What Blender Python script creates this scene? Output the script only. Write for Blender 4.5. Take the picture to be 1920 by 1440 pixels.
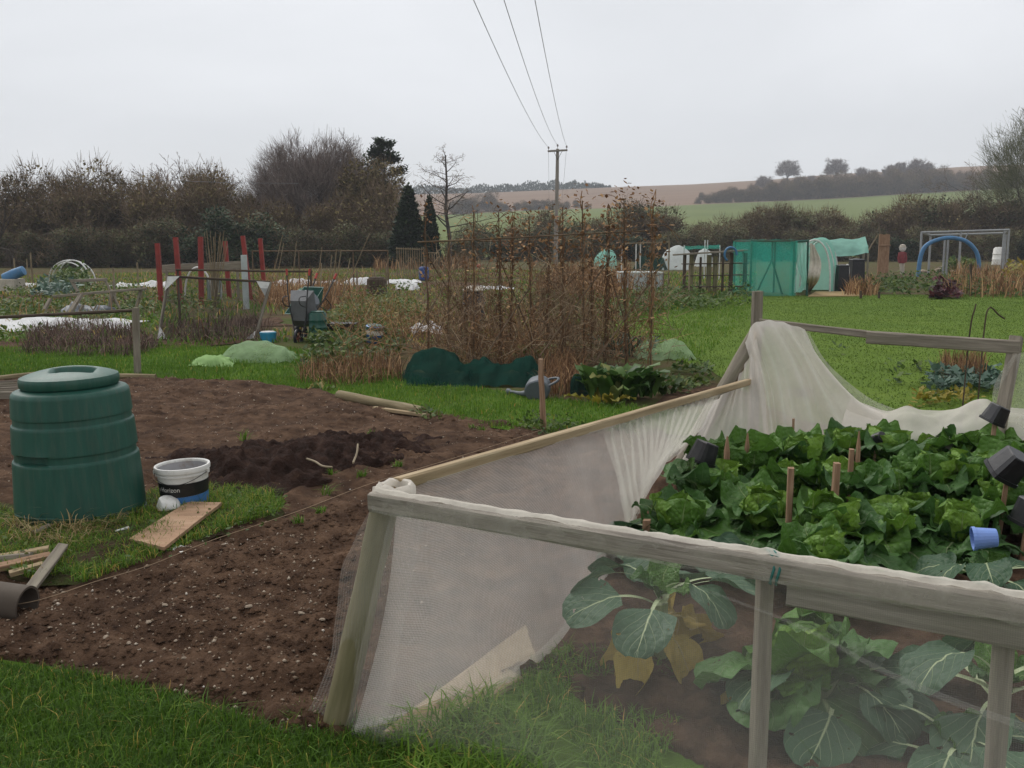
import bpy, math, random
import numpy as np
from mathutils import Vector, Matrix, noise as mnoise

for o in list(bpy.data.objects):
    bpy.data.objects.remove(o)
SC = bpy.context.scene
COL = SC.collection

# ------------------------------------------------------------------ camera
FPX, CAMH, PITCH = 1830.0, 1.6, math.radians(8.2)
cam = bpy.data.cameras.new('camera')
cam.sensor_width = 36.0
cam.lens = FPX / 1920 * 36.0
cam.clip_start = 0.05
cam.clip_end = 6000
camo = bpy.data.objects.new('camera', cam)
camo.location = (0, 0, CAMH)
camo.rotation_euler = (math.pi / 2 - PITCH, 0, 0)
COL.objects.link(camo)
SC.camera = camo

# ------------------------------------------------------------------ world: overcast sky
W = bpy.data.worlds.new('World')
SC.world = W
W.use_nodes = True
wn, wl = W.node_tree.nodes, W.node_tree.links
wn.clear()
SUN_EL, SUN_AZ = math.radians(48), math.radians(-35)
sky = wn.new('ShaderNodeTexSky')
sky.sky_type = 'NISHITA'
sky.sun_disc = False
sky.sun_elevation = SUN_EL
sky.sun_rotation = SUN_AZ
bgs = wn.new('ShaderNodeBackground')
bgs.inputs[1].default_value = 0.08
wl.new(sky.outputs[0], bgs.inputs[0])
tc = wn.new('ShaderNodeTexCoord')
mp = wn.new('ShaderNodeMapping')
mp.inputs['Scale'].default_value = (1.0, 1.0, 3.2)
wl.new(tc.outputs['Generated'], mp.inputs[0])
nz = wn.new('ShaderNodeTexNoise')
nz.inputs['Scale'].default_value = 1.7
nz.inputs['Detail'].default_value = 5
nz.inputs['Roughness'].default_value = 0.5
nz.inputs['Distortion'].default_value = 0.4
wl.new(mp.outputs[0], nz.inputs['Vector'])
cr = wn.new('ShaderNodeValToRGB')
cr.color_ramp.elements[0].position = 0.25
cr.color_ramp.elements[0].color = (0.475, 0.485, 0.50, 1)
cr.color_ramp.elements[1].position = 0.78
cr.color_ramp.elements[1].color = (0.67, 0.677, 0.695, 1)
wl.new(nz.outputs[0], cr.inputs[0])
bgc = wn.new('ShaderNodeBackground')
bgc.inputs[1].default_value = 1.0
wl.new(cr.outputs[0], bgc.inputs[0])
mx = wn.new('ShaderNodeMixShader')
mx.inputs[0].default_value = 0.94
wl.new(bgs.outputs[0], mx.inputs[1])
wl.new(bgc.outputs[0], mx.inputs[2])
wo = wn.new('ShaderNodeOutputWorld')
wl.new(mx.outputs[0], wo.inputs[0])

sl = bpy.data.lights.new('sun', 'SUN')
sl.energy = 1.45
sl.angle = math.radians(40)
sl.color = (1.0, 0.97, 0.93)
so = bpy.data.objects.new('sun', sl)
COL.objects.link(so)
sd = Vector((math.sin(SUN_AZ) * math.cos(SUN_EL), math.cos(SUN_AZ) * math.cos(SUN_EL), math.sin(SUN_EL)))
so.rotation_euler = (-sd).to_track_quat('-Z', 'Y').to_euler()
so.location = (0, 0, 30)

SC.view_settings.view_transform = 'Standard'
SC.view_settings.look = 'None'
SC.view_settings.exposure = 0.68
SC.view_settings.gamma = 1.0
SC.view_settings.use_curve_mapping = False
SC.render.engine = 'CYCLES'
SC.cycles.use_denoising = True
SC.cycles.max_bounces = 6
SC.cycles.diffuse_bounces = 3
SC.cycles.transparent_max_bounces = 24
SC.cycles.volume_bounces = 0
SC.cycles.volume_max_steps = 64
try:
    SC.cycles.denoiser = 'OPENIMAGEDENOISE'
except Exception:
    pass

# ------------------------------------------------------------------ projection helpers (photo pixel -> place in the world)
_fw = Vector((0, math.cos(PITCH), -math.sin(PITCH)))
_up = Vector((0, math.sin(PITCH), math.cos(PITCH)))


def ray(px, py):
    return Vector((1, 0, 0)) * ((px - 960) / FPX) + _up * ((720 - py) / FPX) + _fw


def G(px, py, z=0.0):
    d = ray(px, py)
    t = (z - CAMH) / d.z
    return Vector((d.x * t, d.y * t, z))


def at(px, py, Y):
    d = ray(px, py)
    t = Y / d.y
    return Vector((d.x * t, Y, CAMH + d.z * t))


RNG = np.random.default_rng(7)
random.seed(5)
U = random.uniform

# ------------------------------------------------------------------ materials
MATS = {}


def newmat(name):
    m = bpy.data.materials.new(name)
    m.use_nodes = True
    n, l = m.node_tree.nodes, m.node_tree.links
    n.clear()
    out = n.new('ShaderNodeOutputMaterial')
    MATS[name] = m
    return m, n, l, out


def c4(c):
    return (c[0], c[1], c[2], 1)


def ramp(n, stops):
    r = n.new('ShaderNodeValToRGB')
    e = r.color_ramp.elements
    while len(e) < len(stops):
        e.new(0.5)
    for i, (p, c) in enumerate(stops):
        e[i].position = p
        e[i].color = c4(c)
    return r


def surf(name, stops, scale=8, rough=0.85, bump=0.3, detail=7, stretch=(1, 1, 1), spec=0.25, bscale=None, bdist=0.02,
         coord='Object', dirt=None, objvar=0.0):
    """noise-coloured surface with fine relief; dirt = (colour, amount, scale)"""
    m, n, l, out = newmat(name)
    p = n.new('ShaderNodeBsdfPrincipled')
    l.new(p.outputs[0], out.inputs[0])
    p.inputs['Roughness'].default_value = rough
    p.inputs['Specular IOR Level'].default_value = spec
    t = n.new('ShaderNodeTexCoord')
    mpn = n.new('ShaderNodeMapping')
    mpn.inputs['Scale'].default_value = stretch
    l.new(t.outputs[coord], mpn.inputs[0])
    vec = mpn.outputs[0]
    if objvar:
        oi = n.new('ShaderNodeObjectInfo')
        ad = n.new('ShaderNodeVectorMath')
        ad.operation = 'ADD'
        ml = n.new('ShaderNodeMath')
        ml.operation = 'MULTIPLY'
        ml.inputs[1].default_value = 37.0
        l.new(oi.outputs['Random'], ml.inputs[0])
        l.new(vec, ad.inputs[0])
        l.new(ml.outputs[0], ad.inputs[1])
        vec = ad.outputs[0]
    nn = n.new('ShaderNodeTexNoise')
    nn.inputs['Scale'].default_value = scale
    nn.inputs['Detail'].default_value = detail
    nn.inputs['Roughness'].default_value = 0.6
    l.new(vec, nn.inputs['Vector'])
    r = ramp(n, stops)
    l.new(nn.outputs[0], r.inputs[0])
    colour = r.outputs[0]
    if dirt:
        dn = n.new('ShaderNodeTexNoise')
        dn.inputs['Scale'].default_value = dirt[2]
        dn.inputs['Detail'].default_value = 8
        dn.inputs['Roughness'].default_value = 0.7
        l.new(vec, dn.inputs['Vector'])
        dr = ramp(n, [(0.48, (0, 0, 0)), (0.72, (dirt[1],) * 3)])
        l.new(dn.outputs[0], dr.inputs[0])
        mm = n.new('ShaderNodeMix')
        mm.data_type = 'RGBA'
        l.new(dr.outputs[0], mm.inputs['Factor'])
        l.new(colour, mm.inputs['A'])
        mm.inputs['B'].default_value = c4(dirt[0])
        colour = mm.outputs['Result']
    l.new(colour, p.inputs['Base Color'])
    if bump:
        bn = n.new('ShaderNodeTexNoise')
        bn.inputs['Scale'].default_value = bscale or scale * 2.5
        bn.inputs['Detail'].default_value = 8
        bn.inputs['Roughness'].default_value = 0.65
        l.new(vec, bn.inputs['Vector'])
        b = n.new('ShaderNodeBump')
        b.inputs['Strength'].default_value = bump
        b.inputs['Distance'].default_value = bdist
        l.new(bn.outputs[0], b.inputs['Height'])
        l.new(b.outputs[0], p.inputs['Normal'])
    return m


def tintmat(name, stops, rough=0.7, trans=0.3, spec=0.2, objvar=0.0):
    """plant material: each blade/leaf/twig carries its own 'tint' value"""
    m, n, l, out = newmat(name)
    a = n.new('ShaderNodeAttribute')
    a.attribute_name = 'tint'
    fac = a.outputs['Fac']
    if objvar:
        oi = n.new('ShaderNodeObjectInfo')
        ma = n.new('ShaderNodeMath')
        ma.operation = 'MULTIPLY_ADD'
        ma.inputs[1].default_value = objvar
        l.new(oi.outputs['Random'], ma.inputs[0])
        l.new(fac, ma.inputs[2])
        mb_ = n.new('ShaderNodeMath')
        mb_.operation = 'SUBTRACT'
        mb_.inputs[1].default_value = objvar / 2
        l.new(ma.outputs[0], mb_.inputs[0])
        fac = mb_.outputs[0]
    r = ramp(n, stops)
    l.new(fac, r.inputs[0])
    p = n.new('ShaderNodeBsdfPrincipled')
    p.inputs['Roughness'].default_value = rough
    p.inputs['Specular IOR Level'].default_value = spec
    l.new(r.outputs[0], p.inputs['Base Color'])
    if trans:
        tr = n.new('ShaderNodeBsdfTranslucent')
        l.new(r.outputs[0], tr.inputs[0])
        x = n.new('ShaderNodeMixShader')
        x.inputs[0].default_value = trans
        l.new(p.outputs[0], x.inputs[1])
        l.new(tr.outputs[0], x.inputs[2])
        l.new(x.outputs[0], out.inputs[0])
    else:
        l.new(p.outputs[0], out.inputs[0])
    return m


def netmat(name, col, cover, var=0.12, scale=3.0, trans=0.45, specks=0.0, weave=0.0):
    """woven mesh: threads (diffuse + translucent) over open holes (transparent)"""
    m, n, l, out = newmat(name)
    t = n.new('ShaderNodeTexCoord')
    nn = n.new('ShaderNodeTexNoise')
    nn.inputs['Scale'].default_value = scale
    nn.inputs['Detail'].default_value = 6
    nn.inputs['Roughness'].default_value = 0.65
    l.new(t.outputs['Object'], nn.inputs['Vector'])
    mr = n.new('ShaderNodeMapRange')
    mr.inputs['From Min'].default_value = 0.3
    mr.inputs['From Max'].default_value = 0.7
    mr.inputs['To Min'].default_value = max(0, cover - var)
    mr.inputs['To Max'].default_value = min(1, cover + var)
    l.new(nn.outputs[0], mr.inputs['Value'])
    d = n.new('ShaderNodeBsdfDiffuse')
    d.inputs[0].default_value = c4(col)
    tl = n.new('ShaderNodeBsdfTranslucent')
    tl.inputs[0].default_value = c4(col)
    x = n.new('ShaderNodeMixShader')
    x.inputs[0].default_value = trans
    l.new(d.outputs[0], x.inputs[1])
    l.new(tl.outputs[0], x.inputs[2])
    tp = n.new('ShaderNodeBsdfTransparent')
    y = n.new('ShaderNodeMixShader')
    fac = mr.outputs[0]
    if weave:
        uvn = n.new('ShaderNodeUVMap')
        uvn.uv_map = 'UVMap'
        s2 = n.new('ShaderNodeSeparateXYZ')
        l.new(uvn.outputs[0], s2.inputs[0])
        prod = None
        for k_ in (0, 1):
            m1 = n.new('ShaderNodeMath')
            m1.operation = 'MULTIPLY'
            m1.inputs[1].default_value = 6.283 / 0.0052
            l.new(s2.outputs[k_], m1.inputs[0])
            m2 = n.new('ShaderNodeMath')
            m2.operation = 'SINE'
            l.new(m1.outputs[0], m2.inputs[0])
            if prod is None:
                prod = m2.outputs[0]
            else:
                m3 = n.new('ShaderNodeMath')
                m3.operation = 'ADD'
                l.new(prod, m3.inputs[0])
                l.new(m2.outputs[0], m3.inputs[1])
                prod = m3.outputs[0]
        m4 = n.new('ShaderNodeMath')
        m4.operation = 'MULTIPLY_ADD'
        m4.use_clamp = True
        m4.inputs[1].default_value = weave
        l.new(prod, m4.inputs[0])
        l.new(fac, m4.inputs[2])
        fac = m4.outputs[0]
    if specks:
        sn = n.new('ShaderNodeTexNoise')
        sn.inputs['Scale'].default_value = 60
        sn.inputs['Detail'].default_value = 3
        l.new(t.outputs['Object'], sn.inputs['Vector'])
        sr = n.new('ShaderNodeMapRange')
        sr.inputs['From Min'].default_value = 0.62
        sr.inputs['From Max'].default_value = 0.75
        sr.inputs['To Max'].default_value = specks
        l.new(sn.outputs[0], sr.inputs['Value'])
        ad = n.new('ShaderNodeMath')
        ad.operation = 'ADD'
        ad.use_clamp = True
        l.new(fac, ad.inputs[0])
        l.new(sr.outputs[0], ad.inputs[1])
        fac = ad.outputs[0]
    l.new(fac, y.inputs[0])
    l.new(tp.outputs[0], y.inputs[1])
    l.new(x.outputs[0], y.inputs[2])
    l.new(y.outputs[0], out.inputs[0])
    return m


def leafmat(name, dark, light, vein, crinkle=0.5):
    """brassica leaf: pale midrib and side veins drawn from the leaf's own UV, puckered blade"""
    m, n, l, out = newmat(name)
    uv = n.new('ShaderNodeUVMap')
    uv.uv_map = 'UVMap'
    sp = n.new('ShaderNodeSeparateXYZ')
    l.new(uv.outputs[0], sp.inputs[0])

    def math_(op, a, b=None, clamp=False):
        q = n.new('ShaderNodeMath')
        q.operation = op
        q.use_clamp = clamp
        for i, v in enumerate((a, b)):
            if v is None:
                continue
            if isinstance(v, (int, float)):
                q.inputs[i].default_value = v
            else:
                l.new(v, q.inputs[i])
        return q.outputs[0]

    u, v = sp.outputs[0], sp.outputs[1]
    va = math_('ABSOLUTE', math_('SUBTRACT', v, 0.5))
    mid = math_('SUBTRACT', 1.0, math_('DIVIDE', va, math_('ADD', math_('MULTIPLY', math_('SUBTRACT', 1.0, u), 0.05), 0.006)), True)
    # side veins sweep forward from the midrib
    ph = math_('FRACT', math_('SUBTRACT', math_('MULTIPLY', u, 7.0), math_('MULTIPLY', va, 6.0)))
    sv = math_('ABSOLUTE', math_('SUBTRACT', ph, 0.5))
    side = math_('SUBTRACT', 1.0, math_('DIVIDE', sv, math_('MULTIPLY', math_('SUBTRACT', 0.56, va), 0.14)), True)
    side = math_('MULTIPLY', side, 0.5)
    vv = math_('MAXIMUM', math_('MULTIPLY', mid, 1.5, True), side, True)
    t = n.new('ShaderNodeTexCoord')
    oi = n.new('ShaderNodeObjectInfo')
    nn = n.new('ShaderNodeTexNoise')
    nn.inputs['Scale'].default_value = 9
    nn.inputs['Detail'].default_value = 5
    l.new(t.outputs['Object'], nn.inputs['Vector'])
    fac = math_('ADD', math_('MULTIPLY', nn.outputs[0], 0.8), math_('MULTIPLY', oi.outputs['Random'], 0.6))
    fac = math_('SUBTRACT', fac, 0.25, True)
    mix = n.new('ShaderNodeMix')
    mix.data_type = 'RGBA'
    l.new(fac, mix.inputs['Factor'])
    mix.inputs['A'].default_value = c4(dark)
    mix.inputs['B'].default_value = c4(light)
    mix2 = n.new('ShaderNodeMix')
    mix2.data_type = 'RGBA'
    l.new(vv, mix2.inputs['Factor'])
    l.new(mix.outputs['Result'], mix2.inputs['A'])
    mix2.inputs['B'].default_value = c4(vein)
    p = n.new('ShaderNodeBsdfPrincipled')
    p.inputs['Roughness'].default_value = 0.5
    p.inputs['Specular IOR Level'].default_value = 0.25
    l.new(mix2.outputs['Result'], p.inputs['Base Color'])
    vo = n.new('ShaderNodeTexVoronoi')
    vo.inputs['Scale'].default_value = 42
    l.new(t.outputs['Object'], vo.inputs['Vector'])
    hh = math_('ADD', math_('MULTIPLY', vv, -0.6), math_('MULTIPLY', vo.outputs['Distance'], -0.8))
    b = n.new('ShaderNodeBump')
    b.inputs['Strength'].default_value = crinkle
    b.inputs['Distance'].default_value = 0.012
    l.new(hh, b.inputs['Height'])
    l.new(b.outputs[0], p.inputs['Normal'])
    tr = n.new('ShaderNodeBsdfTranslucent')
    l.new(mix2.outputs['Result'], tr.inputs[0])
    x = n.new('ShaderNodeMixShader')
    x.inputs[0].default_value = 0.22
    l.new(p.outputs[0], x.inputs[1])
    l.new(tr.outputs[0], x.inputs[2])
    # slug holes eaten through the blade
    hn = n.new('ShaderNodeTexNoise')
    hn.inputs['Scale'].default_value = 26
    hn.inputs['Detail'].default_value = 2
    l.new(t.outputs['Object'], hn.inputs['Vector'])
    hole = math_('MULTIPLY', math_('GREATER_THAN', hn.outputs[0], 0.70), math_('LESS_THAN', vv, 0.3))
    tp = n.new('ShaderNodeBsdfTransparent')
    hx = n.new('ShaderNodeMixShader')
    l.new(hole, hx.inputs[0])
    l.new(x.outputs[0], hx.inputs[1])
    l.new(tp.outputs[0], hx.inputs[2])
    l.new(hx.outputs[0], out.inputs[0])
    return m


def plain(name, c, rough=0.5, spec=0.4, var=0.25, scale=6, dirt=(0.12, 0.10, 0.08), dirty=0.35, bump=0.05, metal=0.0):
    """manufactured surface: colour, grime patches, scuffed relief"""
    d = tuple(x * (1 - var) for x in c)
    m = surf(name, [(0.3, d), (0.7, c)], scale=scale, rough=rough, bump=bump, spec=spec, dirt=(dirt, dirty, scale * 1.3))
    for nd in m.node_tree.nodes:
        if nd.type == 'BSDF_PRINCIPLED':
            nd.inputs['Metallic'].default_value = metal
    return m


# ------------------------------------------------------------------ mesh building
def noise3(x, y, z=0.0):
    return mnoise.noise(Vector((x, y, z)))


class MB:
    def __init__(self):
        self.v, self.f = [], []

    def add(self, vs, fs):
        b = len(self.v)
        self.v += [tuple(x) for x in vs]
        self.f += [tuple(i + b for i in q) for q in fs]

    def box(self, c, s, rot=None, jit=0.0):
        c = Vector(c)
        vs = []
        for dz in (-.5, .5):
            for dy in (-.5, .5):
                for dx in (-.5, .5):
                    q = Vector((dx * s[0], dy * s[1], dz * s[2]))
                    if jit:
                        q += Vector((U(-jit, jit), U(-jit, jit), U(-jit, jit)))
                    if rot is not None:
                        q = rot @ q
                    vs.append(c + q)
        self.add(vs, [(0, 2, 3, 1), (4, 5, 7, 6), (0, 1, 5, 4), (2, 6, 7, 3), (0, 4, 6, 2), (1, 3, 7, 5)])

    def tube(self, path, rad, n=6, cap=True, flat=1.0):
        path = [Vector(p) for p in path]
        k = len(path)
        if not hasattr(rad, '__len__'):
            rad = [rad] * k
        b = len(self.v)
        prev = None
        for i, p in enumerate(path):
            d = (path[min(i + 1, k - 1)] - path[max(i - 1, 0)])
            d = d.normalized() if d.length > 1e-9 else Vector((0, 0, 1))
            if prev is None:
                a = d.orthogonal().normalized()
            else:
                a = (prev - d * prev.dot(d))
                a = a.normalized() if a.length > 1e-6 else d.orthogonal().normalized()
            prev = a
            c = d.cross(a)
            for j in range(n):
                th = 2 * math.pi * j / n
                self.v.append(tuple(p + (a * math.cos(th) + c * math.sin(th) * flat) * rad[i]))
        for i in range(k - 1):
            for j in range(n):
                j2 = (j + 1) % n
                self.f.append((b + i * n + j, b + i * n + j2, b + (i + 1) * n + j2, b + (i + 1) * n + j))
        if cap:
            self.f.append(tuple(b + j for j in range(n))[::-1])
            self.f.append(tuple(b + (k - 1) * n + j for j in range(n)))

    def lathe(self, prof, n=32, mod=None, close=True):
        b = len(self.v)
        k = len(prof)
        for i, (r, z) in enumerate(prof):
            for j in range(n):
                th = 2 * math.pi * j / n
                rr, zz = (r, z) if mod is None else mod(r, z, th)
                self.v.append((rr * math.cos(th), rr * math.sin(th), zz))
        for i in range(k - 1):
            for j in range(n):
                j2 = (j + 1) % n
                self.f.append((b + i * n + j, b + i * n + j2, b + (i + 1) * n + j2, b + (i + 1) * n + j))
        if close:
            self.f.append(tuple(b + (k - 1) * n + j for j in range(n)))

    def mesh(self, name, smooth=False):
        me = bpy.data.meshes.new(name)
        me.from_pydata(self.v, [], self.f)
        me.validate()
        if smooth:
            me.polygons.foreach_set('use_smooth', [True] * len(me.polygons))
            me.set_sharp_from_angle(angle=math.radians(38))
        return me

    def build(self, name, mat, parent=None, mw=None, smooth=False):
        return mk(name, self.mesh(name, smooth), mat, parent, mw)


WM = {}


def mk(name, me, mat, parent=None, mw=None):
    o = bpy.data.objects.new(name, me)
    if mat is not None and me is not None and len(me.materials) == 0:
        me.materials.append(mat if not isinstance(mat, str) else MATS[mat])
    COL.objects.link(o)
    mw = mw.copy() if mw is not None else Matrix()
    if parent is not None:
        o.parent = parent
        o.matrix_basis = WM[parent.name].inverted() @ mw
    else:
        o.matrix_basis = mw
    WM[o.name] = mw
    return o


def tag(o, label=None, cat=None, group=None, kind=None):
    if label:
        o['label'] = label
    if cat:
        o['category'] = cat
    if group:
        o['group'] = group
    if kind:
        o['kind'] = kind
    return o


def thing(name, label, cat, loc, group=None):
    o = mk(name, None, None, None, Matrix.Translation(Vector(loc)))
    o.empty_display_size = 0.1
    return tag(o, label, cat, group)


def kids(o):
    return [c for c in KIDS.get(o.name, [])]


KIDS = {}


def dup(root, mw, label=None, group=None):
    """copy of a thing with copies of its parts and sub-parts"""
    def rec(o, parent):
        c = o.copy()
        COL.objects.link(c)
        if parent is not None:
            c.parent = parent
        WM[c.name] = Matrix()
        for ch in [x for x in o.children]:
            rec(ch, c)
        return c
    r = rec(root, None)
    r.matrix_basis = mw
    WM[r.name] = mw.copy()
    if label:
        r['label'] = label
    if group:
        r['group'] = group
    return r


def TRS(loc, rz=0.0, s=1.0, rx=0.0, ry=0.0):
    sm = Matrix.Diagonal((s, s, s, 1)) if not hasattr(s, '__len__') else Matrix.Diagonal((s[0], s[1], s[2], 1))
    return Matrix.Translation(Vector(loc)) @ Matrix.Rotation(rz, 4, 'Z') @ Matrix.Rotation(ry, 4, 'Y') @ Matrix.Rotation(rx, 4, 'X') @ sm


def align(p, q, roll=0.0):
    """matrix with local Z running p -> q"""
    p, q = Vector(p), Vector(q)
    d = (q - p).normalized()
    return Matrix.Translation(p) @ d.to_track_quat('Z', 'Y').to_matrix().to_4x4() @ Matrix.Rotation(roll, 4, 'Z')


def spl(pts, n):
    """smooth resampling of a polyline"""
    pts = [Vector(p) for p in pts]
    if len(pts) == 2:
        return [pts[0].lerp(pts[1], i / (n - 1)) for i in range(n)]
    P_ = [pts[0] * 2 - pts[1]] + pts + [pts[-1] * 2 - pts[-2]]
    out = []
    m = len(pts) - 1
    for i in range(n):
        t = i / (n - 1) * m
        k = min(int(t), m - 1)
        t -= k
        a, b, c, d = P_[k:k + 4]
        out.append(0.5 * ((2 * b) + (c - a) * t + (2 * a - 5 * b + 4 * c - d) * t * t + (3 * b - a - 3 * c + d) * t ** 3))
    return out


def lumber(name, p, q, w, h, mat, parent=None, roll=0.0, wear=0.12, point=False, seg=6, label=None):
    """sawn timber from p to q, edges worn and slightly uneven"""
    L = (Vector(q) - Vector(p)).length
    mb = MB()
    sd_ = U(0, 99)
    bev = min(w, h) * 0.14
    prof = [(-w / 2 + bev, -h / 2), (w / 2 - bev, -h / 2), (w / 2, -h / 2 + bev), (w / 2, h / 2 - bev), (w / 2 - bev, h / 2), (-w / 2 + bev, h / 2), (-w / 2, h / 2 - bev), (-w / 2, -h / 2 + bev)]
    vs = []
    for i in range(seg + 1):
        z = L * i / seg
        k = 1 - (0.75 if point and i == seg else 0)
        for j, (x, y) in enumerate(prof):
            e = 1 + wear * noise3(sd_ + z * 4, j * 0.7, 3)
            vs.append((x * e * k + wear * w * .35 * noise3(z * 1.3, sd_), y * e * k + wear * h * .35 * noise3(sd_, z * 1.3), z + (U(-.25, .25) * wear * w if i in (0, seg) else 0)))
    fs = []
    for i in range(seg):
        for j in range(8):
            fs.append((i * 8 + j, i * 8 + (j + 1) % 8, (i + 1) * 8 + (j + 1) % 8, (i + 1) * 8 + j))
    fs += [tuple(range(7, -1, -1)), tuple(seg * 8 + j for j in range(8))]
    mb.add(vs, fs)
    o = mb.build(name, mat, parent, align(p, q, roll))
    if label:
        o['label'] = label
    return o


def pole(name, p, q, r0, r1, mat, parent=None, n=8, wob=0.05, seg=5, smooth=True):
    """round pole, cane or branch from p to q"""
    L = (Vector(q) - Vector(p)).length
    sd_ = U(0, 99)
    path, rr = [], []
    for i in range(seg + 1):
        t = i / seg
        e = math.sin(t * math.pi) * wob * L * 0.15 if 0 < i < seg else 0
        path.append((e * noise3(sd_, t * 2.1), e * noise3(t * 2.1, sd_), L * t))
        rr.append((r0 + (r1 - r0) * t) * (1 + 0.12 * noise3(sd_ + t * 5, 1.3)))
    mb = MB()
    mb.tube(path, rr, n)
    return mb.build(name, mat, parent, align(p, q), smooth)


def npmesh(name, V, Fq, mat, tint=None, parent=None, mw=None, smooth=False, uv=None):
    """fast mesh from arrays: V (N,3), Fq (M,k)"""
    me = bpy.data.meshes.new(name)
    V = np.ascontiguousarray(V, dtype=np.float32)
    Fq = np.ascontiguousarray(Fq, dtype=np.int32)
    M_, k = Fq.shape
    me.vertices.add(len(V))
    me.vertices.foreach_set('co', V.ravel())
    me.loops.add(M_ * k)
    me.loops.foreach_set('vertex_index', Fq.ravel())
    me.polygons.add(M_)
    me.polygons.foreach_set('loop_start', np.arange(0, M_ * k, k, dtype=np.int32))
    me.polygons.foreach_set('loop_total', np.full(M_, k, dtype=np.int32))
    if smooth:
        me.polygons.foreach_set('use_smooth', np.ones(M_, dtype=bool))
    if tint is not None:
        a = me.attributes.new('tint', 'FLOAT', 'POINT')
        a.data.foreach_set('value', np.ascontiguousarray(tint, dtype=np.float32))
    if uv is not None:
        lay = me.uv_layers.new(name='UVMap')
        lay.data.foreach_set('uv', np.ascontiguousarray(uv[Fq.ravel()], dtype=np.float32).ravel())
    me.update(calc_edges=True)
    if isinstance(mat, bpy.types.Material):
        me.materials.append(mat)
    elif mat:
        me.materials.append(MATS[mat])
    if name.startswith('_'):
        return me
    return mk(name, me, None, parent, mw)


def blade_arrays(P_, h, w, lean, tint, rng=RNG, curl=0.6, droop=0.0):
    """grass blades: 5-vertex curved strips. P_ (N,3)"""
    N = len(P_)
    az = rng.uniform(0, 2 * np.pi, N)
    fa = az + np.pi / 2 + rng.normal(0, .3, N)
    ld = np.stack([np.cos(az), np.sin(az), np.zeros(N)], 1)
    wd = np.stack([np.cos(fa), np.sin(fa), np.zeros(N)], 1)
    h = np.broadcast_to(h, N)[:, None]
    w = np.broadcast_to(w, N)[:, None]
    lean = np.broadcast_to(lean, N)[:, None]
    up = np.array([[0, 0, 1.0]])
    mid = P_ + up * h * 0.55 * (1 - 0.3 * lean ** 2) + ld * h * lean * 0.3
    tip = P_ + up * h * (1 - 0.55 * lean ** 1.5 * (1 + droop)) + ld * h * lean * (0.75 + curl * 0.4)
    V = np.stack([P_ - wd * w / 2, P_ + wd * w / 2, mid - wd * w * .4, mid + wd * w * .4, tip], 1).reshape(-1, 3)
    b = np.arange(N)[:, None] * 5
    F3 = np.concatenate([b + np.array([[0, 1, 3]]), b + np.array([[0, 3, 2]]), b + np.array([[2, 3, 4]])], 0)
    return V, F3, np.repeat(np.broadcast_to(tint, N), 5)


def inpoly(x, y, poly):
    x, y = np.asarray(x), np.asarray(y)
    ins = np.zeros(x.shape, bool)
    n = len(poly)
    for i in range(n):
        x1, y1 = poly[i][0], poly[i][1]
        x2, y2 = poly[(i + 1) % n][0], poly[(i + 1) % n][1]
        c = ((y1 > y) != (y2 > y)) & (x < (x2 - x1) * (y - y1) / (y2 - y1 + 1e-12) + x1)
        ins ^= c
    return ins


def gpoly(pp):
    return [(G(a, b).x, G(a, b).y) for a, b in pp]


def scatter(poly, dens, rng=RNG, cap=200000):
    xs = [p[0] for p in poly]
    ys = [p[1] for p in poly]
    A = (max(xs) - min(xs)) * (max(ys) - min(ys))
    N = int(min(A * dens, cap))
    x = rng.uniform(min(xs), max(xs), N)
    y = rng.uniform(min(ys), max(ys), N)
    k = inpoly(x, y, poly)
    return np.stack([x[k], y[k]], 1)


def vnoise(x, y, s, seed=0):
    """cheap smooth value noise on arrays"""
    x, y = np.asarray(x) * s + seed * 17.3, np.asarray(y) * s + seed * 9.1
    xi, yi = np.floor(x).astype(int), np.floor(y).astype(int)
    fx, fy = x - xi, y - yi
    fx, fy = fx * fx * (3 - 2 * fx), fy * fy * (3 - 2 * fy)

    def hsh(a, b):
        q = np.sin(a * 127.1 + b * 311.7 + seed * 7.7) * 43758.5453
        return q - np.floor(q)
    return (hsh(xi, yi) * (1 - fx) + hsh(xi + 1, yi) * fx) * (1 - fy) + (hsh(xi, yi + 1) * (1 - fx) + hsh(xi + 1, yi + 1) * fx) * fy


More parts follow.
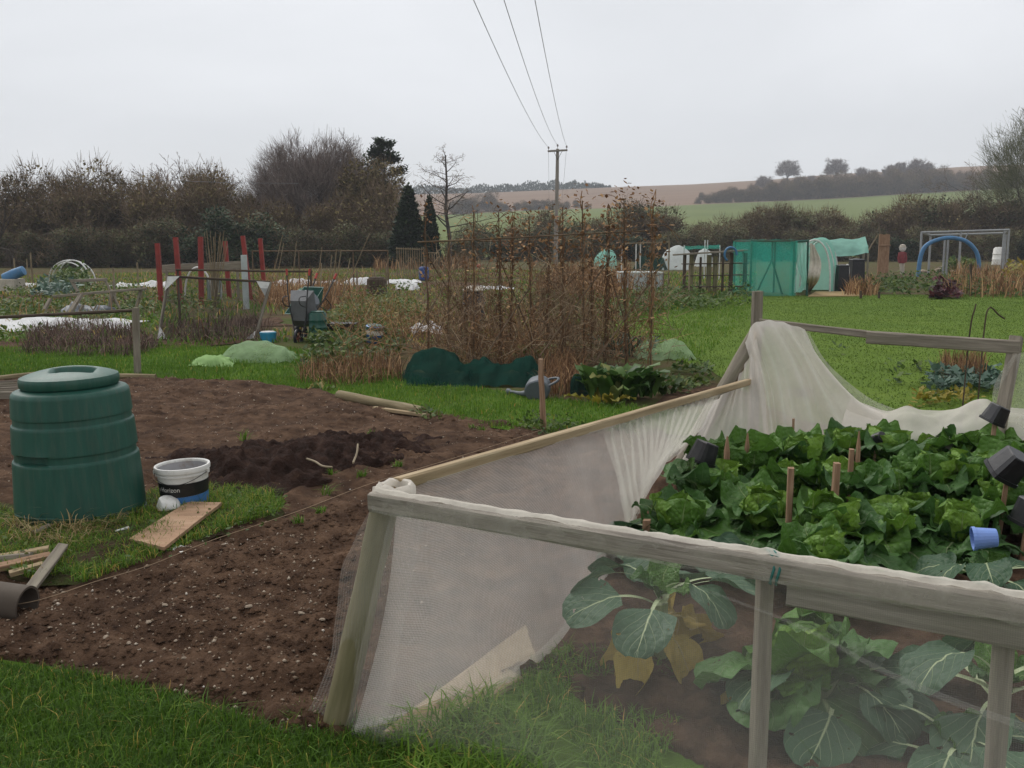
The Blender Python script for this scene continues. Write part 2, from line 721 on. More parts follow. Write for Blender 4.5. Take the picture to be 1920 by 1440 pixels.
def cloth(name, rows, nu, nv, mat, parent=None, wr=0.02, freq=(9, 3), seed=1, fold=0.0, smooth=True, fall=None, mw=None, ret=False):
    """draped sheet through several boundary curves (rows of points), with folds across it"""
    R = [spl(r, nu) for r in rows]
    V = np.zeros((nv, nu, 3))
    for i in range(nu):
        col = spl([r[i] for r in R], nv)
        for j in range(nv):
            V[j, i] = col[j]
    du = np.gradient(V, axis=1)
    dv = np.gradient(V, axis=0)
    N = np.cross(du, dv)
    N /= np.linalg.norm(N, axis=2, keepdims=True) + 1e-9
    uu, vv = np.meshgrid(np.linspace(0, 1, nu), np.linspace(0, 1, nv))
    d = (vnoise(uu * freq[0], vv * freq[1], 1, seed) - .5) + 0.5 * (vnoise(uu * freq[0] * 2.3, vv * freq[1] * 2.3, 1, seed + 3) - .5)
    amp = np.ones_like(vv) if fall is None else fall(uu, vv)
    if fold:
        d = d * wr + fold * np.sin(uu * freq[0] * 6.28 + 3.0 * vnoise(uu * 4, vv * 1.5, 1, seed + 5)) * 0.5
    else:
        d = d * wr
    V += N * (d * amp)[:, :, None]
    idx = np.arange(nu * nv).reshape(nv, nu)
    Fq = np.stack([idx[:-1, :-1], idx[:-1, 1:], idx[1:, 1:], idx[1:, :-1]], -1).reshape(-1, 4)
    su = np.concatenate([[0], np.cumsum(np.linalg.norm(np.diff(V[0], axis=0), axis=1))])
    sv = np.concatenate([[0], np.cumsum(np.linalg.norm(np.diff(V[:, nu // 2], axis=0), axis=1))])
    uvs = np.stack(np.meshgrid(su, sv), -1).reshape(-1, 2)
    return npmesh(name, V.reshape(-1, 3), Fq, mat, parent=parent, smooth=smooth, mw=mw, uv=uvs)
# ================================================================== materials of the place
surf('turf', [(0.25, (0.036, 0.064, 0.010)), (0.5, (0.076, 0.143, 0.017)), (0.75, (0.133, 0.215, 0.027))], scale=1.1, rough=0.95, bump=0.9, bscale=55, bdist=0.03, spec=0.05, coord='Object', dirt=((0.055, 0.05, 0.02), 0.5, 0.35))
surf('lawn_turf', [(0.25, (0.081, 0.132, 0.022)), (0.5, (0.101, 0.160, 0.026)), (0.75, (0.129, 0.185, 0.034))], scale=0.7, rough=0.95, bump=0.8, bscale=60, bdist=0.02, spec=0.05, dirt=((0.10, 0.15, 0.02), 0.5, 0.5))
surf('soil', [(0.25, (0.027, 0.015, 0.010)), (0.48, (0.081, 0.047, 0.029)), (0.75, (0.165, 0.101, 0.064))], scale=7, rough=1.0, bump=1.0, bscale=38, bdist=0.03, spec=0.08, coord='Object', dirt=((0.034, 0.020, 0.014), 0.7, 0.9))
surf('dry_straw', [(0.3, (0.24, 0.165, 0.075)), (0.7, (0.38, 0.27, 0.135))], scale=5, rough=0.95, bump=0.6)
surf('manure', [(0.3, (0.020, 0.012, 0.009)), (0.55, (0.045, 0.025, 0.019)), (0.8, (0.092, 0.055, 0.037))], scale=9, rough=1.0, bump=1.0, bscale=40, bdist=0.05, spec=0.1)
surf('weedy_soil', [(0.30, (0.045, 0.065, 0.018)), (0.42, (0.060, 0.062, 0.024)), (0.52, (0.065, 0.046, 0.029)), (0.75, (0.042, 0.028, 0.019))], scale=9, rough=1.0, bump=1.0, bscale=40, bdist=0.03, spec=0.06)
surf('rough_plots', [(0.30, (0.050, 0.070, 0.018)), (0.42, (0.075, 0.085, 0.028)), (0.52, (0.095, 0.072, 0.038)), (0.72, (0.060, 0.042, 0.028))], scale=0.8, rough=1.0, bump=0.8, bscale=20, bdist=0.05, spec=0.05)
surf('hill_pasture', [(0.3, (0.115, 0.145, 0.050)), (0.7, (0.155, 0.185, 0.065))], scale=0.02, rough=1.0, bump=0.0, spec=0.02)
surf('plough', [(0.3, (0.183, 0.124, 0.088)), (0.7, (0.254, 0.177, 0.124))], scale=0.03, rough=1.0, bump=0.0, spec=0.02, stretch=(0.35, 3.5, 3.5))
surf('flint', [(0.3, (0.14, 0.105, 0.075)), (0.55, (0.27, 0.21, 0.15)), (0.75, (0.44, 0.38, 0.31))], scale=4, rough=0.7, bump=0.4, objvar=1.0)
tintmat('pebble', [(0.0, (0.10, 0.07, 0.05)), (0.45, (0.23, 0.17, 0.115)), (0.8, (0.42, 0.35, 0.27)), (1.0, (0.62, 0.58, 0.52))], rough=0.8, trans=0)
tintmat('grass', [(0.0, (0.024, 0.054, 0.006)), (0.4, (0.070, 0.150, 0.013)), (0.75, (0.133, 0.239, 0.023)), (0.93, (0.268, 0.271, 0.046)), (1.0, (0.533, 0.318, 0.094))], rough=0.6, trans=0.3)
tintmat('lawn_grass', [(0.0, (0.081, 0.138, 0.022)), (0.5, (0.110, 0.171, 0.028)), (1.0, (0.140, 0.198, 0.036))], rough=0.6, trans=0.3)
tintmat('tan_stem', [(0.0, (0.07, 0.042, 0.026)), (0.4, (0.16, 0.105, 0.065)), (0.8, (0.27, 0.19, 0.12)), (1.0, (0.40, 0.31, 0.20))], rough=0.85, trans=0.1)
tintmat('straw', [(0.0, (0.13, 0.085, 0.035)), (0.5, (0.27, 0.19, 0.08)), (1.0, (0.45, 0.36, 0.19))], rough=0.7, trans=0.2)
tintmat('dead_stem', [(0.0, (0.059, 0.031, 0.018)), (0.4, (0.146, 0.077, 0.040)), (0.75, (0.283, 0.160, 0.080)), (1.0, (0.524, 0.336, 0.169))], rough=0.85, trans=0.15)
tintmat('dead_mauve', [(0.0, (0.029, 0.018, 0.016)), (0.5, (0.091, 0.058, 0.047)), (1.0, (0.221, 0.150, 0.111))], rough=0.9, trans=0.1)
tintmat('weed_leaf', [(0.0, (0.025, 0.048, 0.011)), (0.45, (0.062, 0.108, 0.023)), (0.8, (0.117, 0.156, 0.034)), (1.0, (0.235, 0.180, 0.049))], rough=0.6, trans=0.3, objvar=0.2)
tintmat('clump_leaf', [(0.0, (0.022, 0.055, 0.012)), (0.5, (0.055, 0.115, 0.024)), (0.9, (0.10, 0.17, 0.045)), (1.0, (0.24, 0.24, 0.08))], rough=0.45, trans=0.25)
tintmat('blue_leaf', [(0.0, (0.025, 0.055, 0.038)), (0.5, (0.065, 0.12, 0.085)), (1.0, (0.14, 0.20, 0.15))], rough=0.5, trans=0.2)
tintmat('bright_leaf', [(0.0, (0.05, 0.11, 0.015)), (0.5, (0.12, 0.20, 0.03)), (1.0, (0.22, 0.29, 0.06))], rough=0.5, trans=0.3)
tintmat('yellow_leaf', [(0.0, (0.12, 0.12, 0.015)), (0.5, (0.22, 0.19, 0.025)), (1.0, (0.33, 0.24, 0.05))], rough=0.6, trans=0.3)
tintmat('purple_leaf', [(0.0, (0.02, 0.008, 0.010)), (0.6, (0.06, 0.020, 0.024)), (1.0, (0.14, 0.04, 0.045))], rough=0.6, trans=0.2)
surf('weathered', [(0.25, (0.13, 0.11, 0.085)), (0.5, (0.22, 0.19, 0.15)), (0.75, (0.33, 0.29, 0.23))], scale=6, stretch=(6, 6, 0.5), rough=0.9, bump=0.5, bscale=14, bdist=0.01, dirt=((0.10, 0.11, 0.05), 0.6, 1.4), objvar=1.0)
surf('green_post', [(0.25, (0.089, 0.080, 0.041)), (0.5, (0.144, 0.128, 0.066)), (0.75, (0.213, 0.182, 0.106))], scale=5, stretch=(5, 5, 0.6), rough=0.85, bump=0.4, bscale=12, bdist=0.008, dirt=((0.09, 0.10, 0.035), 0.5, 1.2), objvar=1.0)
surf('grey_wood', [(0.25, (0.145, 0.125, 0.105)), (0.5, (0.25, 0.22, 0.185)), (0.75, (0.37, 0.335, 0.285))], scale=5, stretch=(8, 8, 0.45), rough=0.9, bump=0.5, bscale=14, bdist=0.01, dirt=((0.13, 0.12, 0.065), 0.5, 1.5), objvar=1.0)
surf('new_batten', [(0.25, (0.243, 0.171, 0.095)), (0.5, (0.342, 0.257, 0.153)), (0.75, (0.450, 0.360, 0.234))], scale=5, stretch=(8, 8, 0.5), rough=0.85, bump=0.35, bscale=14, bdist=0.008, dirt=((0.16, 0.12, 0.06), 0.5, 2), objvar=1.0)
surf('plywood', [(0.25, (0.27, 0.16, 0.095)), (0.5, (0.36, 0.225, 0.135)), (0.75, (0.43, 0.29, 0.19))], scale=4, stretch=(5, 1, 1), rough=0.8, bump=0.25, bscale=20, bdist=0.006, dirt=((0.12, 0.07, 0.04), 0.6, 2.2), objvar=1.0)
surf('stake_wood', [(0.25, (0.16, 0.095, 0.055)), (0.5, (0.27, 0.165, 0.10)), (0.75, (0.38, 0.26, 0.17))], scale=7, stretch=(6, 6, 0.6), rough=0.85, bump=0.4, bscale=18, bdist=0.006, objvar=1.0)
surf('dark_timber', [(0.25, (0.035, 0.025, 0.018)), (0.5, (0.075, 0.055, 0.038)), (0.75, (0.13, 0.10, 0.072))], scale=4, stretch=(6, 6, 0.6), rough=0.9, bump=0.4, objvar=1.0)
surf('log_wood', [(0.25, (0.13, 0.10, 0.055)), (0.5, (0.20, 0.16, 0.09)), (0.75, (0.29, 0.24, 0.15))], scale=6, stretch=(4, 4, 0.5), rough=0.9, bump=0.5, bdist=0.01, dirt=((0.07, 0.075, 0.03), 0.7, 2.0))
surf('brown_cane', [(0.25, (0.06, 0.038, 0.022)), (0.5, (0.12, 0.08, 0.048)), (0.75, (0.20, 0.145, 0.09))], scale=3, rough=0.8, bump=0.0, objvar=1.0)
surf('cane', [(0.25, (0.12, 0.088, 0.05)), (0.5, (0.20, 0.155, 0.095)), (0.75, (0.30, 0.245, 0.16))], scale=3, rough=0.7, bump=0.0, objvar=1.0)
surf('bark', [(0.25, (0.028, 0.022, 0.018)), (0.5, (0.06, 0.048, 0.038)), (0.75, (0.11, 0.092, 0.075))], scale=2, rough=0.95, bump=0.6, bdist=0.03)
surf('pole_wood', [(0.25, (0.18, 0.16, 0.135)), (0.75, (0.30, 0.27, 0.235))], scale=2, stretch=(4, 4, .4), rough=0.9, bump=0.2)
plain('red_paint', (0.27, 0.030, 0.022), rough=0.55, var=0.3, dirt=(0.10, 0.03, 0.02), dirty=0.5)
surf('bin_green', [(0.3, (0.009, 0.060, 0.042)), (0.7, (0.015, 0.085, 0.060))], scale=4, rough=0.48, spec=0.4, bump=0.06, stretch=(5, 5, .7), dirt=((0.085, 0.095, 0.07), 0.45, 5))
plain('tray_green', (0.02, 0.10, 0.075), rough=0.5)
plain('white_plastic', (0.72, 0.71, 0.67), rough=0.45, var=0.12, dirt=(0.22, 0.15, 0.08), dirty=0.55, scale=9)
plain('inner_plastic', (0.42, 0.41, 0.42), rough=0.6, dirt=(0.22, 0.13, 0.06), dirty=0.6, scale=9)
plain('black_label', (0.012, 0.012, 0.013), rough=0.4, dirty=0.15)
plain('blue_label', (0.045, 0.17, 0.42), rough=0.4, dirty=0.25)
plain('cyan_plastic', (0.02, 0.26, 0.42), rough=0.4, dirty=0.3)
plain('deep_blue', (0.025, 0.07, 0.24), rough=0.5)
plain('pale_blue', (0.17, 0.28, 0.62), rough=0.45, dirty=0.2, var=0.12)
plain('sky_blue', (0.06, 0.19, 0.36), rough=0.5)
plain('black_plastic', (0.012, 0.012, 0.015), rough=0.4, dirt=(0.06, 0.055, 0.05), dirty=0.4, scale=12)
plain('grey_plastic', (0.10, 0.115, 0.13), rough=0.5, dirt=(0.05, 0.05, 0.04))
plain('barrow_grey', (0.13, 0.135, 0.14), rough=0.55, dirt=(0.10, 0.09, 0.08))
plain('galvanised', (0.33, 0.34, 0.345), rough=0.5, metal=0.3, dirt=(0.16, 0.14, 0.12))
plain('dark_metal', (0.03, 0.03, 0.033), rough=0.5)
plain('red_grip', (0.42, 0.045, 0.03), rough=0.5)
plain('rust', (0.16, 0.05, 0.03), rough=0.9)
plain('terracotta', (0.085, 0.065, 0.048), rough=0.85)
plain('cream_sheet', (0.50, 0.45, 0.37), rough=0.8)
plain('pipe_white', (0.66, 0.66, 0.63), rough=0.5)
plain('pale_panel', (0.44, 0.49, 0.48), rough=0.5, dirt=(0.25, 0.25, 0.2))
plain('red_cloth', (0.25, 0.055, 0.06), rough=0.95)
plain('insulator', (0.16, 0.12, 0.10), rough=0.3)
plain('fleece', (0.60, 0.60, 0.60), rough=0.95, spec=0.1, var=0.15, scale=3, dirt=(0.30, 0.27, 0.22), dirty=0.4)
plain('wire', (0.26, 0.26, 0.27), rough=0.5, dirty=0)
plain('string', (0.34, 0.24, 0.15), rough=0.95)
plain('twine_green', (0.03, 0.16, 0.14), rough=0.9)
netmat('white_net', (0.78, 0.745, 0.70), 0.125, 0.03, 1.5, specks=0.05, weave=.055)
netmat('side_net', (0.82, 0.77, 0.72), 0.40, 0.06, 2.0, specks=0.06, weave=.10)
netmat('bunched_net', (0.86, 0.81, 0.74), 0.76, 0.14, 2.2)
netmat('thin_net', (0.76, 0.74, 0.65), 0.30, 0.10, 2.2)
netmat('wrap_net', (0.74, 0.70, 0.62), 0.26, 0.20, 9)
netmat('wrap_top', (0.80, 0.76, 0.67), 0.68, 0.25, 9)
netmat('green_net', (0.38, 0.52, 0.31), 0.48, 0.22, 4)
netmat('lime_net', (0.42, 0.62, 0.27), 0.85, 0.12, 3)
netmat('dark_green_net', (0.012, 0.042, 0.032), 0.82, 0.14, 5, trans=0.15)
netmat('emerald_net', (0.06, 0.52, 0.40), 0.34, 0.12, 1.2)
netmat('mint_sheet', (0.33, 0.62, 0.52), 0.80, 0.12, 1.0)
netmat('black_mesh', (0.03, 0.032, 0.03), 0.30, 0.08, 2, trans=0.1)
netmat('clear_sheet', (0.70, 0.74, 0.72), 0.75, 0.15, 1.5)

# ================================================================== ground and hills
g = MB()
g.add([(-1600, -300, 0), (1600, -300, 0), (1600, 960, 0), (-1600, 960, 0)], [(0, 1, 2, 3)])
tag(g.build('ground', 'rough_plots'), kind='structure')

BORD_PX = [-1500, 700, 850, 1000, 1200, 1300, 1420, 1560, 1700, 1920, 3400]
BORD_PY = [410, 406, 402, 394, 389, 384, 379, 373, 364, 352, 330]
RIDG_PX = [-1500, 0, 500, 750, 900, 1150, 1300, 1450, 1560, 1700, 1800, 1920, 2300, 3400]
RIDG_PY = [400, 385, 372, 365, 362, 351, 345.5, 336.5, 327, 320, 313, 308, 298, 320]


def row(Y, pxs, pys, cols):
    out = []
    for c in cols:
        p = np.interp(c, pxs, pys)
        out.append(at(c, float(p), Y))
    return out


cols = list(range(-1500, 3401, 50))


def lerp_rows(a, b, t, bulge=0.0):
    return [p.lerp(q, t) + Vector((0, 0, bulge)) for p, q in zip(a, b)]


def flatrow(Y, z):
    return [Vector(((c - 960) / FPX * Y, Y, z)) for c in cols]


rA, rB = flatrow(104, -0.4), flatrow(150, 1.0)
rC = [at(c, 430, 250) for c in cols]
rD = row(430, BORD_PX, BORD_PY, cols)
rE = row(700, RIDG_PX, RIDG_PY, cols)
rF = [Vector((p.x * 1.2, 840, p.z - 3)) for p in rE]
rG = [Vector((p.x * 1.35, 960, -2)) for p in rE]


def sheet(name, rows, mat):
    V = np.array([[tuple(p) for p in r] for r in rows])
    nv, nu = V.shape[:2]
    idx = np.arange(nu * nv).reshape(nv, nu)
    Fq = np.stack([idx[:-1, :-1], idx[:-1, 1:], idx[1:, 1:], idx[1:, :-1]], -1).reshape(-1, 4)
    return npmesh(name, V.reshape(-1, 3), Fq, mat, smooth=True)


tag(sheet('pasture_field', [rA, rB, lerp_rows(rB, rC, .5, -.4), rC, lerp_rows(rC, rD, .33, .4), lerp_rows(rC, rD, .66, .4), rD], 'hill_pasture'), kind='structure')
tag(sheet('ploughed_field', [rD, lerp_rows(rD, rE, .25, .6), lerp_rows(rD, rE, .5, 1.0), lerp_rows(rD, rE, .75, .8), rE, rF, rG], 'plough'), kind='structure')


def hill_z(x, Y):
    """height of the hillside at (x, Y)"""
    c = 960 + x / Y * FPX
    zb = [(104, -.4), (150, 1.0), (250, at(c, 430, 250).z), (430, at(c, float(np.interp(c, BORD_PX, BORD_PY)), 430).z), (700, at(c, float(np.interp(c, RIDG_PX, RIDG_PY)), 700).z)]
    return float(np.interp(Y, [a for a, b in zb], [b for a, b in zb])) if Y > 106 else 0.0


# ------------------------------------------------------------------ lawn to the right, grass paths, plots
def patch(name, poly, mat, z, n=40, rag=0.15, kind='structure', bump=0.0):
    """ground sheet with a ragged outline"""
    poly = [Vector((a, b, 0)) for a, b in poly]
    pts = []
    m = len(poly)
    for i in range(m):
        a, b = poly[i], poly[(i + 1) % m]
        k = max(2, int((b - a).length / 0.35))
        k = min(k, 60)
        for j in range(k):
            p = a.lerp(b, j / k)
            s = rag * min(1.0, 0.25 + p.y / 25)
            pts.append((p.x + s * noise3(p.x * 1.7, p.y * 1.7, 1), p.y + s * noise3(p.x * 1.7, p.y * 1.7, 7), z))
    mb = MB()
    mb.add(pts, [tuple(range(len(pts)))])
    return tag(mb.build(name, mat), kind=kind)


LAWN = gpoly([(1120, 640), (1180, 590), (1260, 565), (1420, 556), (1700, 553), (2100, 552), (2300, 800), (1700, 830), (1500, 790), (1320, 690)])
patch('lawn', LAWN, 'lawn_turf', 0.008)
PATH = gpoly([(-300, 640), (0, 655), (300, 650), (560, 655), (700, 690), (830, 720), (1000, 745), (1240, 770), (1500, 800), (1480, 850), (1240, 815), (1080, 830), (900, 800), (780, 775), (640, 745), (500, 722), (280, 712), (0, 716), (-300, 715)])
patch('grass_path', PATH, 'turf', 0.012)
# near verge on which the photographer stands, running under the netted bed
VERGE = gpoly([(-200, 1215), (150, 1262), (380, 1325), (560, 1385), (640, 1392), (760, 1390), (900, 1290), (1010, 1250), (1110, 1320), (1300, 1420), (1700, 1500), (2500, 1500)])
VERGE += [(3.5, 0.3), (-3.5, 0.3)]
patch('grass_verge', VERGE, 'turf', 0.010, rag=0.05)

# ------------------------------------------------------------------ dug soil: real relief
SOIL = gpoly([(-260, 1140), (-200, 1225), (0, 1236), (180, 1270), (400, 1335), (560, 1395), (650, 1392), (720, 1376), (1010, 1250), (1330, 1450), (2600, 1600), (2350, 905), (1900, 850), (1500, 840), (1290, 868), (1240, 806), (1080, 808), (900, 790), (780, 772), (640, 746), (480, 720), (280, 710), (0, 714), (-260, 714)])


def relief(x, y):
    z = 0.05 * (vnoise(x, y, 2.3, 1) - .5) + 0.045 * (vnoise(x, y, 7, 2) - .5) + 0.03 * (vnoise(x, y, 17, 3) - .5) + 0.018 * (vnoise(x, y, 41, 4) - .5)
    q = vnoise(x, y, 11, 6)
    z = z + 0.025 * np.clip(q - .72, 0, 1) * 3
    return z


def soil_sheet():
    pxs = np.arange(-240, 2300, 7.0)
    pys = np.concatenate([np.arange(703, 800, 2.0), np.arange(800, 1000, 4.0), np.arange(1000, 1500, 6.0)])
    PX, PY = np.meshgrid(pxs, pys)
    cx, cy = (PX - 960) / FPX, (720 - PY) / FPX
    dy = cy * math.sin(PITCH) + math.cos(PITCH)
    dz = cy * math.cos(PITCH) - math.sin(PITCH)
    t = -CAMH / dz
    X, Yy = cx * t, dy * t
    ins = inpoly(X + 0.09 * (vnoise(X, Yy, 5, 9) - .5), Yy + 0.12 * (vnoise(X, Yy, 5, 8) - .5), SOIL)
    Z = 0.035 + relief(X, Yy)
    Z = np.maximum(Z, 0.004)
    Z = np.where(ins, Z, -0.04)
    V = np.stack([X, Yy, Z], -1).reshape(-1, 3)
    nv, nu = PX.shape
    idx = np.arange(nu * nv).reshape(nv, nu)
    Fq = np.stack([idx[:-1, :-1], idx[:-1, 1:], idx[1:, 1:], idx[1:, :-1]], -1).reshape(-1, 4)
    insf = ins.ravel()
    keep = insf[Fq].any(1)
    tag(npmesh('dug_soil', V, Fq[keep], 'soil', smooth=False), kind='structure')


soil_sheet()


def soil_z(x, y):
    return max(0.004, 0.035 + float(relief(np.array([x]), np.array([y]))[0]))


# grassy island round the compost bin
ISLE = gpoly([(-260, 960), (-40, 952), (40, 985), (200, 990), (300, 930), (420, 925), (540, 948), (525, 975), (420, 1010), (300, 1060), (160, 1110), (60, 1105), (0, 1085), (-260, 1100)])


def isle_sheet():
    P_ = scatter(ISLE, 1)
    mb = MB()
    cxm = sum(p[0] for p in ISLE) / len(ISLE)
    cym = sum(p[1] for p in ISLE) / len(ISLE)
    pts = []
    for i in range(len(ISLE)):
        a, b = Vector(ISLE[i]), Vector(ISLE[(i + 1) % len(ISLE)])
        for j in range(6):
            p = a.lerp(b, j / 6)
            pts.append((p.x + .06 * noise3(p.x * 6, p.y * 6), p.y + .06 * noise3(p.x * 6, p.y * 6, 5)))
    rings = 7
    for k in range(rings):
        s = 1 - k / rings
        for (x, y) in pts:
            xx, yy = cxm + (x - cxm) * s, cym + (y - cym) * s
            mb.v.append((xx, yy, 0.02 + 0.045 * min(1, k / 2) + 0.03 * noise3(xx * 5, yy * 5)))
    n = len(pts)
    for k in range(rings - 1):
        for j in range(n):
            mb.f.append((k * n + j, k * n + (j + 1) % n, (k + 1) * n + (j + 1) % n, (k + 1) * n + j))
    mb.f.append(tuple((rings - 1) * n + j for j in range(n)))
    return tag(mb.build('grass_island', 'weedy_soil', smooth=True), kind='structure')


isle_sheet()


# ------------------------------------------------------------------ grass blades
def grass_obj(name, poly, dens, h, w, lean, tmean, tsd, mat='grass', z=0.0, label=None, clump=0.0, csc=3.0, rng=RNG, excl=None, dry=0.05):
    P_ = scatter(poly, dens, rng)
    if excl is not None:
        P_ = P_[~inpoly(P_[:, 0], P_[:, 1], excl)]
    if clump:
        q = vnoise(P_[:, 0], P_[:, 1], csc, 5)
        P_ = P_[q > clump]
    N = len(P_)
    P3 = np.concatenate([P_, np.full((N, 1), z)], 1)
    hh = h * rng.uniform(.45, 1.25, N) * (0.7 + .6 * vnoise(P_[:, 0], P_[:, 1], csc, 6))
    ww = w * rng.uniform(.7, 1.3, N)
    tt = np.clip(rng.normal(tmean, tsd, N) + .25 * (vnoise(P_[:, 0], P_[:, 1], .9, 2) - .5), 0, .9)
    dr = rng.uniform(0, 1, N) < dry
    tt = np.where(dr, rng.uniform(.9, 1, N), tt)
    V, F3, T = blade_arrays(P3, hh, ww, rng.uniform(*lean, N), tt, rng)
    o = npmesh(name, V, F3, mat, T)
    return tag(o, label, None, None, 'stuff')


BL = gpoly([(-60, 1240), (150, 1268), (380, 1332), (560, 1390), (640, 1388), (770, 1390), (770, 1500), (760, 1600), (-60, 1600)])
grass_obj('verge_grass', BL, 24000, .062, .0034, (.15, 1.0), .33, .17, label='thick short green grass on the near verge')
grass_obj('verge_grass', gpoly([(-60, 1260), (380, 1345), (640, 1400), (770, 1400), (770, 1600), (-60, 1600)]), 1700, .11, .0034, (.4, 1.2), .42, .2, label='longer blades standing out of the near verge')
UN = gpoly([(700, 1385), (900, 1290), (1010, 1255), (1130, 1180), (1260, 1230), (1280, 1300), (1260, 1480), (900, 1560), (700, 1520)])
grass_obj('bed_grass', UN, 7000, .075, .0042, (.3, 1.2), .62, .14, clump=.5, csc=4.5, label='pale tufts of couch grass inside the netted bed', z=.02)
grass_obj('bed_grass', gpoly([(740, 1400), (900, 1330), (1020, 1400), (1040, 1500), (800, 1560)]), 5200, .16, .0062, (.5, 1.3), .66, .12, z=.01, label='long arching grass blades behind the front net')
grass_obj('path_grass', PATH, 2600, .07, .008, (.1, .8), .56, .15, label='lush green grass on the path between the plots', dry=.02)
grass_obj('island_grass', ISLE, 9000, .075, .0045, (.3, 1.2), .56, .18, clump=.22, csc=4, z=.045, label='grass tufts around the compost bin', dry=.12)
grass_obj('lawn_grass', LAWN, 700, .030, .012, (.2, .9), .5, .2, mat='lawn_grass', z=.005, label='mown bright green lawn', dry=0)

grass_obj('plot_grass', gpoly([(-250, 640), (-150, 520), (700, 506), (1420, 512), (1400, 555), (1180, 600), (780, 650), (560, 650)]), 26, .16, .034, (.2, 1.1), .55, .2, clump=.38, csc=.5, label='rough grass growing between the far plots', dry=.2)
for i, (pp) in enumerate([[(-60, 560), (0, 552), (330, 556), (300, 566), (0, 568)], [(-60, 640), (300, 628), (520, 640), (330, 655), (0, 662)], [(620, 545), (700, 530), (900, 530), (900, 548), (700, 556)], [(1060, 552), (1180, 548), (1170, 560), (1060, 566)], [(560, 520), (900, 512), (1180, 514), (1180, 520), (800, 524)], [(1225, 762), (1240, 735), (1345, 728), (1330, 760)], [(300, 600), (520, 596), (540, 612), (300, 616)]]):
    patch('dug_plot', gpoly(pp), 'soil', .014 + .004 * (i % 2), rag=.25)

grass_obj('post_tufts', gpoly([(545, 1350), (600, 1345), (700, 1368), (780, 1375), (770, 1425), (560, 1410)]), 16000, .085, .0036, (.2, 1.1), .40, .18, label='longer grass tufts round the foot of the corner post')
# hay and dry grass in front of the bin
HAY = gpoly([(20, 985), (150, 965), (230, 1000), (160, 1045), (30, 1040)])
grass_obj('hay', HAY, 1500, .14, .0045, (.9, 1.5), .5, .3, mat='straw', z=.06, label='dry hay stalks lying in front of the compost bin', dry=0)
grass_obj('hay', gpoly([(110, 960), (165, 965), (150, 1050), (110, 1060)]), 900, .19, .005, (.7, 1.4), .6, .3, mat='straw', z=.05, label='bent straw stalks against the compost bin', dry=0)

# edge weeds where path and soil meet
EDGE = gpoly([(760, 775), (840, 770), (980, 790), (1100, 800), (1240, 790), (1240, 825), (1050, 830), (900, 815), (800, 800)])


def leaf_litter(name, P3, size, mat, tint, label, rng=RNG, lift=(0, .1), kind='stuff'):
    """small folded leaves scattered in a mass: two-triangle rhombs"""
    N = len(P3)
    az = rng.uniform(0, 6.283, N)
    el = rng.uniform(-.2, 1.0, N)
    d = np.stack([np.cos(az) * np.cos(el), np.sin(az) * np.cos(el), np.sin(el)], 1)
    s = np.stack([-np.sin(az), np.cos(az), rng.uniform(-.4, .4, N)], 1)
    sz = (size * rng.uniform(.5, 1.4, N))[:, None]
    B = P3.copy()
    B[:, 2] += rng.uniform(lift[0], lift[1], N)
    V = np.stack([B, B + d * sz * .5 + s * sz * .32, B + d * sz, B + d * sz * .5 - s * sz * .32], 1).reshape(-1, 3)
    b = np.arange(N)[:, None] * 4
    F3 = np.concatenate([b + np.array([[0, 1, 2]]), b + np.array([[0, 2, 3]])], 0)
    o = npmesh(name, V, F3, mat, np.repeat(tint, 4))
    if name.startswith('_'):
        return o
    return tag(o, label, None, None, kind)


def z3(P_, z=0.0):
    return np.concatenate([P_, np.full((len(P_), 1), z)], 1)


P_ = scatter(EDGE, 700)
P_ = P_[vnoise(P_[:, 0], P_[:, 1], 2.6, 4) > .45]
leaf_litter('edge_weeds', z3(P_, .03), .05, 'weed_leaf', RNG.uniform(.2, .85, len(P_)), 'low green weeds along the edge of the dug soil', lift=(0, .07))
P_ = scatter(gpoly([(0, 950), (540, 950), (520, 1000), (300, 1070), (60, 1110), (0, 1090)]), 500)
P_ = P_[vnoise(P_[:, 0], P_[:, 1], 3.6, 7) > .55]
leaf_litter('island_weeds', z3(P_, .05), .028, 'weed_leaf', RNG.uniform(.2, .8, len(P_)), 'small leafy weeds among the grass by the bin', lift=(0, .05))

# ------------------------------------------------------------------ pebbles and stones on the dug soil
PLOT = gpoly([(-200, 1215), (0, 1236), (180, 1270), (400, 1335), (560, 1395), (640, 1385), (1240, 806), (1080, 808), (900, 790), (780, 772), (640, 746), (480, 720), (280, 710), (0, 714), (-260, 714)])


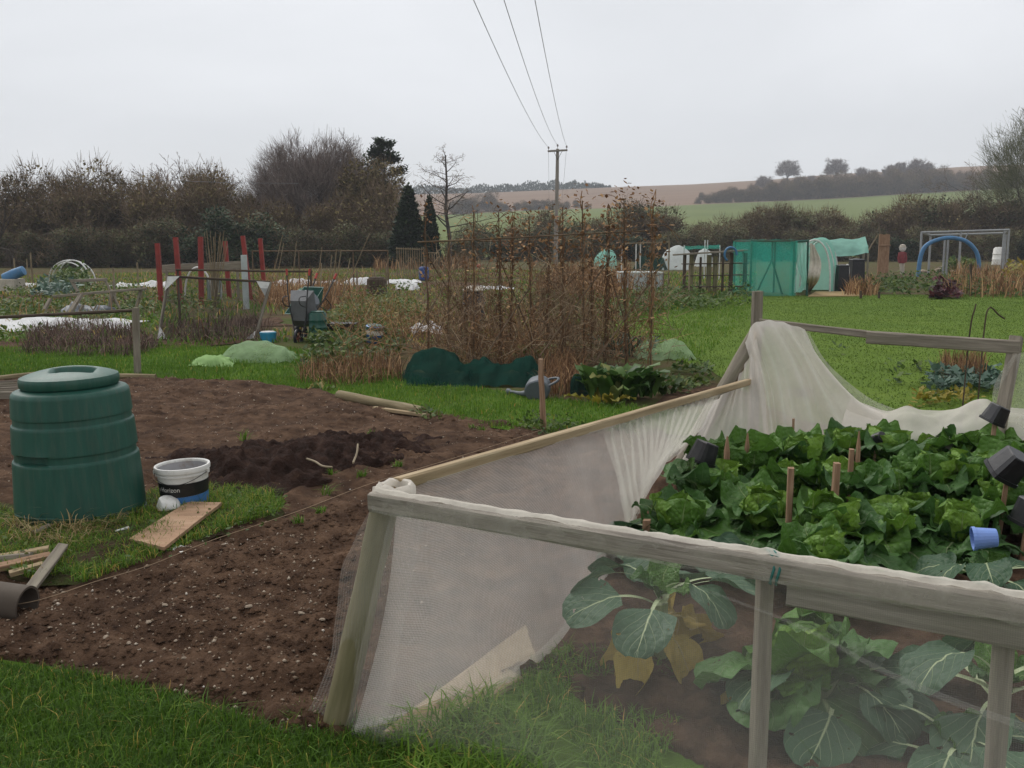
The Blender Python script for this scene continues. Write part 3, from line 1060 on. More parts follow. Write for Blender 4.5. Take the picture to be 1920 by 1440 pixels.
def pebbles():
    P_ = scatter(PLOT, 110)
    nearP = scatter(gpoly([(-200, 1000), (600, 1000), (640, 1385), (560, 1395), (180, 1270), (-200, 1215)]), 560)
    P_ = np.concatenate([P_, nearP])
    P_ = P_[~inpoly(P_[:, 0], P_[:, 1], ISLE)]
    N = len(P_)
    z = np.maximum(.004, .035 + relief(P_[:, 0], P_[:, 1]))
    s = np.clip(RNG.lognormal(-5.25, .5, N), .002, .016)
    s = np.maximum(s, .0007 * P_[:, 1])
    base = np.array([(1, 0, 0), (0, 1, 0), (-1, 0, 0), (0, -1, 0), (0, 0, .7), (0, 0, -.7)])
    V = np.zeros((N, 6, 3))
    th = RNG.uniform(0, 6.28, N)
    for k in range(6):
        b = base[k][None, :] * RNG.uniform(.55, 1.25, (N, 3))
        x = b[:, 0] * np.cos(th) - b[:, 1] * np.sin(th) * .7
        y = b[:, 0] * np.sin(th) + b[:, 1] * np.cos(th) * .7
        V[:, k, 0] = P_[:, 0] + x * s
        V[:, k, 1] = P_[:, 1] + y * s
        V[:, k, 2] = z + b[:, 2] * s + s * .25
    f = np.array([(0, 1, 4), (1, 2, 4), (2, 3, 4), (3, 0, 4), (1, 0, 5), (2, 1, 5), (3, 2, 5), (0, 3, 5)])
    F3 = (np.arange(N)[:, None, None] * 6 + f[None]).reshape(-1, 3)
    T = np.clip(RNG.beta(1.4, 2.1, N), 0, 1)
    tag(npmesh('flint_pebbles', V.reshape(-1, 3), F3, 'pebble', np.repeat(T, 6)), 'small pale flint pebbles littering the dug soil', None, None, 'stuff')


pebbles()


def clods():
    """crumbs of soil standing proud of the dug surface"""
    P_ = np.concatenate([scatter(gpoly([(-200, 1060), (150, 1130), (600, 960), (760, 960), (640, 1385), (560, 1395), (180, 1270), (-200, 1215)]), 1500), scatter(PLOT, 130)])
    P_ = P_[~inpoly(P_[:, 0], P_[:, 1], ISLE)]
    N = len(P_)
    z = np.maximum(.004, .035 + relief(P_[:, 0], P_[:, 1]))
    s = np.clip(RNG.lognormal(-4.7, .5, N), .003, .022)
    base = np.array([(1, 0, 0), (.3, .95, 0), (-.8, .6, 0), (-.8, -.6, 0), (.3, -.95, 0), (0, 0, .8), (.2, .1, -.6)])
    V = np.zeros((N, 7, 3))
    for k in range(7):
        b = base[k][None, :] * RNG.uniform(.6, 1.2, (N, 3))
        V[:, k, 0] = P_[:, 0] + b[:, 0] * s
        V[:, k, 1] = P_[:, 1] + b[:, 1] * s
        V[:, k, 2] = z + b[:, 2] * s
    f = np.array([(0, 1, 5), (1, 2, 5), (2, 3, 5), (3, 4, 5), (4, 0, 5)])
    F3 = (np.arange(N)[:, None, None] * 7 + f[None]).reshape(-1, 3)
    tag(npmesh('soil_clods', V.reshape(-1, 3), F3, 'soil'), 'crumbs and clods of brown earth on the dug plot', None, None, 'stuff')


clods()


def stone_mesh(seed):
    rng = random.Random(seed)
    mb = MB()
    n = 8
    prof = [(.0, -.5), (.8, -.3), (1, .05), (.75, .4), (0.02, .55)]
    off = [[1 + rng.uniform(-.28, .28) for _ in range(n)] for _ in prof]
    for i, (r, z) in enumerate(prof):
        for j in range(n):
            th = 6.283 * j / n
            mb.v.append((r * off[i][j] * math.cos(th), .7 * r * off[i][j] * math.sin(th), z * .75))
    for i in range(len(prof) - 1):
        for j in range(n):
            mb.f.append((i * n + j, i * n + (j + 1) % n, (i + 1) * n + (j + 1) % n, (i + 1) * n + j))
    me = mb.mesh('stone')
    me.materials.append(MATS['flint'])
    return me


SM = [stone_mesh(i) for i in range(4)]
for i, (px, py, s) in enumerate([(467, 1155, 15), (242, 1223, 14), (200, 1216, 17), (310, 1160, 14), (280, 1188, 13), (253, 1128, 11), (345, 1260, 11), (605, 1180, 13), (565, 1160, 14), (452, 1210, 10), (480, 1080, 10), (440, 1170, 10), (120, 1120, 9), (560, 1270, 12), (530, 1330, 11), (385, 1185, 9), (95, 1200, 9), (600, 1110, 10), (505, 1240, 12), (420, 1290, 11), (330, 1215, 9), (575, 1225, 12), (270, 1250, 10), (365, 1110, 9), (420, 1040, 9), (590, 1320, 11), (60, 1165, 9)]):
    p = G(px, py)
    r = s / FPX * p.y / 2
    o = mk('stone', SM[i % 4], None, None, TRS((p.x, p.y, soil_z(p.x, p.y) + r * .25), U(0, 6), r))
    tag(o, 'pale flint stone lying on the dug soil', 'stone', 'flint stones on the dug soil')


# ------------------------------------------------------------------ dark manure heap
def heap():
    c0, c1 = G(400, 900), G(800, 828)
    ax = (c1 - c0)
    L = ax.length
    ax.normalize()
    ay = Vector((-ax.y, ax.x, 0))
    nu, nv = 130, 60
    V = np.zeros((nv, nu, 3))
    uu = np.linspace(-.12, 1.05, nu)
    vv = np.linspace(-1, 1, nv)
    for j in range(nv):
        for i in range(nu):
            u, v = uu[i], vv[j]
            wdt = 0.80 * (1 - .55 * max(0, u)) * (1 + .25 * noise3(u * 5, 2))
            x = c0.x + ax.x * L * u + ay.x * v * wdt
            y = c0.y + ax.y * L * u + ay.y * v * wdt
            V[j, i, :2] = x, y
            e = max(0, 1 - abs(v) ** 2) * max(0, min(1, (u + .12) * 6)) * max(0, min(1, (1.05 - u) * 2.2))
            V[j, i, 2] = -.03 + e * (0.15 * (1 - .5 * max(0, u))) + (.05 if e > .02 else 0)
    X, Yy = V[..., 0], V[..., 1]
    rough = .09 * (vnoise(X, Yy, 6, 11) - .5) + .07 * (vnoise(X, Yy, 15, 12) - .5) + .045 * (vnoise(X, Yy, 34, 13) - .5)
    V[..., 2] += rough * np.clip((V[..., 2] + .03) * 12, 0, 1)
    idx = np.arange(nu * nv).reshape(nv, nu)
    Fq = np.stack([idx[:-1, :-1], idx[:-1, 1:], idx[1:, 1:], idx[1:, :-1]], -1).reshape(-1, 4)
    o = npmesh('manure_heap', V.reshape(-1, 3), Fq, 'manure')
    tag(o, 'low spread heap of dark brown manure on the dug soil', 'manure heap')


heap()
# ================================================================== trees, hedges, pole line
tintmat('twig_brown', [(0.0, (0.055, 0.036, 0.021)), (0.5, (0.137, 0.093, 0.056)), (1.0, (0.265, 0.188, 0.118))], rough=0.9, trans=0, objvar=0.2)
tintmat('twig_mauve', [(0.0, (0.078, 0.059, 0.052)), (0.5, (0.178, 0.139, 0.121)), (1.0, (0.310, 0.256, 0.225))], rough=0.9, trans=0, objvar=0.2)
tintmat('hedge_olive', [(0.0, (0.034, 0.030, 0.012)), (0.4, (0.096, 0.075, 0.030)), (0.75, (0.162, 0.130, 0.050)), (1.0, (0.242, 0.187, 0.078))], rough=0.9, trans=0.1, objvar=0.35)
tintmat('hedge_green', [(0.0, (0.025, 0.031, 0.015)), (0.5, (0.083, 0.092, 0.037)), (1.0, (0.184, 0.181, 0.074))], rough=0.8, trans=0.1, objvar=0.3)
tintmat('evergreen', [(0.0, (0.010, 0.019, 0.009)), (0.5, (0.027, 0.048, 0.019)), (1.0, (0.065, 0.093, 0.039))], rough=0.7, trans=0.1, objvar=0.2)
tintmat('pale_crown', [(0.0, (0.06, 0.065, 0.03)), (0.5, (0.12, 0.125, 0.065)), (1.0, (0.19, 0.19, 0.11))], rough=0.9, trans=0.2)


def strips(P0, P1, w0, w1, tint, rng, name, mat):
    """thin two-triangle twigs from P0 to P1"""
    d = P1 - P0
    r = rng.normal(size=P0.shape)
    s = np.cross(d, r)
    s /= np.linalg.norm(s, axis=1, keepdims=True) + 1e-9
    w0 = np.broadcast_to(w0, len(P0))[:, None] / 2
    w1 = np.broadcast_to(w1, len(P0))[:, None] / 2
    V = np.stack([P0 - s * w0, P0 + s * w0, P1 + s * w1, P1 - s * w1], 1).reshape(-1, 3)
    Fq = np.arange(len(P0) * 4).reshape(-1, 4)
    return npmesh(name, V, Fq, mat, np.repeat(tint, 4))


def bare_tree_meshes(seed, H=9.0, trunk=0.22, spread=0.8, lv=4, nb=(5, 5, 5, 4), upb=0.25, first=0.22, twig=0.022, mat='twig_mauve', lf=.62, multi=1, conic=False):
    """trunk-and-limb mesh, and a crown mesh of fine twigs"""
    rng = random.Random(seed)
    nr = np.random.default_rng(seed)
    limbs = MB()
    tw0, tw1, tww = [], [], []

    def grow(p, d, L, r, k):
        seg = 4 if k < 2 else 3
        pts, rad = [p], [r]
        dd = d.copy()
        for i in range(seg):
            dd = (dd + Vector((rng.gauss(0, .16), rng.gauss(0, .16), rng.gauss(0, .10) + upb * .25))).normalized()
            p = p + dd * (L / seg)
            pts.append(p)
            rad.append(r * (1 - .72 * (i + 1) / seg))
        if k <= 1 or (k == 2 and lv > 3):
            limbs.tube(pts, rad, 6 if k == 0 else 4, cap=False)
        else:
            for a, b, ra, rb in zip(pts[:-1], pts[1:], rad[:-1], rad[1:]):
                tw0.append(a)
                tw1.append(b)
                tww.append((max(ra * 2, twig), max(rb * 2, twig * .7)))
        if k >= lv:
            return
        n = nb[k]
        for c in range(n):
            t = first + (1 - first) * (c + rng.uniform(.1, .9)) / n if k == 0 else rng.uniform(.25, 1.0)
            q = t * seg
            i = min(int(q), seg - 1)
            bp = pts[i].lerp(pts[i + 1], q - i)
            az = rng.uniform(0, 6.283) if k else c * 2.4 + rng.uniform(-.4, .4)
            ref = (pts[i + 1] - pts[i]).normalized()
            o1 = ref.orthogonal().normalized()
            o2 = ref.cross(o1)
            ang = spread * rng.uniform(.7, 1.25)
            nd = (ref * math.cos(ang) + (o1 * math.cos(az) + o2 * math.sin(az)) * math.sin(ang)).normalized()
            ll = L * lf * rng.uniform(.75, 1.15)
            if k == 0 and conic:
                ll = L * .36 * (1.15 - t) * rng.uniform(.8, 1.2) + .3
            grow(bp, nd, ll, max(r * (1 - .7 * t) * .55, .012), k + 1)

    for m in range(multi):
        a = m * 2.3
        tilt = 0 if multi == 1 else .35
        grow(Vector((.3 * math.cos(a) * (multi > 1), .3 * math.sin(a) * (multi > 1), -0.05)), Vector((tilt * math.cos(a), tilt * math.sin(a), 1)).normalized(), H * (.62 if not conic else .97), trunk, 0)
    me_l = limbs.mesh('trunk', True)
    me_l.materials.append(MATS['bark'])
    A = np.array([tuple(v) for v in tw0])
    B = np.array([tuple(v) for v in tw1])
    ww = np.array(tww)
    me_t = strips(A, B, ww[:, 0], ww[:, 1], nr.uniform(0, 1, len(A)), nr, '_crown', mat)
    zt = max(B[:, 2].max(), 0.1)
    return me_l, me_t, zt


def shrub_meshes(seed, H=5.0, R=2.6, n_tw=4200, n_lf=3600, mat='hedge_olive', lsize=.20, wild=.35, up=.8, base=0.0, tw=.03, twmat=None):
    """hedgerow shrub: many stems and small leaves filling an uneven volume"""
    nr = np.random.default_rng(seed)
    # lumpy volume made of several overlapping blobs
    nbk = 18
    cen = np.stack([nr.uniform(-.62, .62, nbk) * R, nr.uniform(-.5, .5, nbk) * R, nr.uniform(.25, .86, nbk) * H], 1)
    cen[:5, 2] = nr.uniform(.12, .35, 5) * H
    rad = nr.uniform(.30, .52, nbk) * R
    k = nr.integers(0, nbk, n_tw)
    d = nr.normal(size=(n_tw, 3))
    d /= np.linalg.norm(d, axis=1, keepdims=True)
    rr = rad[k] * nr.uniform(.3, 1.0, n_tw) ** .5
    p0 = cen[k] + d * rr[:, None]
    dirv = d * (1 - up * .5) + np.array([[0, 0, up]]) + nr.normal(0, wild, (n_tw, 3))
    dirv /= np.linalg.norm(dirv, axis=1, keepdims=True)
    ln = nr.uniform(.25, 1.0, n_tw) * (.12 * H + .25)
    p1 = p0 + dirv * ln[:, None]
    p0[:, 2] = np.maximum(p0[:, 2], 0)
    p1[:, 2] = np.maximum(p1[:, 2], .02)
    crown = strips(p0, p1, tw, tw * .35, nr.uniform(.2, 1, n_tw), nr, '_crown', twmat or 'twig_brown')
    k = nr.integers(0, nbk, n_lf)
    d = nr.normal(size=(n_lf, 3))
    d /= np.linalg.norm(d, axis=1, keepdims=True)
    P3 = cen[k] + d * (rad[k] * nr.uniform(.3, 1.05, n_lf) ** .5)[:, None]
    P3[:, 2] = np.maximum(P3[:, 2], .03)
    clump = vnoise(P3[:, 0] + P3[:, 1] * .6, P3[:, 2], 1.1, seed)
    t = np.clip(.15 + .85 * clump + nr.normal(0, .12, n_lf), 0, 1)
    leaf = leaf_litter('_foliage', P3, lsize, mat, t, '', rng=nr, lift=(0, .01))
    st = MB()
    rng = random.Random(seed)
    for i in range(7):
        b = Vector((rng.uniform(-.35, .35) * R, rng.uniform(-.3, .3) * R, -.05))
        e = Vector(cen[i])
        st.tube(spl([b, b.lerp(e, .5) + Vector((rng.uniform(-.3, .3), rng.uniform(-.3, .3), 0)), e], 5), [.07, .06, .05, .04, .02], 5, cap=False)
    stem = st.mesh('trunk', True)
    stem.materials.append(MATS['bark'])
    return stem, crown, leaf


def dome_crown(seed, R=3.2, H=8.0, z0=.35, n=9000, tw=.022, mat='twig_mauve', sx=1.0, ln=.85):
    """domed crown of fine upswept twigs, gathered in sprays"""
    nr = np.random.default_rng(seed)
    ns = 260
    az = nr.uniform(0, 6.283, ns)
    el = np.arcsin(nr.uniform(-.15, 1, ns))
    rr = nr.uniform(.45, .95, ns)
    c = np.stack([R * sx * rr * np.cos(el) * np.cos(az), R * rr * np.cos(el) * np.sin(az), H * (z0 + (1 - z0) * rr * np.sin(el) * .95)], 1)
    d = np.stack([np.cos(el) * np.cos(az), np.cos(el) * np.sin(az), np.sin(el) + .9], 1)
    d /= np.linalg.norm(d, axis=1, keepdims=True)
    k = nr.integers(0, ns, n)
    L_ = ln * nr.uniform(.4, 1.3, n)
    p0 = c[k] + nr.normal(0, .22, (n, 3))
    dd = d[k] + nr.normal(0, .38, (n, 3))
    p1 = p0 + dd / np.linalg.norm(dd, axis=1, keepdims=True) * L_[:, None]
    p0[:, 2] = np.maximum(p0[:, 2], .05)
    return strips(p0, p1, tw, tw * .4, np.clip(nr.normal(.5, .25, n), 0, 1), nr, '_twigs', mat)


def put_tree(name, meshes, loc, rz, s, label, cat, group=None, names=('trunk', 'crown', 'foliage', 'twigs')):
    t = thing(name, label, cat, loc, group)
    mw = TRS(loc, rz, s)
    for nm, me in zip(names, meshes):
        mk(nm, me, None, t, mw)
    return t


# ---- left-hand tree belt
SH = [shrub_meshes(100 + i, 5.2, 3.0, 6500, 6500, 'hedge_olive', .22) for i in range(4)]
SHG = [shrub_meshes(120 + i, 5.0, 2.9, 2600, 5200, 'hedge_green', .24) for i in range(2)]
EV = [shrub_meshes(130 + i, 4.6, 2.6, 700, 6500, 'evergreen', .26, up=.5) for i in range(2)]
GB = 'brown hedgerow shrubs in the tall belt behind the red posts'
LB = 'tall brown leafless shrub in the tree belt behind the red posts'
belt = [(b_[0], b_[1] - 12, b_[2], b_[3]) for b_ in [(-150, 300, 74, 0), (-60, 330, 72, 1), (25, 335, 71, 2), (105, 345, 73, 3), (175, 352, 71, 0), (235, 330, 74, 2), (300, 345, 71, 1), (345, 335, 76, 3), (405, 345, 73, 0), (470, 372, 72, 2), (530, 402, 71, 1), (590, 405, 72, 3), (645, 400, 72, 0), (705, 345, 73, 2), (735, 400, 78, 1)]]
for i, (px, pt, Y, k) in enumerate(belt):
    p = at(px, 456, Y)
    h = at(px, pt, Y).z
    put_tree('hedge_shrub', SH[k], (p.x, Y, 0), i * 1.3, (h / 5.4 * 1.05, h / 5.4, h / 5.4), LB, 'shrub', GB)
# understorey, lower and darker
for i, (px, pt, Y, k) in enumerate([(-20, 425, 66, 0), (60, 430, 66, 1), (140, 420, 65, 0), (215, 425, 66, 1), (290, 405, 66, 0), (500, 415, 66, 1), (585, 425, 66, 0), (660, 415, 67, 1), (725, 430, 67, 0), (790, 440, 70, 1), (850, 445, 76, 0)]):
    p = at(px, 456, Y)
    h = at(px, pt, Y).z
    put_tree('understorey_shrub', SHG[k], (p.x, Y, 0), i * 2.1, (h / 5.6 * 1.35, h / 5.6 * 1.2, h / 5.6), 'low dark bramble and ivy shrub at the foot of the tree belt', 'shrub', 'low shrubs at the foot of the tree belt')
for i, (px, pt, Y, k, lab) in enumerate([(400, 372, 65, 0, 'dark evergreen bush behind the bamboo cane bundle'), (472, 388, 64, 1, 'dark rounded evergreen bush beside the bare willow')]):
    p = at(px, 456, Y)
    h = at(px, pt, Y).z
    put_tree('evergreen_bush', EV[k], (p.x, Y, 0), i, (h / 5.0, h / 5.0, h / 5.0), lab, 'bush')

wl_ = bare_tree_meshes(11, 9.0, .26, .62, 4, (8, 6, 6, 5), .35, .12, .026, 'twig_mauve', .60, multi=3)


def place_bare(name, M_, px, ptop, Y, wide, rz, label, group=None):
    p = at(px, 456, Y)
    h = at(px, ptop, Y).z
    s = h / M_[2]
    return put_tree(name, M_[:2], (p.x, Y, hill_z(p.x, Y) if Y > 106 else 0), rz, (s * wide, s * wide, s), label, 'tree', group)


def add_twigs(t, me, px, ptop, Y, wide, H=8.0):
    p_ = at(px, 456, Y)
    s_ = at(px, ptop, Y).z / (H * 1.06)
    mk('twigs', me, None, t, TRS((p_.x, Y, 0), 0, (s_ * wide, s_ * wide, s_)))


t = place_bare('willow_tree', wl_, 588, 240, 78, 1.0, .4, 'large bare willow with a wide dome of fine mauve twigs')
add_twigs(t, dome_crown(301, 4.0, 8.0, .42, 15000, .020), 592, 234, 78, 1.05)
t = place_bare('willow_tree', wl_, 520, 292, 80, .7, 2.4, 'smaller bare willow spreading beside the big dome of twigs')
add_twigs(t, dome_crown(302, 3.0, 8.0, .45, 6000, .018), 515, 290, 80, 1.0)
t = place_bare('willow_tree', wl_, 665, 268, 80, .8, 1.4, 'bare twiggy tree merging with the ivy covered tree')
add_twigs(t, dome_crown(303, 3.0, 8.0, .45, 7000, .020), 662, 262, 80, 1.0)
w2 = bare_tree_meshes(12, 8.0, .22, .7, 4, (7, 5, 5, 4), .45, .15, .035, 'twig_mauve', .58, multi=3)
place_bare('bare_tree', w2, 385, 286, 82, 1.2, .2, 'bare tree with stout grey upright branches above the brown hedge')
w3 = bare_tree_meshes(13, 8.0, .16, .75, 4, (7, 5, 5, 4), .2, .2, .022, 'twig_brown', .55, multi=2)
for i, (px, pt) in enumerate([(75, 310), (185, 318), (250, 308), (470, 295)]):
    place_bare('bare_tree', w3, px, pt, 80, 1.05, i * 1.4, 'small bare tree showing above the brown hedge top', 'small bare trees above the hedge')
place_bare('bare_tree', w3, -22, 250, 60, .7, 3.0, 'bare birch like tree standing beyond the blue lidded box')

# ivy covered tree with a pine behind it
iv = shrub_meshes(140, 7.5, 2.5, 2500, 6500, 'hedge_olive', .26, up=.5)
p = at(700, 456, 74)
put_tree('ivy_tree', iv, (p.x, 74, 0), .6, (1.12, 1.0, at(700, 285, 74).z / 8.0), 'dense olive brown ivy covered tree beside the bare willow', 'tree')


def pine_meshes(seed, H=9.5):
    nr = np.random.default_rng(seed)
    tr = MB()
    tr.tube([(0, 0, -.05), (.1, 0, H * .5), (0, 0.05, H)], [.2, .13, .03], 6)
    P3, lim = [], MB()
    for i in range(26):
        z = H * nr.uniform(.42, 1.0)
        L = (H - z) * .42 + .5
        az = nr.uniform(0, 6.28)
        e = np.array([math.cos(az) * L, math.sin(az) * L, z + .35 * L])
        lim.tube([(0, 0, z), tuple(e)], [.05, .02], 4)
        n = 170
        t = nr.uniform(.3, 1.08, n)[:, None]
        P3.append(np.array([[0, 0, z]]) * (1 - t) + e * t + nr.normal(0, .16, (n, 3)))
    tr.v, tr.f = tr.v + lim.v, tr.f + [tuple(i + len(tr.v) for i in q) for q in lim.f]
    P3 = np.concatenate(P3)
    me = tr.mesh('trunk', True)
    me.materials.append(MATS['bark'])
    cr_ = leaf_litter('_crown', P3, .28, 'evergreen', nr.uniform(.2, 1, len(P3)), '', rng=nr, lift=(0, .01))
    return me, cr_


pn = pine_meshes(5)
p = at(722, 456, 77)
put_tree('pine_tree', pn, (p.x, 77, 0), .3, at(722, 268, 77).z / 9.6, 'dark green pine top rising behind the ivy covered tree', 'tree')


def cone_meshes(seed, H=3.0, R=.85):
    nr = np.random.default_rng(seed)
    n = 7000
    z = 1 - np.sqrt(nr.uniform(0, 1, n))
    az = nr.uniform(0, 6.28, n)
    r = R * (1 - z) ** .85 * (0.75 + .35 * vnoise(az * 2.2, z * 9, 1, seed)) * nr.uniform(.75, 1.05, n) + .03
    P3 = np.stack([r * np.cos(az), r * np.sin(az), z * H * .97 + .04], 1)
    cr_ = leaf_litter('_crown', P3, .17, 'evergreen', np.clip(nr.normal(.45, .25, n), 0, 1), '', rng=nr, lift=(0, .01))
    tr = MB()
    tr.tube([(0, 0, -.05), (0, 0, H * .9)], [.09, .02], 6)
    me = tr.mesh('trunk', True)
    me.materials.append(MATS['bark'])
    return me, cr_


cn = cone_meshes(3)
p = at(767, 456, 64)
put_tree('cypress_tree', cn, (p.x, 64, 0), 0, (at(767, 344, 64).z / 3.0 * .95, at(767, 344, 64).z / 3.0 * .95, at(767, 344, 64).z / 3.0), 'broad dark conical cypress next to the tree belt', 'tree')
p = at(806, 456, 66)
put_tree('cypress_tree', cn, (p.x, 66, 0), 2, (at(806, 364, 66).z / 3.0 * .62, at(806, 364, 66).z / 3.0 * .62, at(806, 364, 66).z / 3.0), 'slim dark conical cypress beside the bare larch', 'tree')

lm = bare_tree_meshes(21, 9.0, .14, 1.15, 3, (26, 7, 4, 3), .10, .30, .020, 'twig_brown', .42, conic=True)
place_bare('larch_tree', lm, 842, 263, 66, 1.35, .5, 'single bare larch with short level branches beside the cypresses')

# tall pale tree at the right hand edge
rt = bare_tree_meshes(31, 12.0, .3, .7, 4, (9, 6, 6, 5), .3, .2, .03, 'pale_crown', .52)
t = place_bare('poplar_tree', rt, 1925, 170, 95, .95, 0, 'tall pale twiggy tree at the end of the hillside hedge')
add_twigs(t, dome_crown(306, 2.6, 8.0, .45, 5000, .018, 'pale_crown'), 1925, 180, 95, 1.0)
place_bare('bare_tree', w3, 1878, 282, 150, .8, 0, 'small bare tree beside the tall pale tree')

# ---- low hedge belt across the valley floor
GH = 'shrubs in the hedge along the foot of the hill'
hb = [(905, 425, 96), (965, 432, 94), (1020, 400, 98), (1075, 420, 95), (1130, 415, 97), (1175, 395, 99), (1215, 385, 98), (1262, 415, 95), (1310, 425, 94), (1350, 428, 95), (1395, 405, 97), (1440, 398, 97), (1490, 396, 98), (1535, 400, 97), (1580, 412, 96), (1625, 420, 95), (1670, 398, 97), (1715, 378, 99), (1760, 380, 98), (1805, 392, 96), (1850, 378, 98), (1895, 372, 97), (1950, 365, 99), (2010, 370, 98)]
for i, (px, pt, Y) in enumerate(hb):
    pt -= 7 if px > 1380 else 6
    p = at(px, 456, Y)
    h = at(px, pt, Y).z
    ms = SH[i % 4] if i % 3 else SHG[i % 2]
    put_tree('hedge_shrub', ms, (p.x, Y, 0), i * .9, (h / 5.3 * 1.3, h / 5.3, h / 5.3), 'bushy olive brown shrub in the hedge at the foot of the hill', 'shrub', GH)
for i, px in enumerate(range(880, 2000, 62)):
    Y = 88
    p = at(px, 456, Y)
    h = at(px, 438 - 6 * (i % 3), Y).z
    put_tree('hedge_bramble', EV[i % 2] if i % 4 == 1 else SHG[i % 2], (p.x, Y, 0), i * 1.7, (h / 5.2 * 1.4, h / 5.2 * 1.2, h / 5.2), 'low dark bramble clump in front of the valley hedge', 'shrub', 'bramble clumps before the valley hedge')

# ---- hedge strip and trees across the hillside
def on_hill(px, py, Y):
    c = at(px, py, Y)
    return Vector((c.x, Y, hill_z(c.x, Y)))


hs = 0
for i, px in enumerate(np.linspace(1318, 1965, 34)):
    t = (px - 1318) / 640
    for rowi in range(2):
        Y = 436 + rowi * 26
        b = on_hill(px + 9 * rowi, 0, Y)
        hh = (4.5 + 5.5 * min(1, t * 3.0)) * (.75 + .5 * ((i * 7 + rowi * 3) % 5) / 5)
        if px > 1800:
            hh *= .8
        put_tree('hillside_shrub', SH[(i + rowi) % 4], (b.x, Y, b.z - .3), i * 1.1 + rowi, (hh / 5.5, hh / 5.5, hh / 6.0), 'brown shrub in the thick hedge strip running up the hillside', 'shrub', 'shrubs in the hillside hedge strip')
OAKT = dome_crown(304, 5.2, 12.0, .38, 7000, .08, 'twig_mauve', 1.0, 1.3)
oak = bare_tree_meshes(41, 12, .45, .8, 4, (9, 6, 6, 5), .12, .18, .07, 'twig_mauve', .58)


RT = []


def ridge_tree(M_, px, pbase, ptop, Y, wide, rz, label, group=None):
    c = on_hill(px, 0, Y)
    h = at(px, ptop, Y).z - c.z
    s = h / M_[2]
    RT.append(put_tree('ridge_tree', M_[:2], (c.x, Y, c.z - .2), rz, (s * wide, s * wide, s), label, 'tree', group))
    s2 = h / 12.9
    mk('twigs', OAKT, None, RT[-1], TRS((c.x, Y, c.z - .2), rz, (s2 * wide, s2 * wide, s2)))


ridge_tree(oak, 1490, 333, 296, 640, 1.25, .3, 'lone round crowned bare tree standing on the skyline')
ridge_tree(oak, 1583, 330, 293, 600, 1.2, 1.7, 'round bare tree rising from the skyline hedge')
for i, (px, pt, wd) in enumerate([(1633, 309, .9), (1655, 314, .9), (1686, 304, 1.0), (1706, 299, .9), (1738, 292, .95), (1760, 300, .8), (1535, 325, 1.2), (1445, 326, 1.3)]):
    ridge_tree(oak if i % 2 else w2, px, 335, pt, 520, wd, i * 1.9, 'bare tree in the clump on the hillside hedge', 'trees in the hillside hedge')
# field boundary hedge and scrub left of centre
for i, (px, hh) in enumerate([(868, 9), (885, 7), (912, 10), (930, 5), (948, 4), (968, 4), (988, 5), (1006, 5), (1024, 5), (1044, 5), (1064, 4), (1086, 4), (1106, 3), (850, 7)]):
    Y = 424 + (i % 3) * 8
    b = on_hill(px, 0, Y)
    put_tree('boundary_shrub', SH[i % 4], (b.x, Y, b.z - .2), i, (hh / 4.6, hh / 5.0, hh / 6.2), 'dark shrub in the field boundary hedge below the ploughed field', 'shrub', 'field boundary hedge shrubs')


# ---- conifer plantation on the skyline: reads as one mass
def plantation():
    nr = np.random.default_rng(9)
    Vs, Fs, Ts = [], [], []
    b = 0
    for px in np.arange(700, 1146, 2.3):
        for r_ in range(2):
            Y = 706 + r_ * 9 + nr.uniform(-3, 3)
            x = at(px + nr.uniform(-1, 1), 350, Y).x
            zb = float(np.interp(px, [500, 750, 900, 1150], [0, 0, 0, 0])) + at(px, float(np.interp(px, RIDG_PX, RIDG_PY)), 700).z - 1.5
            rise = 3.2 + 3.2 * vnoise(np.array([px * .02]), np.array([1.0]), 3, 2)[0] if px < 1080 else 4.5 * (1.2 - (px - 1080) / 90)
            h = rise * nr.uniform(.8, 1.2)
            n = 26
            z = nr.uniform(0.02, 1, n)
            az = nr.uniform(0, 6.28, n)
            rr = 1.4 * (1 - z) ** .7 + .1
            c = np.stack([x + rr * np.cos(az), Y + rr * np.sin(az), zb + z * h * 1.25], 1)
            d = np.stack([np.cos(az) * .9, np.sin(az) * .9, np.full(n, .3)], 1)
            s = np.stack([-np.sin(az), np.cos(az), np.zeros(n)], 1)
            V = np.stack([c - s * .55, c + s * .55, c + d * .6 + np.array([0, 0, .9])], 1).reshape(-1, 3)
            Vs.append(V)
            Fs.append(np.arange(n * 3).reshape(-1, 3) + b)
            b += n * 3
            Ts.append(np.repeat(nr.uniform(.2, .9, n), 3))
    tag(npmesh('conifer_plantation', np.concatenate(Vs), np.concatenate(Fs), 'evergreen', np.concatenate(Ts)), 'dark conifer plantation along the skyline above the ploughed field', None, None, 'stuff')


plantation()


# ---- electricity pole and wires
PY_ = 70.0
base = at(1042, 456, PY_)
top = at(1045.5, 279, PY_)
t = thing('electricity_pole', 'wooden electricity pole with a crossarm standing beyond the plots', 'pole', (base.x, PY_, 0))
pole('pole', (base.x, PY_, -.1), (top.x, PY_, top.z), .155, .105, 'pole_wood', t, 10, wob=.0)
aL, aR = at(1027, 283.5, PY_ - .16), at(1064, 281.5, PY_ - .16)
ca = lumber('crossarm', aL, aR, .11, .13, 'pole_wood', t, wear=.04)
INS = []
for a in (aL.lerp(aR, .04), at(1045.5, 277.5, PY_), aL.lerp(aR, .96)):
    mb = MB()
    mb.lathe([(.015, -.02), (.015, .10), (.07, .11), (.045, .15), (.08, .17), (.05, .22), (.03, .26), (.0, .27)], 10)
    z0 = .06 if a.z < top.z - .05 else .0
    mb.build('insulator', 'insulator', t, Matrix.Translation(a + Vector((0, 0, z0))), True)
    INS.append(a + Vector((0, 0, z0 + .20)))
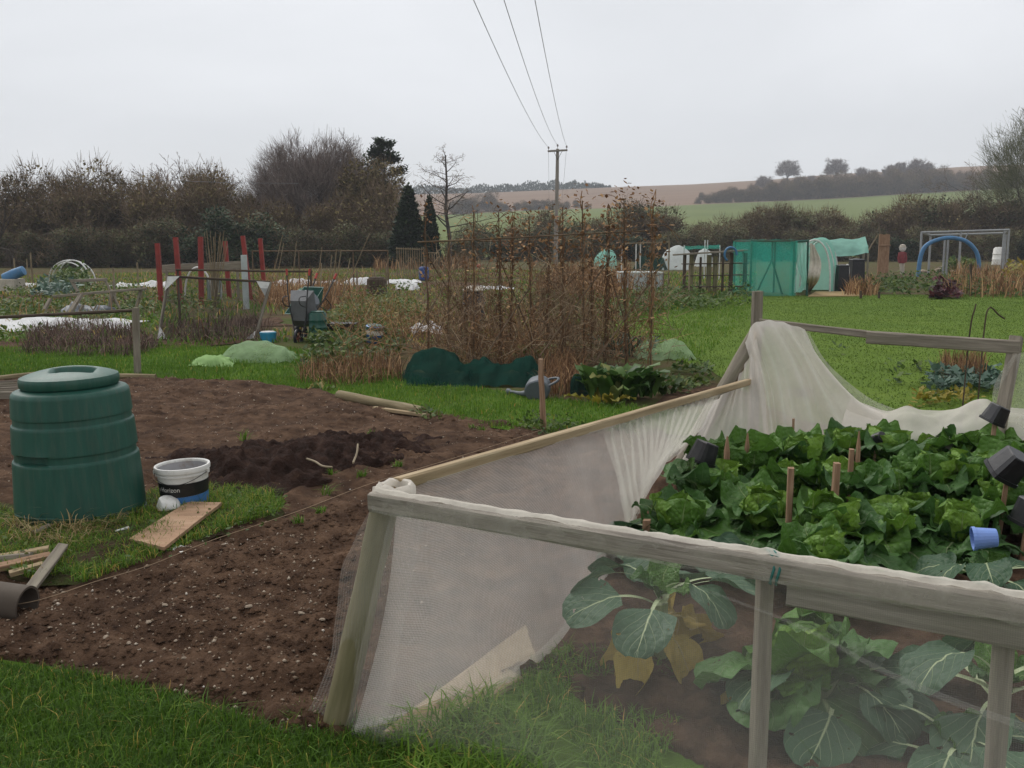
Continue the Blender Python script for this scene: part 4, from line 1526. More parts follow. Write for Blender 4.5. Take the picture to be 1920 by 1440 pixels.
for s_, a in ((0, aL.lerp(aR, .32)), (1, aL.lerp(aR, .72))):
    pole('brace', (top.x, PY_ - .13, top.z - .75), a + Vector((0, .0, -.07)), .016, .016, 'dark_metal', t, 6, wob=0)
for i, (ip, px0, nm) in enumerate(zip(INS, (888, 945, 1003), ('left hand', 'middle', 'right hand'))):
    d = ray(px0, 0)
    tt = 22.3 / d.y
    q = Vector((d.x * tt, 22.3, CAMH + d.z * tt))
    xa = (ip.x - q.x) / (ip.y - q.y)
    zq = []
    # sagging span through the insulator and point q, far support behind the viewer
    Yb = -14.0
    A_ = np.array([[ip.y ** 2, ip.y, 1], [22.3 ** 2, 22.3, 1], [2 * 24, 1, 0]], float)
    co = np.linalg.solve(A_, np.array([ip.z, q.z, 0.0]))
    path = [Vector((ip.x + xa * (y - ip.y), y, co[0] * y * y + co[1] * y + co[2])) for y in np.linspace(ip.y, Yb, 40)]
    back = []
    for k in range(1, 14):
        y = ip.y + k * 5.5
        u = (y - ip.y) / 75
        back.append(Vector((ip.x + xa * .55 * (y - ip.y), y, ip.z - 6.0 * u * (1.45 - u * .6))))
    mb = MB()
    mb.tube(list(reversed(back)) + path, .009, 5)
    o = mb.build('overhead_wire', 'wire')
    tag(o, ['overhead wire fixed to the outer insulator nearer the bare larch', 'overhead wire fixed to the insulator on top of the pole', 'overhead wire fixed to the outer insulator nearer the round skyline trees'][i], 'wire')
mb = MB()
mb.tube(spl([at(-300, 296, 62), at(0, 321, 60), at(120, 331, 59), at(260, 336, 60), at(420, 342, 62), at(560, 344, 64)], 30), .012, 5)
tag(mb.build('telephone_wire', 'wire'), 'thin dark telephone wire strung across the top of the brown hedge', 'wire')
# ================================================================== netted cabbage bed
A0 = G(622, 1374)
FR = thing('bed_fence', 'weathered timber fence of posts and rails around the cabbage bed', 'fence', (A0.x, A0.y, 0))
ptop = at(727, 925, 3.10)
pole('post', A0 - Vector((0, 0, .04)), ptop, .047, .043, 'green_post', FR, 16, wob=.02, seg=10)
rL = at(700, 938, 3.02)
rR = G(2010, 1158, rL.z - .02)
front = lumber('rail', rL, rR, .062, .062, 'grey_wood', FR, wear=.22, seg=24)


def rail_pt(px):
    """point of the front rail at picture column px"""
    best = min(range(401), key=lambda i: abs(px_of(rL.lerp(rR, i / 400)) - px))
    return rL.lerp(rR, best / 400)


def px_of(p):
    v = Vector(p) - Vector((0, 0, CAMH))
    dep = v.dot(_fw)
    return 960 + FPX * v.x / dep


a, b = rail_pt(1478), rail_pt(2000)
lumber('rail', a + Vector((.012, .03, -.062)), b + Vector((.0, .03, -.062)), .05, .075, 'grey_wood', FR, wear=.15, seg=14)
for px in (1446, 1908):
    q = rail_pt(px)
    lumber('post', (q.x, q.y + .052, -.05), (q.x, q.y + .052, q.z - .02), .040, .040, 'weathered', FR, roll=.3, wear=.12, seg=9)
# twine binding on the front rail
for px in (1441, 1453):
    q = rail_pt(px)
    mb = MB()
    mb.tube([q + Vector((.02 * math.cos(t_) * 0 + .004 * math.sin(3 * t_), .040 * math.cos(t_), .044 * math.sin(t_))) for t_ in np.linspace(0, 6.28, 18)], .0035, 5)
    mb.build('twine', 'twine_green', FR)
# batten running back to the leaning post
bA, bB = at(742, 908, 3.16), at(1414, 713, 6.95)
lumber('batten', bA, bB, .040, .042, 'new_batten', FR, wear=.10, seg=16)
lpB, lpT = G(1258, 892), at(1424, 612, 7.05)
pole('post', lpB - Vector((0, 0, .05)), lpT, .055, .048, 'weathered', FR, 14, wob=.03, seg=9)
lumber('brace', at(1369, 741, 6.92), at(1421, 622, 6.98), .035, .03, 'new_batten', FR, wear=.1)
bp = at(1421, 546, 7.25)
lumber('post', (bp.x, 7.25, -.05), bp, .07, .06, 'weathered', FR, roll=.2)
lumber('rail', at(1424, 604, 7.16), at(1640, 628, 6.72), .045, .05, 'weathered', FR, wear=.12, seg=10)
lumber('rail', at(1625, 632, 6.70), at(1912, 651, 6.22), .05, .085, 'weathered', FR, wear=.1, seg=10)
fr_b = G(1846, 938)
lumber('post', fr_b - Vector((0, 0, .05)), at(1906, 632, 6.28), .075, .07, 'weathered', FR, wear=.1)
# loose sawn boards lying in the bed corner
# ------------------------------------------------------------------ nets
def rp(px, f, dy=-.035):
    q = rail_pt(px)
    return Vector((q.x, q.y + dy - .02 * f, q.z * (1 - f) + .03 * f * 0))


cols_ = (780, 950, 1200, 1500, 1750, 2000)
N1 = thing('front_net', 'fine whitish insect mesh hanging from the front rail of the bed', 'net', (rL.x, rL.y, 0))
rows = [[at(697, 950, 3.0)] + [rp(c, .02) for c in cols_],
        [at(668, 1005, 3.0)] + [rp(c, .14) for c in cols_],
        [at(641, 1060, 3.01)] + [rp(c, .3) for c in cols_],
        [at(634, 1130, 3.02)] + [rp(c, .48) for c in cols_],
        [at(615, 1225, 3.04)] + [rp(c, .68) for c in cols_],
        [at(585, 1310, 3.05)] + [rp(c, .86) for c in cols_],
        [G(556, 1362, .01)] + [rp(c, 1.0, -.06) + Vector((0, 0, .012)) for c in cols_]]
cloth('sheet', rows, 170, 60, 'white_net', N1, wr=.045, freq=(10, 4), seed=3)
cloth('overlap', [[at(733, 958, 2.995), at(798, 965, 2.985)], [at(690, 1150, 3.0), at(760, 1150, 2.98)], [at(640, 1372, 3.02), at(722, 1385, 2.93)]], 16, 30, 'white_net', N1, wr=.015, freq=(3, 4), seed=5)
# sagging fold line across the front sheet
cloth('fold', [[rp(c, f, -.042) for c, f in ((1330, .10), (1500, .16), (1640, .24), (1800, .30), (2000, .34))], [rp(c, f, -.047) for c, f in ((1330, .107), (1500, .172), (1640, .258), (1800, .322), (2000, .366))]], 40, 6, 'white_net', N1, wr=.01, freq=(6, 1), seed=8)
# the mesh is turned over the rail and stapled: a wavy hem along the top
nu = 120
W0, W1, W2, W3 = [], [], [], []
for i in range(nu):
    q = rL.lerp(rR, i / (nu - 1))
    e = .012 * noise3(i * .22, 1.5) + .009 * noise3(i * .55, 4) - .004
    W0.append(q + Vector((0, -.036, -.028 + e * .5)))
    W1.append(q + Vector((0, -.037, .030 + e * .6)))
    W2.append(q + Vector((0, .0, .043 + max(0, e * 1.3))))
    W3.append(q + Vector((0, .038 + .01 * noise3(i * .3, 9), .030 + e)))
cloth('hem', [W0, W1, [a_.lerp(b_, .35) for a_, b_ in zip(W1, W2)]], nu, 8, 'wrap_net', N1, wr=.005, freq=(40, 3), seed=9)
cloth('turnover', [[a_.lerp(b_, .30) + Vector((0, 0, .002)) for a_, b_ in zip(W1, W2)], W2, W3], nu, 8, 'wrap_top', N1, wr=.007, freq=(40, 3), seed=10)
# cuff of bunched mesh over the corner post
mb = MB()
prof = [(.056, -.02), (.062, .0), (.060, .022), (.052, .034), (.044, .030), (.042, .01)]
mb.lathe(prof, 30, mod=lambda r, z, th: (r * (1 + .16 * noise3(math.cos(th) * 2, math.sin(th) * 2, z * 20) + .22 * max(0, math.cos(th))), z + .012 * noise3(math.cos(th) * 2.5, math.sin(th) * 2.5, 5)), close=False)
mb.build('cuff', 'bunched_net', N1, TRS(ptop + Vector((.02, .0, -.0)), .5), True)

N2 = thing('side_net', 'greyish mesh panel hanging below the long sawn batten', 'net', (0.2, 4.4, 0))


def bt(px):
    best = min(range(301), key=lambda i: abs(px_of(bA.lerp(bB, i / 300)) - px))
    return bA.lerp(bB, best / 300) + Vector((0, 0, -.012))


tops = [bt(c) for c in (745, 830, 930, 1040, 1150, 1240, 1300, 1345)]
tops = [p_ + Vector((.012, -.024, 0)) for p_ in tops]
hem = [G(655, 1384, .012), G(820, 1337, .02), G(1008, 1244, .03), G(1125, 1098, .03), G(1178, 1010, .05), G(1205, 940, .10), at(1232, 882, 5.85), at(1272, 846, 6.55)]
mid = [p_.lerp(q_, .5) + Vector((.03, -.02, -.05 if 0 < i < 6 else 0)) for i, (p_, q_) in enumerate(zip(tops, hem))]
cloth('sheet', [tops, mid, hem], 110, 56, 'side_net', N2, wr=.035, freq=(12, 2), seed=12)
cloth('hem', [[h_ + Vector((.004, -.012, .012)) for h_ in hem], [h_.lerp(t_, .055) + Vector((.004, -.014, .004)) for h_, t_ in zip(hem, tops)]], 90, 4, 'thin_net', N2, wr=.006, freq=(14, 1), seed=2)
# gathered pleats under the batten near the leaning post
cloth('pleats', [[bt(c) + Vector((.014, -.034, 0)) for c in (1130, 1200, 1270, 1340)], [bt(c).lerp(h_, .55) + Vector((.014, -.05, 0)) for c, h_ in zip((1130, 1200, 1270, 1340), hem[4:8])], [h_ + Vector((0, -.03, .04)) for h_ in hem[4:8]]], 70, 22, 'thin_net', N2, wr=.02, freq=(14, 2), seed=21, fold=.035)

N3 = thing('bunched_net', 'cream mesh gathered at the leaning post and swept down over the cabbages', 'net', (at(1420, 612, 6.95).x, 6.95, 0))
cloth('gable', [[at(1342, 752, 6.72), at(1378, 724, 6.86), at(1400, 680, 6.90), at(1418, 632, 6.94)], [at(1310, 812, 6.66), at(1350, 800, 6.72), at(1392, 770, 6.75), at(1436, 735, 6.78)], [at(1272, 872, 6.6), at(1330, 872, 6.6), at(1390, 875, 6.6), at(1446, 875, 6.6)]], 50, 40, 'bunched_net', N3, wr=.03, freq=(7, 2), seed=31, fold=.02)
cloth('sweep', [[at(1398, 642, 6.93), at(1412, 608, 6.98), at(1445, 601, 7.0), at(1480, 608, 6.97), at(1509, 617, 6.93)],
                [at(1420, 720, 6.84), at(1447, 700, 6.84), at(1492, 682, 6.84), at(1522, 676, 6.82), at(1546, 684, 6.82)],
                [at(1432, 800, 6.70), at(1462, 790, 6.7), at(1524, 772, 6.68), at(1568, 752, 6.68), at(1604, 742, 6.70)],
                [at(1436, 884, 6.5), at(1470, 884, 6.5), at(1552, 872, 6.45), at(1624, 835, 6.48), at(1668, 774, 6.6)]], 110, 70, 'bunched_net', N3, wr=.03, freq=(5, 2), seed=33, fold=.085, fall=lambda u, v: .25 + .75 * np.clip(v * 1.6, 0, 1))
cloth('lining', [[at(1440, 606, 7.04), at(1480, 612, 7.02), at(1515, 619, 7.0)], [at(1480, 690, 6.95), at(1530, 680, 6.93), at(1556, 684, 6.9)], [at(1540, 770, 6.8), at(1600, 745, 6.78), at(1624, 742, 6.75)], [at(1600, 820, 6.7), at(1670, 790, 6.68), at(1690, 772, 6.66)]], 40, 40, 'thin_net', N3, wr=.05, freq=(5, 2), seed=35)
cloth('train', [[at(1596, 744, 6.75), at(1662, 768, 6.68), at(1702, 757, 6.62), at(1742, 766, 6.56), at(1794, 764, 6.5), at(1848, 748, 6.42), at(1885, 760, 6.36), at(1990, 772, 6.2)],
                [at(1580, 790, 6.55), at(1660, 796, 6.5), at(1702, 790, 6.42), at(1742, 795, 6.36), at(1794, 792, 6.3), at(1848, 782, 6.22), at(1885, 788, 6.18), at(1990, 800, 6.05)],
                [at(1570, 862, 6.4), at(1660, 860, 6.3), at(1702, 860, 6.25), at(1742, 860, 6.2), at(1794, 860, 6.15), at(1848, 860, 6.1), at(1885, 860, 6.05), at(1990, 870, 5.9)]], 90, 30, 'bunched_net', N3, wr=.04, freq=(6, 3), seed=37)
N4 = thing('corner_net', 'pale mesh wrapped round the far corner post of the bed', 'net', (at(1890, 700, 6.2).x, 6.2, 0))
cloth('sheet', [[at(1902, 664, 6.2), at(1940, 656, 6.15), at(1990, 650, 6.1)], [at(1868, 712, 6.2), at(1930, 712, 6.13), at(1990, 715, 6.1)], [at(1861, 750, 6.2), at(1925, 760, 6.1), at(1990, 770, 6.05)], [at(1868, 790, 6.2), at(1920, 815, 6.1), at(1990, 830, 6.0)]], 34, 30, 'thin_net', N4, wr=.04, freq=(5, 2), seed=41)

# ------------------------------------------------------------------ cabbages
leafmat('leaf_dark', (0.032, 0.082, 0.020), (0.072, 0.165, 0.036), (0.23, 0.29, 0.14), .7)
leafmat('leaf_mid', (0.045, 0.115, 0.017), (0.105, 0.215, 0.032), (0.20, 0.29, 0.10), .9)
leafmat('leaf_light', (0.085, 0.185, 0.020), (0.18, 0.30, 0.042), (0.24, 0.33, 0.11), 1.0)
leafmat('leaf_blue', (0.030, 0.072, 0.034), (0.060, 0.120, 0.060), (0.38, 0.44, 0.25), .45)
leafmat('leaf_yellow', (0.32, 0.22, 0.045), (0.45, 0.34, 0.085), (0.42, 0.33, 0.14), .6)
leafmat('leaf_orange', (0.22, 0.11, 0.025), (0.36, 0.20, 0.05), (0.40, 0.25, 0.10), .7)
surf('stalk', [(0.3, (0.20, 0.26, 0.11)), (0.7, (0.34, 0.38, 0.19))], scale=20, rough=0.5, bump=0.1)


def leaf_mesh(name, L, Wd, e0, e1, cup, ruf, seed, mat, pet=.2, nu=20, nv=13, side=0.0, crk=.012):
    nr = np.random.default_rng(seed)
    u = np.linspace(0, 1, nu)
    ang = np.radians(e0 + (e1 - e0) * u ** 1.1)
    du = L / (nu - 1)
    cx_ = np.concatenate([[0], np.cumsum(np.cos(ang[:-1]) * du)])
    cz_ = np.concatenate([[0], np.cumsum(np.sin(ang[:-1]) * du)])
    s = np.clip((u - pet) / (1 - pet), 0, 1)
    sq = np.clip(.03 + .95 * s ** .9, 0, 1)
    wid = Wd * (1 - np.abs(2 * sq - 1) ** 2.5) ** .55 * (s > 0) + .014
    wid = np.where(s <= 0, .014 + .010 * (1 - u / max(pet, .01)), wid)
    v = np.linspace(-1, 1, nv)
    X = np.zeros((nu, nv)); Yv = np.zeros((nu, nv)); Z = np.zeros((nu, nv))
    for i in range(nu):
        nx, nzz = -math.sin(ang[i]), math.cos(ang[i])
        y = v * wid[i] / 2
        off = cup * wid[i] * (v ** 2) * .5
        r_ = ruf * (np.abs(v) ** 2.2) * np.sin(u[i] * 9 + v * 2.5 + seed) * (s[i] > 0) + ruf * .8 * (np.abs(v) ** 2) * np.sin(u[i] * 19 + seed * 2 + v * 3) * (s[i] > 0)
        if i == nu - 1:
            r_ = r_ + .4 * ruf * np.sin(v * 6 + seed)
        pk = crk * (vnoise(u[i] * L * 30 + v * 0, v * wid[i] * 15, 1.0, seed) - .5) * 2 * (s[i] > 0)
        off = off + r_ + pk
        X[i] = cx_[i] + nx * off
        Z[i] = cz_[i] + nzz * off
        Yv[i] = y * (1 - .25 * cup * np.abs(v)) + side * u[i] ** 2 * L
    V = np.stack([X, Yv, Z], -1).reshape(-1, 3)
    idx = np.arange(nu * nv).reshape(nu, nv)
    Fq = np.stack([idx[:-1, :-1], idx[1:, :-1], idx[1:, 1:], idx[:-1, 1:]], -1).reshape(-1, 4)
    vs_ = (v + 1) / 2
    uvv = np.stack(np.meshgrid(u, (v + 1) / 2, indexing='ij'), -1).reshape(-1, 2)
    uvv = uvv.reshape(nu, nv, 2)
    uvv[s <= 0.02, :, 1] = .5 + (uvv[s <= 0.02, :, 1] - .5) * .02
    return npmesh('_' + name, V, Fq, mat, smooth=True, uv=uvv.reshape(-1, 2))


LV = {
    'outer': [leaf_mesh('leaf', .36, .28, 32 + 8 * (i % 2), -30 - 8 * i, .10, .020, i, 'leaf_dark', .26, side=(i - 1.5) * .08) for i in range(4)],
    'mid': [leaf_mesh('leaf', .30 - .015 * i, .29 - .02 * i, 68 - 7 * i, 16 - 18 * i, .32 - .03 * i, .026 + .003 * i, 10 + i, 'leaf_mid' if i % 2 == 0 else 'leaf_dark', .12, side=(i - 2) * .06) for i in range(5)],
    'in': [leaf_mesh('leaf', .24 - .02 * (i % 2), .27 - .015 * i, 64 - 5 * i, 112 - 12 * i, .6 - .06 * i, .022, 20 + i, 'leaf_light' if i % 2 == 0 else 'leaf_mid', .03) for i in range(5)],
    'long': [leaf_mesh('leaf', .46, .22, 20 + 12 * i, -52 - 10 * i, .15, .010, 30 + i, 'leaf_blue', .50, side=(i - 1) * .10, crk=.006) for i in range(3)],
    'dead': [leaf_mesh('leaf', .36, .17, 5 - 10 * i, -88, .5, .03, 40 + i, 'leaf_yellow' if i < 2 else 'leaf_orange', .34, side=(i - 1) * .12) for i in range(3)],
}


def head_mesh():
    mb = MB()
    prof = [(.02, -.10), (.07, -.085), (.10, -.03), (.105, .03), (.085, .08), (.05, .105), (.0, .112)]
    mb.lathe(prof, 20, mod=lambda r, z, th: (r * (1 + .10 * noise3(math.cos(th) * 3, math.sin(th) * 3, z * 25)), z + .008 * noise3(math.cos(th) * 4, math.sin(th) * 4, z * 30)))
    me = mb.mesh('head', True)
    me.uv_layers.new(name='UVMap')
    uvd = me.uv_layers[0].data
    for lp in me.loops:
        co = me.vertices[lp.vertex_index].co
        uvd[lp.index].uv = (.3 + co.z * 3, .5 + math.sin(math.atan2(co.y, co.x) * 2.5) * .45)
    me.materials.append(MATS['leaf_mid'])
    return me


HEADM = head_mesh()


def stem_mesh():
    mb = MB()
    mb.tube([(0, 0, -.03), (.01, 0, .08), (0, .005, .16)], [.022, .024, .03], 8)
    me = mb.mesh('stem', True)
    me.materials.append(MATS['stalk'])
    return me


STEMM = stem_mesh()
CABL = {}


def cabbage(px, py, zc, s, rz, kind='savoy', yellow=0, label=None, group='cabbages in the netted bed', name='cabbage'):
    """zc: height of the rosette centre; (px, py) where it shows"""
    c = G(px, py, zc)
    t = thing(name, label or 'crinkled green savoy cabbage growing in the netted bed', 'cabbage', (c.x, c.y, 0.02), group)
    rng = random.Random(int(px * 7 + py))
    zb = zc - .14 * s
    if zb > .05:
        mk('stem', STEMM, None, t, TRS((c.x, c.y, .02), 0, (s, s, (zb + .03) / .16)))
    else:
        mk('stem', STEMM, None, t, TRS((c.x, c.y, .0), 0, (s, s, max(.3, (zb + .05) / .16))))
    if kind in ('savoy', 'pale'):
        mk('head', HEADM, None, t, TRS((c.x, c.y, zb + .14 * s), rz, s * rng.uniform(.65, .85), rng.uniform(-.1, .1), rng.uniform(-.1, .1)))
        for i in range(5):
            mk('leaf', LV['in'][rng.randrange(5)], None, t, TRS((c.x + .05 * s * math.cos(rz + i * 1.257), c.y + .05 * s * math.sin(rz + i * 1.257), zb + .03 * s), rz + i * 1.257 + rng.uniform(-.2, .2), s * rng.uniform(.9, 1.1), rng.uniform(-.15, .15)))
        for i in range(7):
            mk('leaf', LV['mid'][rng.randrange(5)], None, t, TRS((c.x, c.y, zb + .01), rz + .5 + i * 1.047 + rng.uniform(-.2, .2), s * rng.uniform(.9, 1.2), rng.uniform(-.3, .3), rng.uniform(-.15, .15)))
        for i in range(7):
            mk('leaf', LV['outer'][rng.randrange(4)], None, t, TRS((c.x, c.y, zb - .01), rz + i * .898 + rng.uniform(-.25, .25), s * rng.uniform(.85, 1.2), rng.uniform(-.3, .3), rng.uniform(-.2, .25)))
    else:
        for i in range(8):
            mk('leaf', LV['long'][rng.randrange(3)], None, t, TRS((c.x, c.y, zb + .02 + .012 * i), rz + i * 2.4 + rng.uniform(-.2, .2), s * rng.uniform(.85, 1.15), rng.uniform(-.4, .4), rng.uniform(-.35, .15)))
        for i in range(3):
            mk('leaf', LV['mid'][i % 5], None, t, TRS((c.x, c.y, zb + .08), rz + i * 2.1, s * .55, rng.uniform(-.2, .2)))
    for i in range(yellow):
        o_ = mk('leaf', LV['dead'][rng.randrange(3)], None, t, TRS((c.x, c.y, zb - .0), rz + 2.2 + i * 1.9 + rng.uniform(-.5, .5), s * rng.uniform(.8, 1.1), rng.uniform(-.5, .5), rng.uniform(-.2, .3)))
        o_['label'] = 'withered yellow cabbage leaf'
    return t


SV = [(1335, 905, .30, 1.0), (1272, 968, .26, .95), (1432, 958, .25, .95), (1400, 862, .30, .95), (1500, 850, .30, 1.0), (1585, 905, .30, 1.0), (1552, 975, .28, 1.05), (1545, 1040, .24, .95), (1480, 905, .26, .9), (1585, 832, .32, 1.0), (1668, 838, .34, 1.0), (1678, 905, .26, .9), (1752, 880, .30, 1.05), (1828, 880, .30, 1.0), (1895, 850, .32, 1.0), (1745, 842, .28, .85), (1660, 975, .22, .95), (1800, 985, .20, .9), (1905, 930, .26, 1.0), (1825, 838, .30, .9), (1330, 855, .28, .75), (1985, 900, .26, 1.0), (1720, 960, .18, .8)]
SVL = {0: 'bright green savoy cabbage nearest the side net, behind the open cabbage', 1: 'savoy cabbage against the lower edge of the side net', 2: 'savoy cabbage beside the tall round topped stake', 3: 'savoy cabbage beside the pointed wooden peg', 5: 'pale yellow green savoy cabbage between the paired pegs and the short stake', 6: 'large crinkled savoy cabbage in front of the short square stake', 7: 'savoy cabbage just behind the front rail at the twine binding', 10: 'savoy cabbage beside the round black pot', 11: 'dull savoy cabbage with a withered yellow leaf behind the white plant label', 12: 'large savoy cabbage behind the white plant label', 14: 'savoy cabbage below the black pot at the corner post', 16: 'savoy cabbage with a big veined outer leaf and one yellow leaf', 17: 'savoy cabbage with a yellow leaf behind the pale blue pot', 18: 'savoy cabbage under the torn black pot', 20: 'small savoy cabbage in front of the upturned black pot by the side net', 22: 'small low savoy cabbage beside the gap of bare soil'}
for i, (px, py, zc, s) in enumerate(SV):
    cabbage(px, py, zc, s, i * .77, 'savoy', 1 if i in (11, 16, 17) else 0, SVL.get(i, 'savoy cabbage in the back rows below the cream mesh'), None if i in SVL else 'back row cabbages')
cabbage(1262, 1015, .20, 1.0, .3, 'long', 0, 'open cabbage showing pale leaf stalks beside the side net', None)
cabbage(1240, 1095, .34, .92, 1.1, 'long', 6, 'leggy stripped cabbage with drooping yellow leaves behind the front net', None)
cabbage(1510, 1215, .26, 1.0, .4, 'savoy', 3, 'crinkled savoy cabbage behind the slim front post', None)
cabbage(1560, 1275, .16, .9, .9, 'long', 3, 'sprawling blue green outer leaves below the savoy behind the front post', None)
cabbage(1880, 1260, .24, .95, 1.8, 'long', 3, 'cabbage with orange and yellow leaves near the end post', None)
cabbage(1800, 1390, .12, .8, .5, 'long', 2, 'broad veined cabbage leaves at the foot of the front net', None)
cabbage(1850, 1070, .12, .8, .2, 'long', 1, 'small grey green cabbage beside the pale blue pot', None)

# ------------------------------------------------------------------ stakes and pots among the cabbages
STK = [(1483, 877, 1020, 4.6, 15, 'tall round topped wooden stake among the front cabbages'), (1364, 818, 880, 5.5, 12, 'pointed wooden peg near the leaning post'), (1402, 812, 870, 5.75, 9, 'thin wooden peg in front of the bunched net'), (1569, 868, 930, 4.95, 15, 'short square topped wooden stake among the cabbages'), (1597, 842, 925, 5.15, 12, 'leaning red brown wooden peg of the close pair'), (1611, 808, 900, 5.4, 8, 'thin tall wooden stake of the close pair'), (1213, 975, 1010, 4.6, 18, 'stub of a sawn post beside the side net'), (1488, 785, 850, 6.4, 6, 'small reddish peg at the foot of the bunched net')]
for px, pt, pb, Y, wpx, lab in STK:
    a = at(px, pt, Y)
    w = wpx / FPX * Y
    o = lumber('stake', (a.x + U(-.01, .01), Y, -.02), a, w, w * .75, 'stake_wood', None, roll=U(-.4, .4), wear=.15, point=('pointed' in lab or 'thin' in lab), seg=6)
    tag(o, lab, 'stake')


def square_pot(name, px, py, Y, size, label, cat='pot', tilt=(0, 0, 0), mat='black_plastic', round_=False, lip=True):
    """nursery pot upturned on a stick"""
    c = at(px, py, Y)
    t = thing(name, label, cat, c)
    mb = MB()
    n = 20
    s = size / 2

    def ring(r, z):
        for j in range(n):
            th = 6.283 * (j + .5) / n
            if round_:
                mb.v.append((r * math.cos(th), r * math.sin(th), z))
            else:
                k = 1 / max(abs(math.cos(th)), abs(math.sin(th)))
                k = min(k, 1.3)
                mb.v.append((r * k * math.cos(th), r * k * math.sin(th), z))
    prof = [(s * 1.0, -size * .5), (s * 1.06, -size * .5), (s * 1.06, -size * .36), (s * .98, -size * .36), (s * .80, size * .45), (s * .74, size * .5), (.0005, size * .5)]
    for r, z in prof:
        ring(r, z)
    for z, r in ((size * .44, s * .70), (-size * .5, s * .94)):
        ring(r, z)
    for i in range(len(prof) - 1):
        for j in range(n):
            mb.f.append((i * n + j, i * n + (j + 1) % n, (i + 1) * n + (j + 1) % n, (i + 1) * n + j))
    k = len(prof)
    for j in range(n):
        mb.f.append((k * n + (j + 1) % n, k * n + j, (k + 1) * n + j, (k + 1) * n + (j + 1) % n))
        mb.f.append(((k + 1) * n + (j + 1) % n, (k + 1) * n + j, j, (j + 1) % n))
    mb.f.append(tuple(k * n + j for j in range(n)))
    rot = Matrix.Rotation(tilt[2], 4, 'Z') @ Matrix.Rotation(tilt[1], 4, 'Y') @ Matrix.Rotation(tilt[0], 4, 'X')
    mb.build('body', mat, t, Matrix.Translation(c) @ rot)
    return t, Matrix.Translation(c) @ rot


for px, py, Y, sz, lab, tl, rd, stick in [
        (1320, 849, 5.35, .125, 'square black plastic pot upturned near the side net', (.1, .35, .5), False, .03),
        (1868, 777, 5.85, .115, 'square black plastic pot upturned on a stick before the corner post', (.25, .35, .4), False, .03),
        (1645, 824, 5.95, .095, 'round black plastic pot tilted among the back cabbages', (1.0, .4, .3), True, .02),
        (1893, 872, 5.0, .15, 'torn black plastic pot hung on a stick above the blue pot', (.5, .45, .2), False, .028),
        (1932, 960, 4.6, .13, 'black plastic pot on a stick at the bed end', (.1, .15, .2), False, .028)]:
    square_pot('plant_pot', px, py, Y, sz, lab, tilt=tl, round_=rd)
    a = at(px, py, Y)
    st_ = lumber('stick', (a.x - .03, Y + .01, -.02), (a.x + .0, Y, a.z + sz * .3), stick, stick * .8, 'stake_wood', None, wear=.12)
    tag(st_, 'wooden stick carrying the ' + lab.split(' pot')[0].replace('square ', '').replace('torn ', 'torn ') + ' pot ' + ['by the side net', 'before the corner post', 'among the back cabbages', 'above the blue pot', 'at the bed end'][[1320, 1868, 1645, 1893, 1932].index(px)], 'stick')
pt_, pm = square_pot('plant_pot', 1846, 1009, 4.35, .105, 'pale blue plastic pot lying on its side with a white label', tilt=(0, 1.45, -.25), mat='pale_blue', round_=True)
mb = MB()
for i in range(5):
    th = 3.3 + i * .22 - math.pi / 1.0
    for z in (-.01, .03):
        mb.v.append((.0515 * math.cos(th), .0515 * math.sin(th), z))
for i in range(4):
    mb.f.append((i * 2, i * 2 + 1, i * 2 + 3, i * 2 + 2))
mb.build('label', 'white_plastic', pt_, pm)
o = lumber('plant_label', G(1722, 935, .0), G(1722, 898, .13), .03, .003, 'white_plastic', None, wear=.02)
tag(o, 'white plastic plant label pushed in between the cabbages', 'plant label')

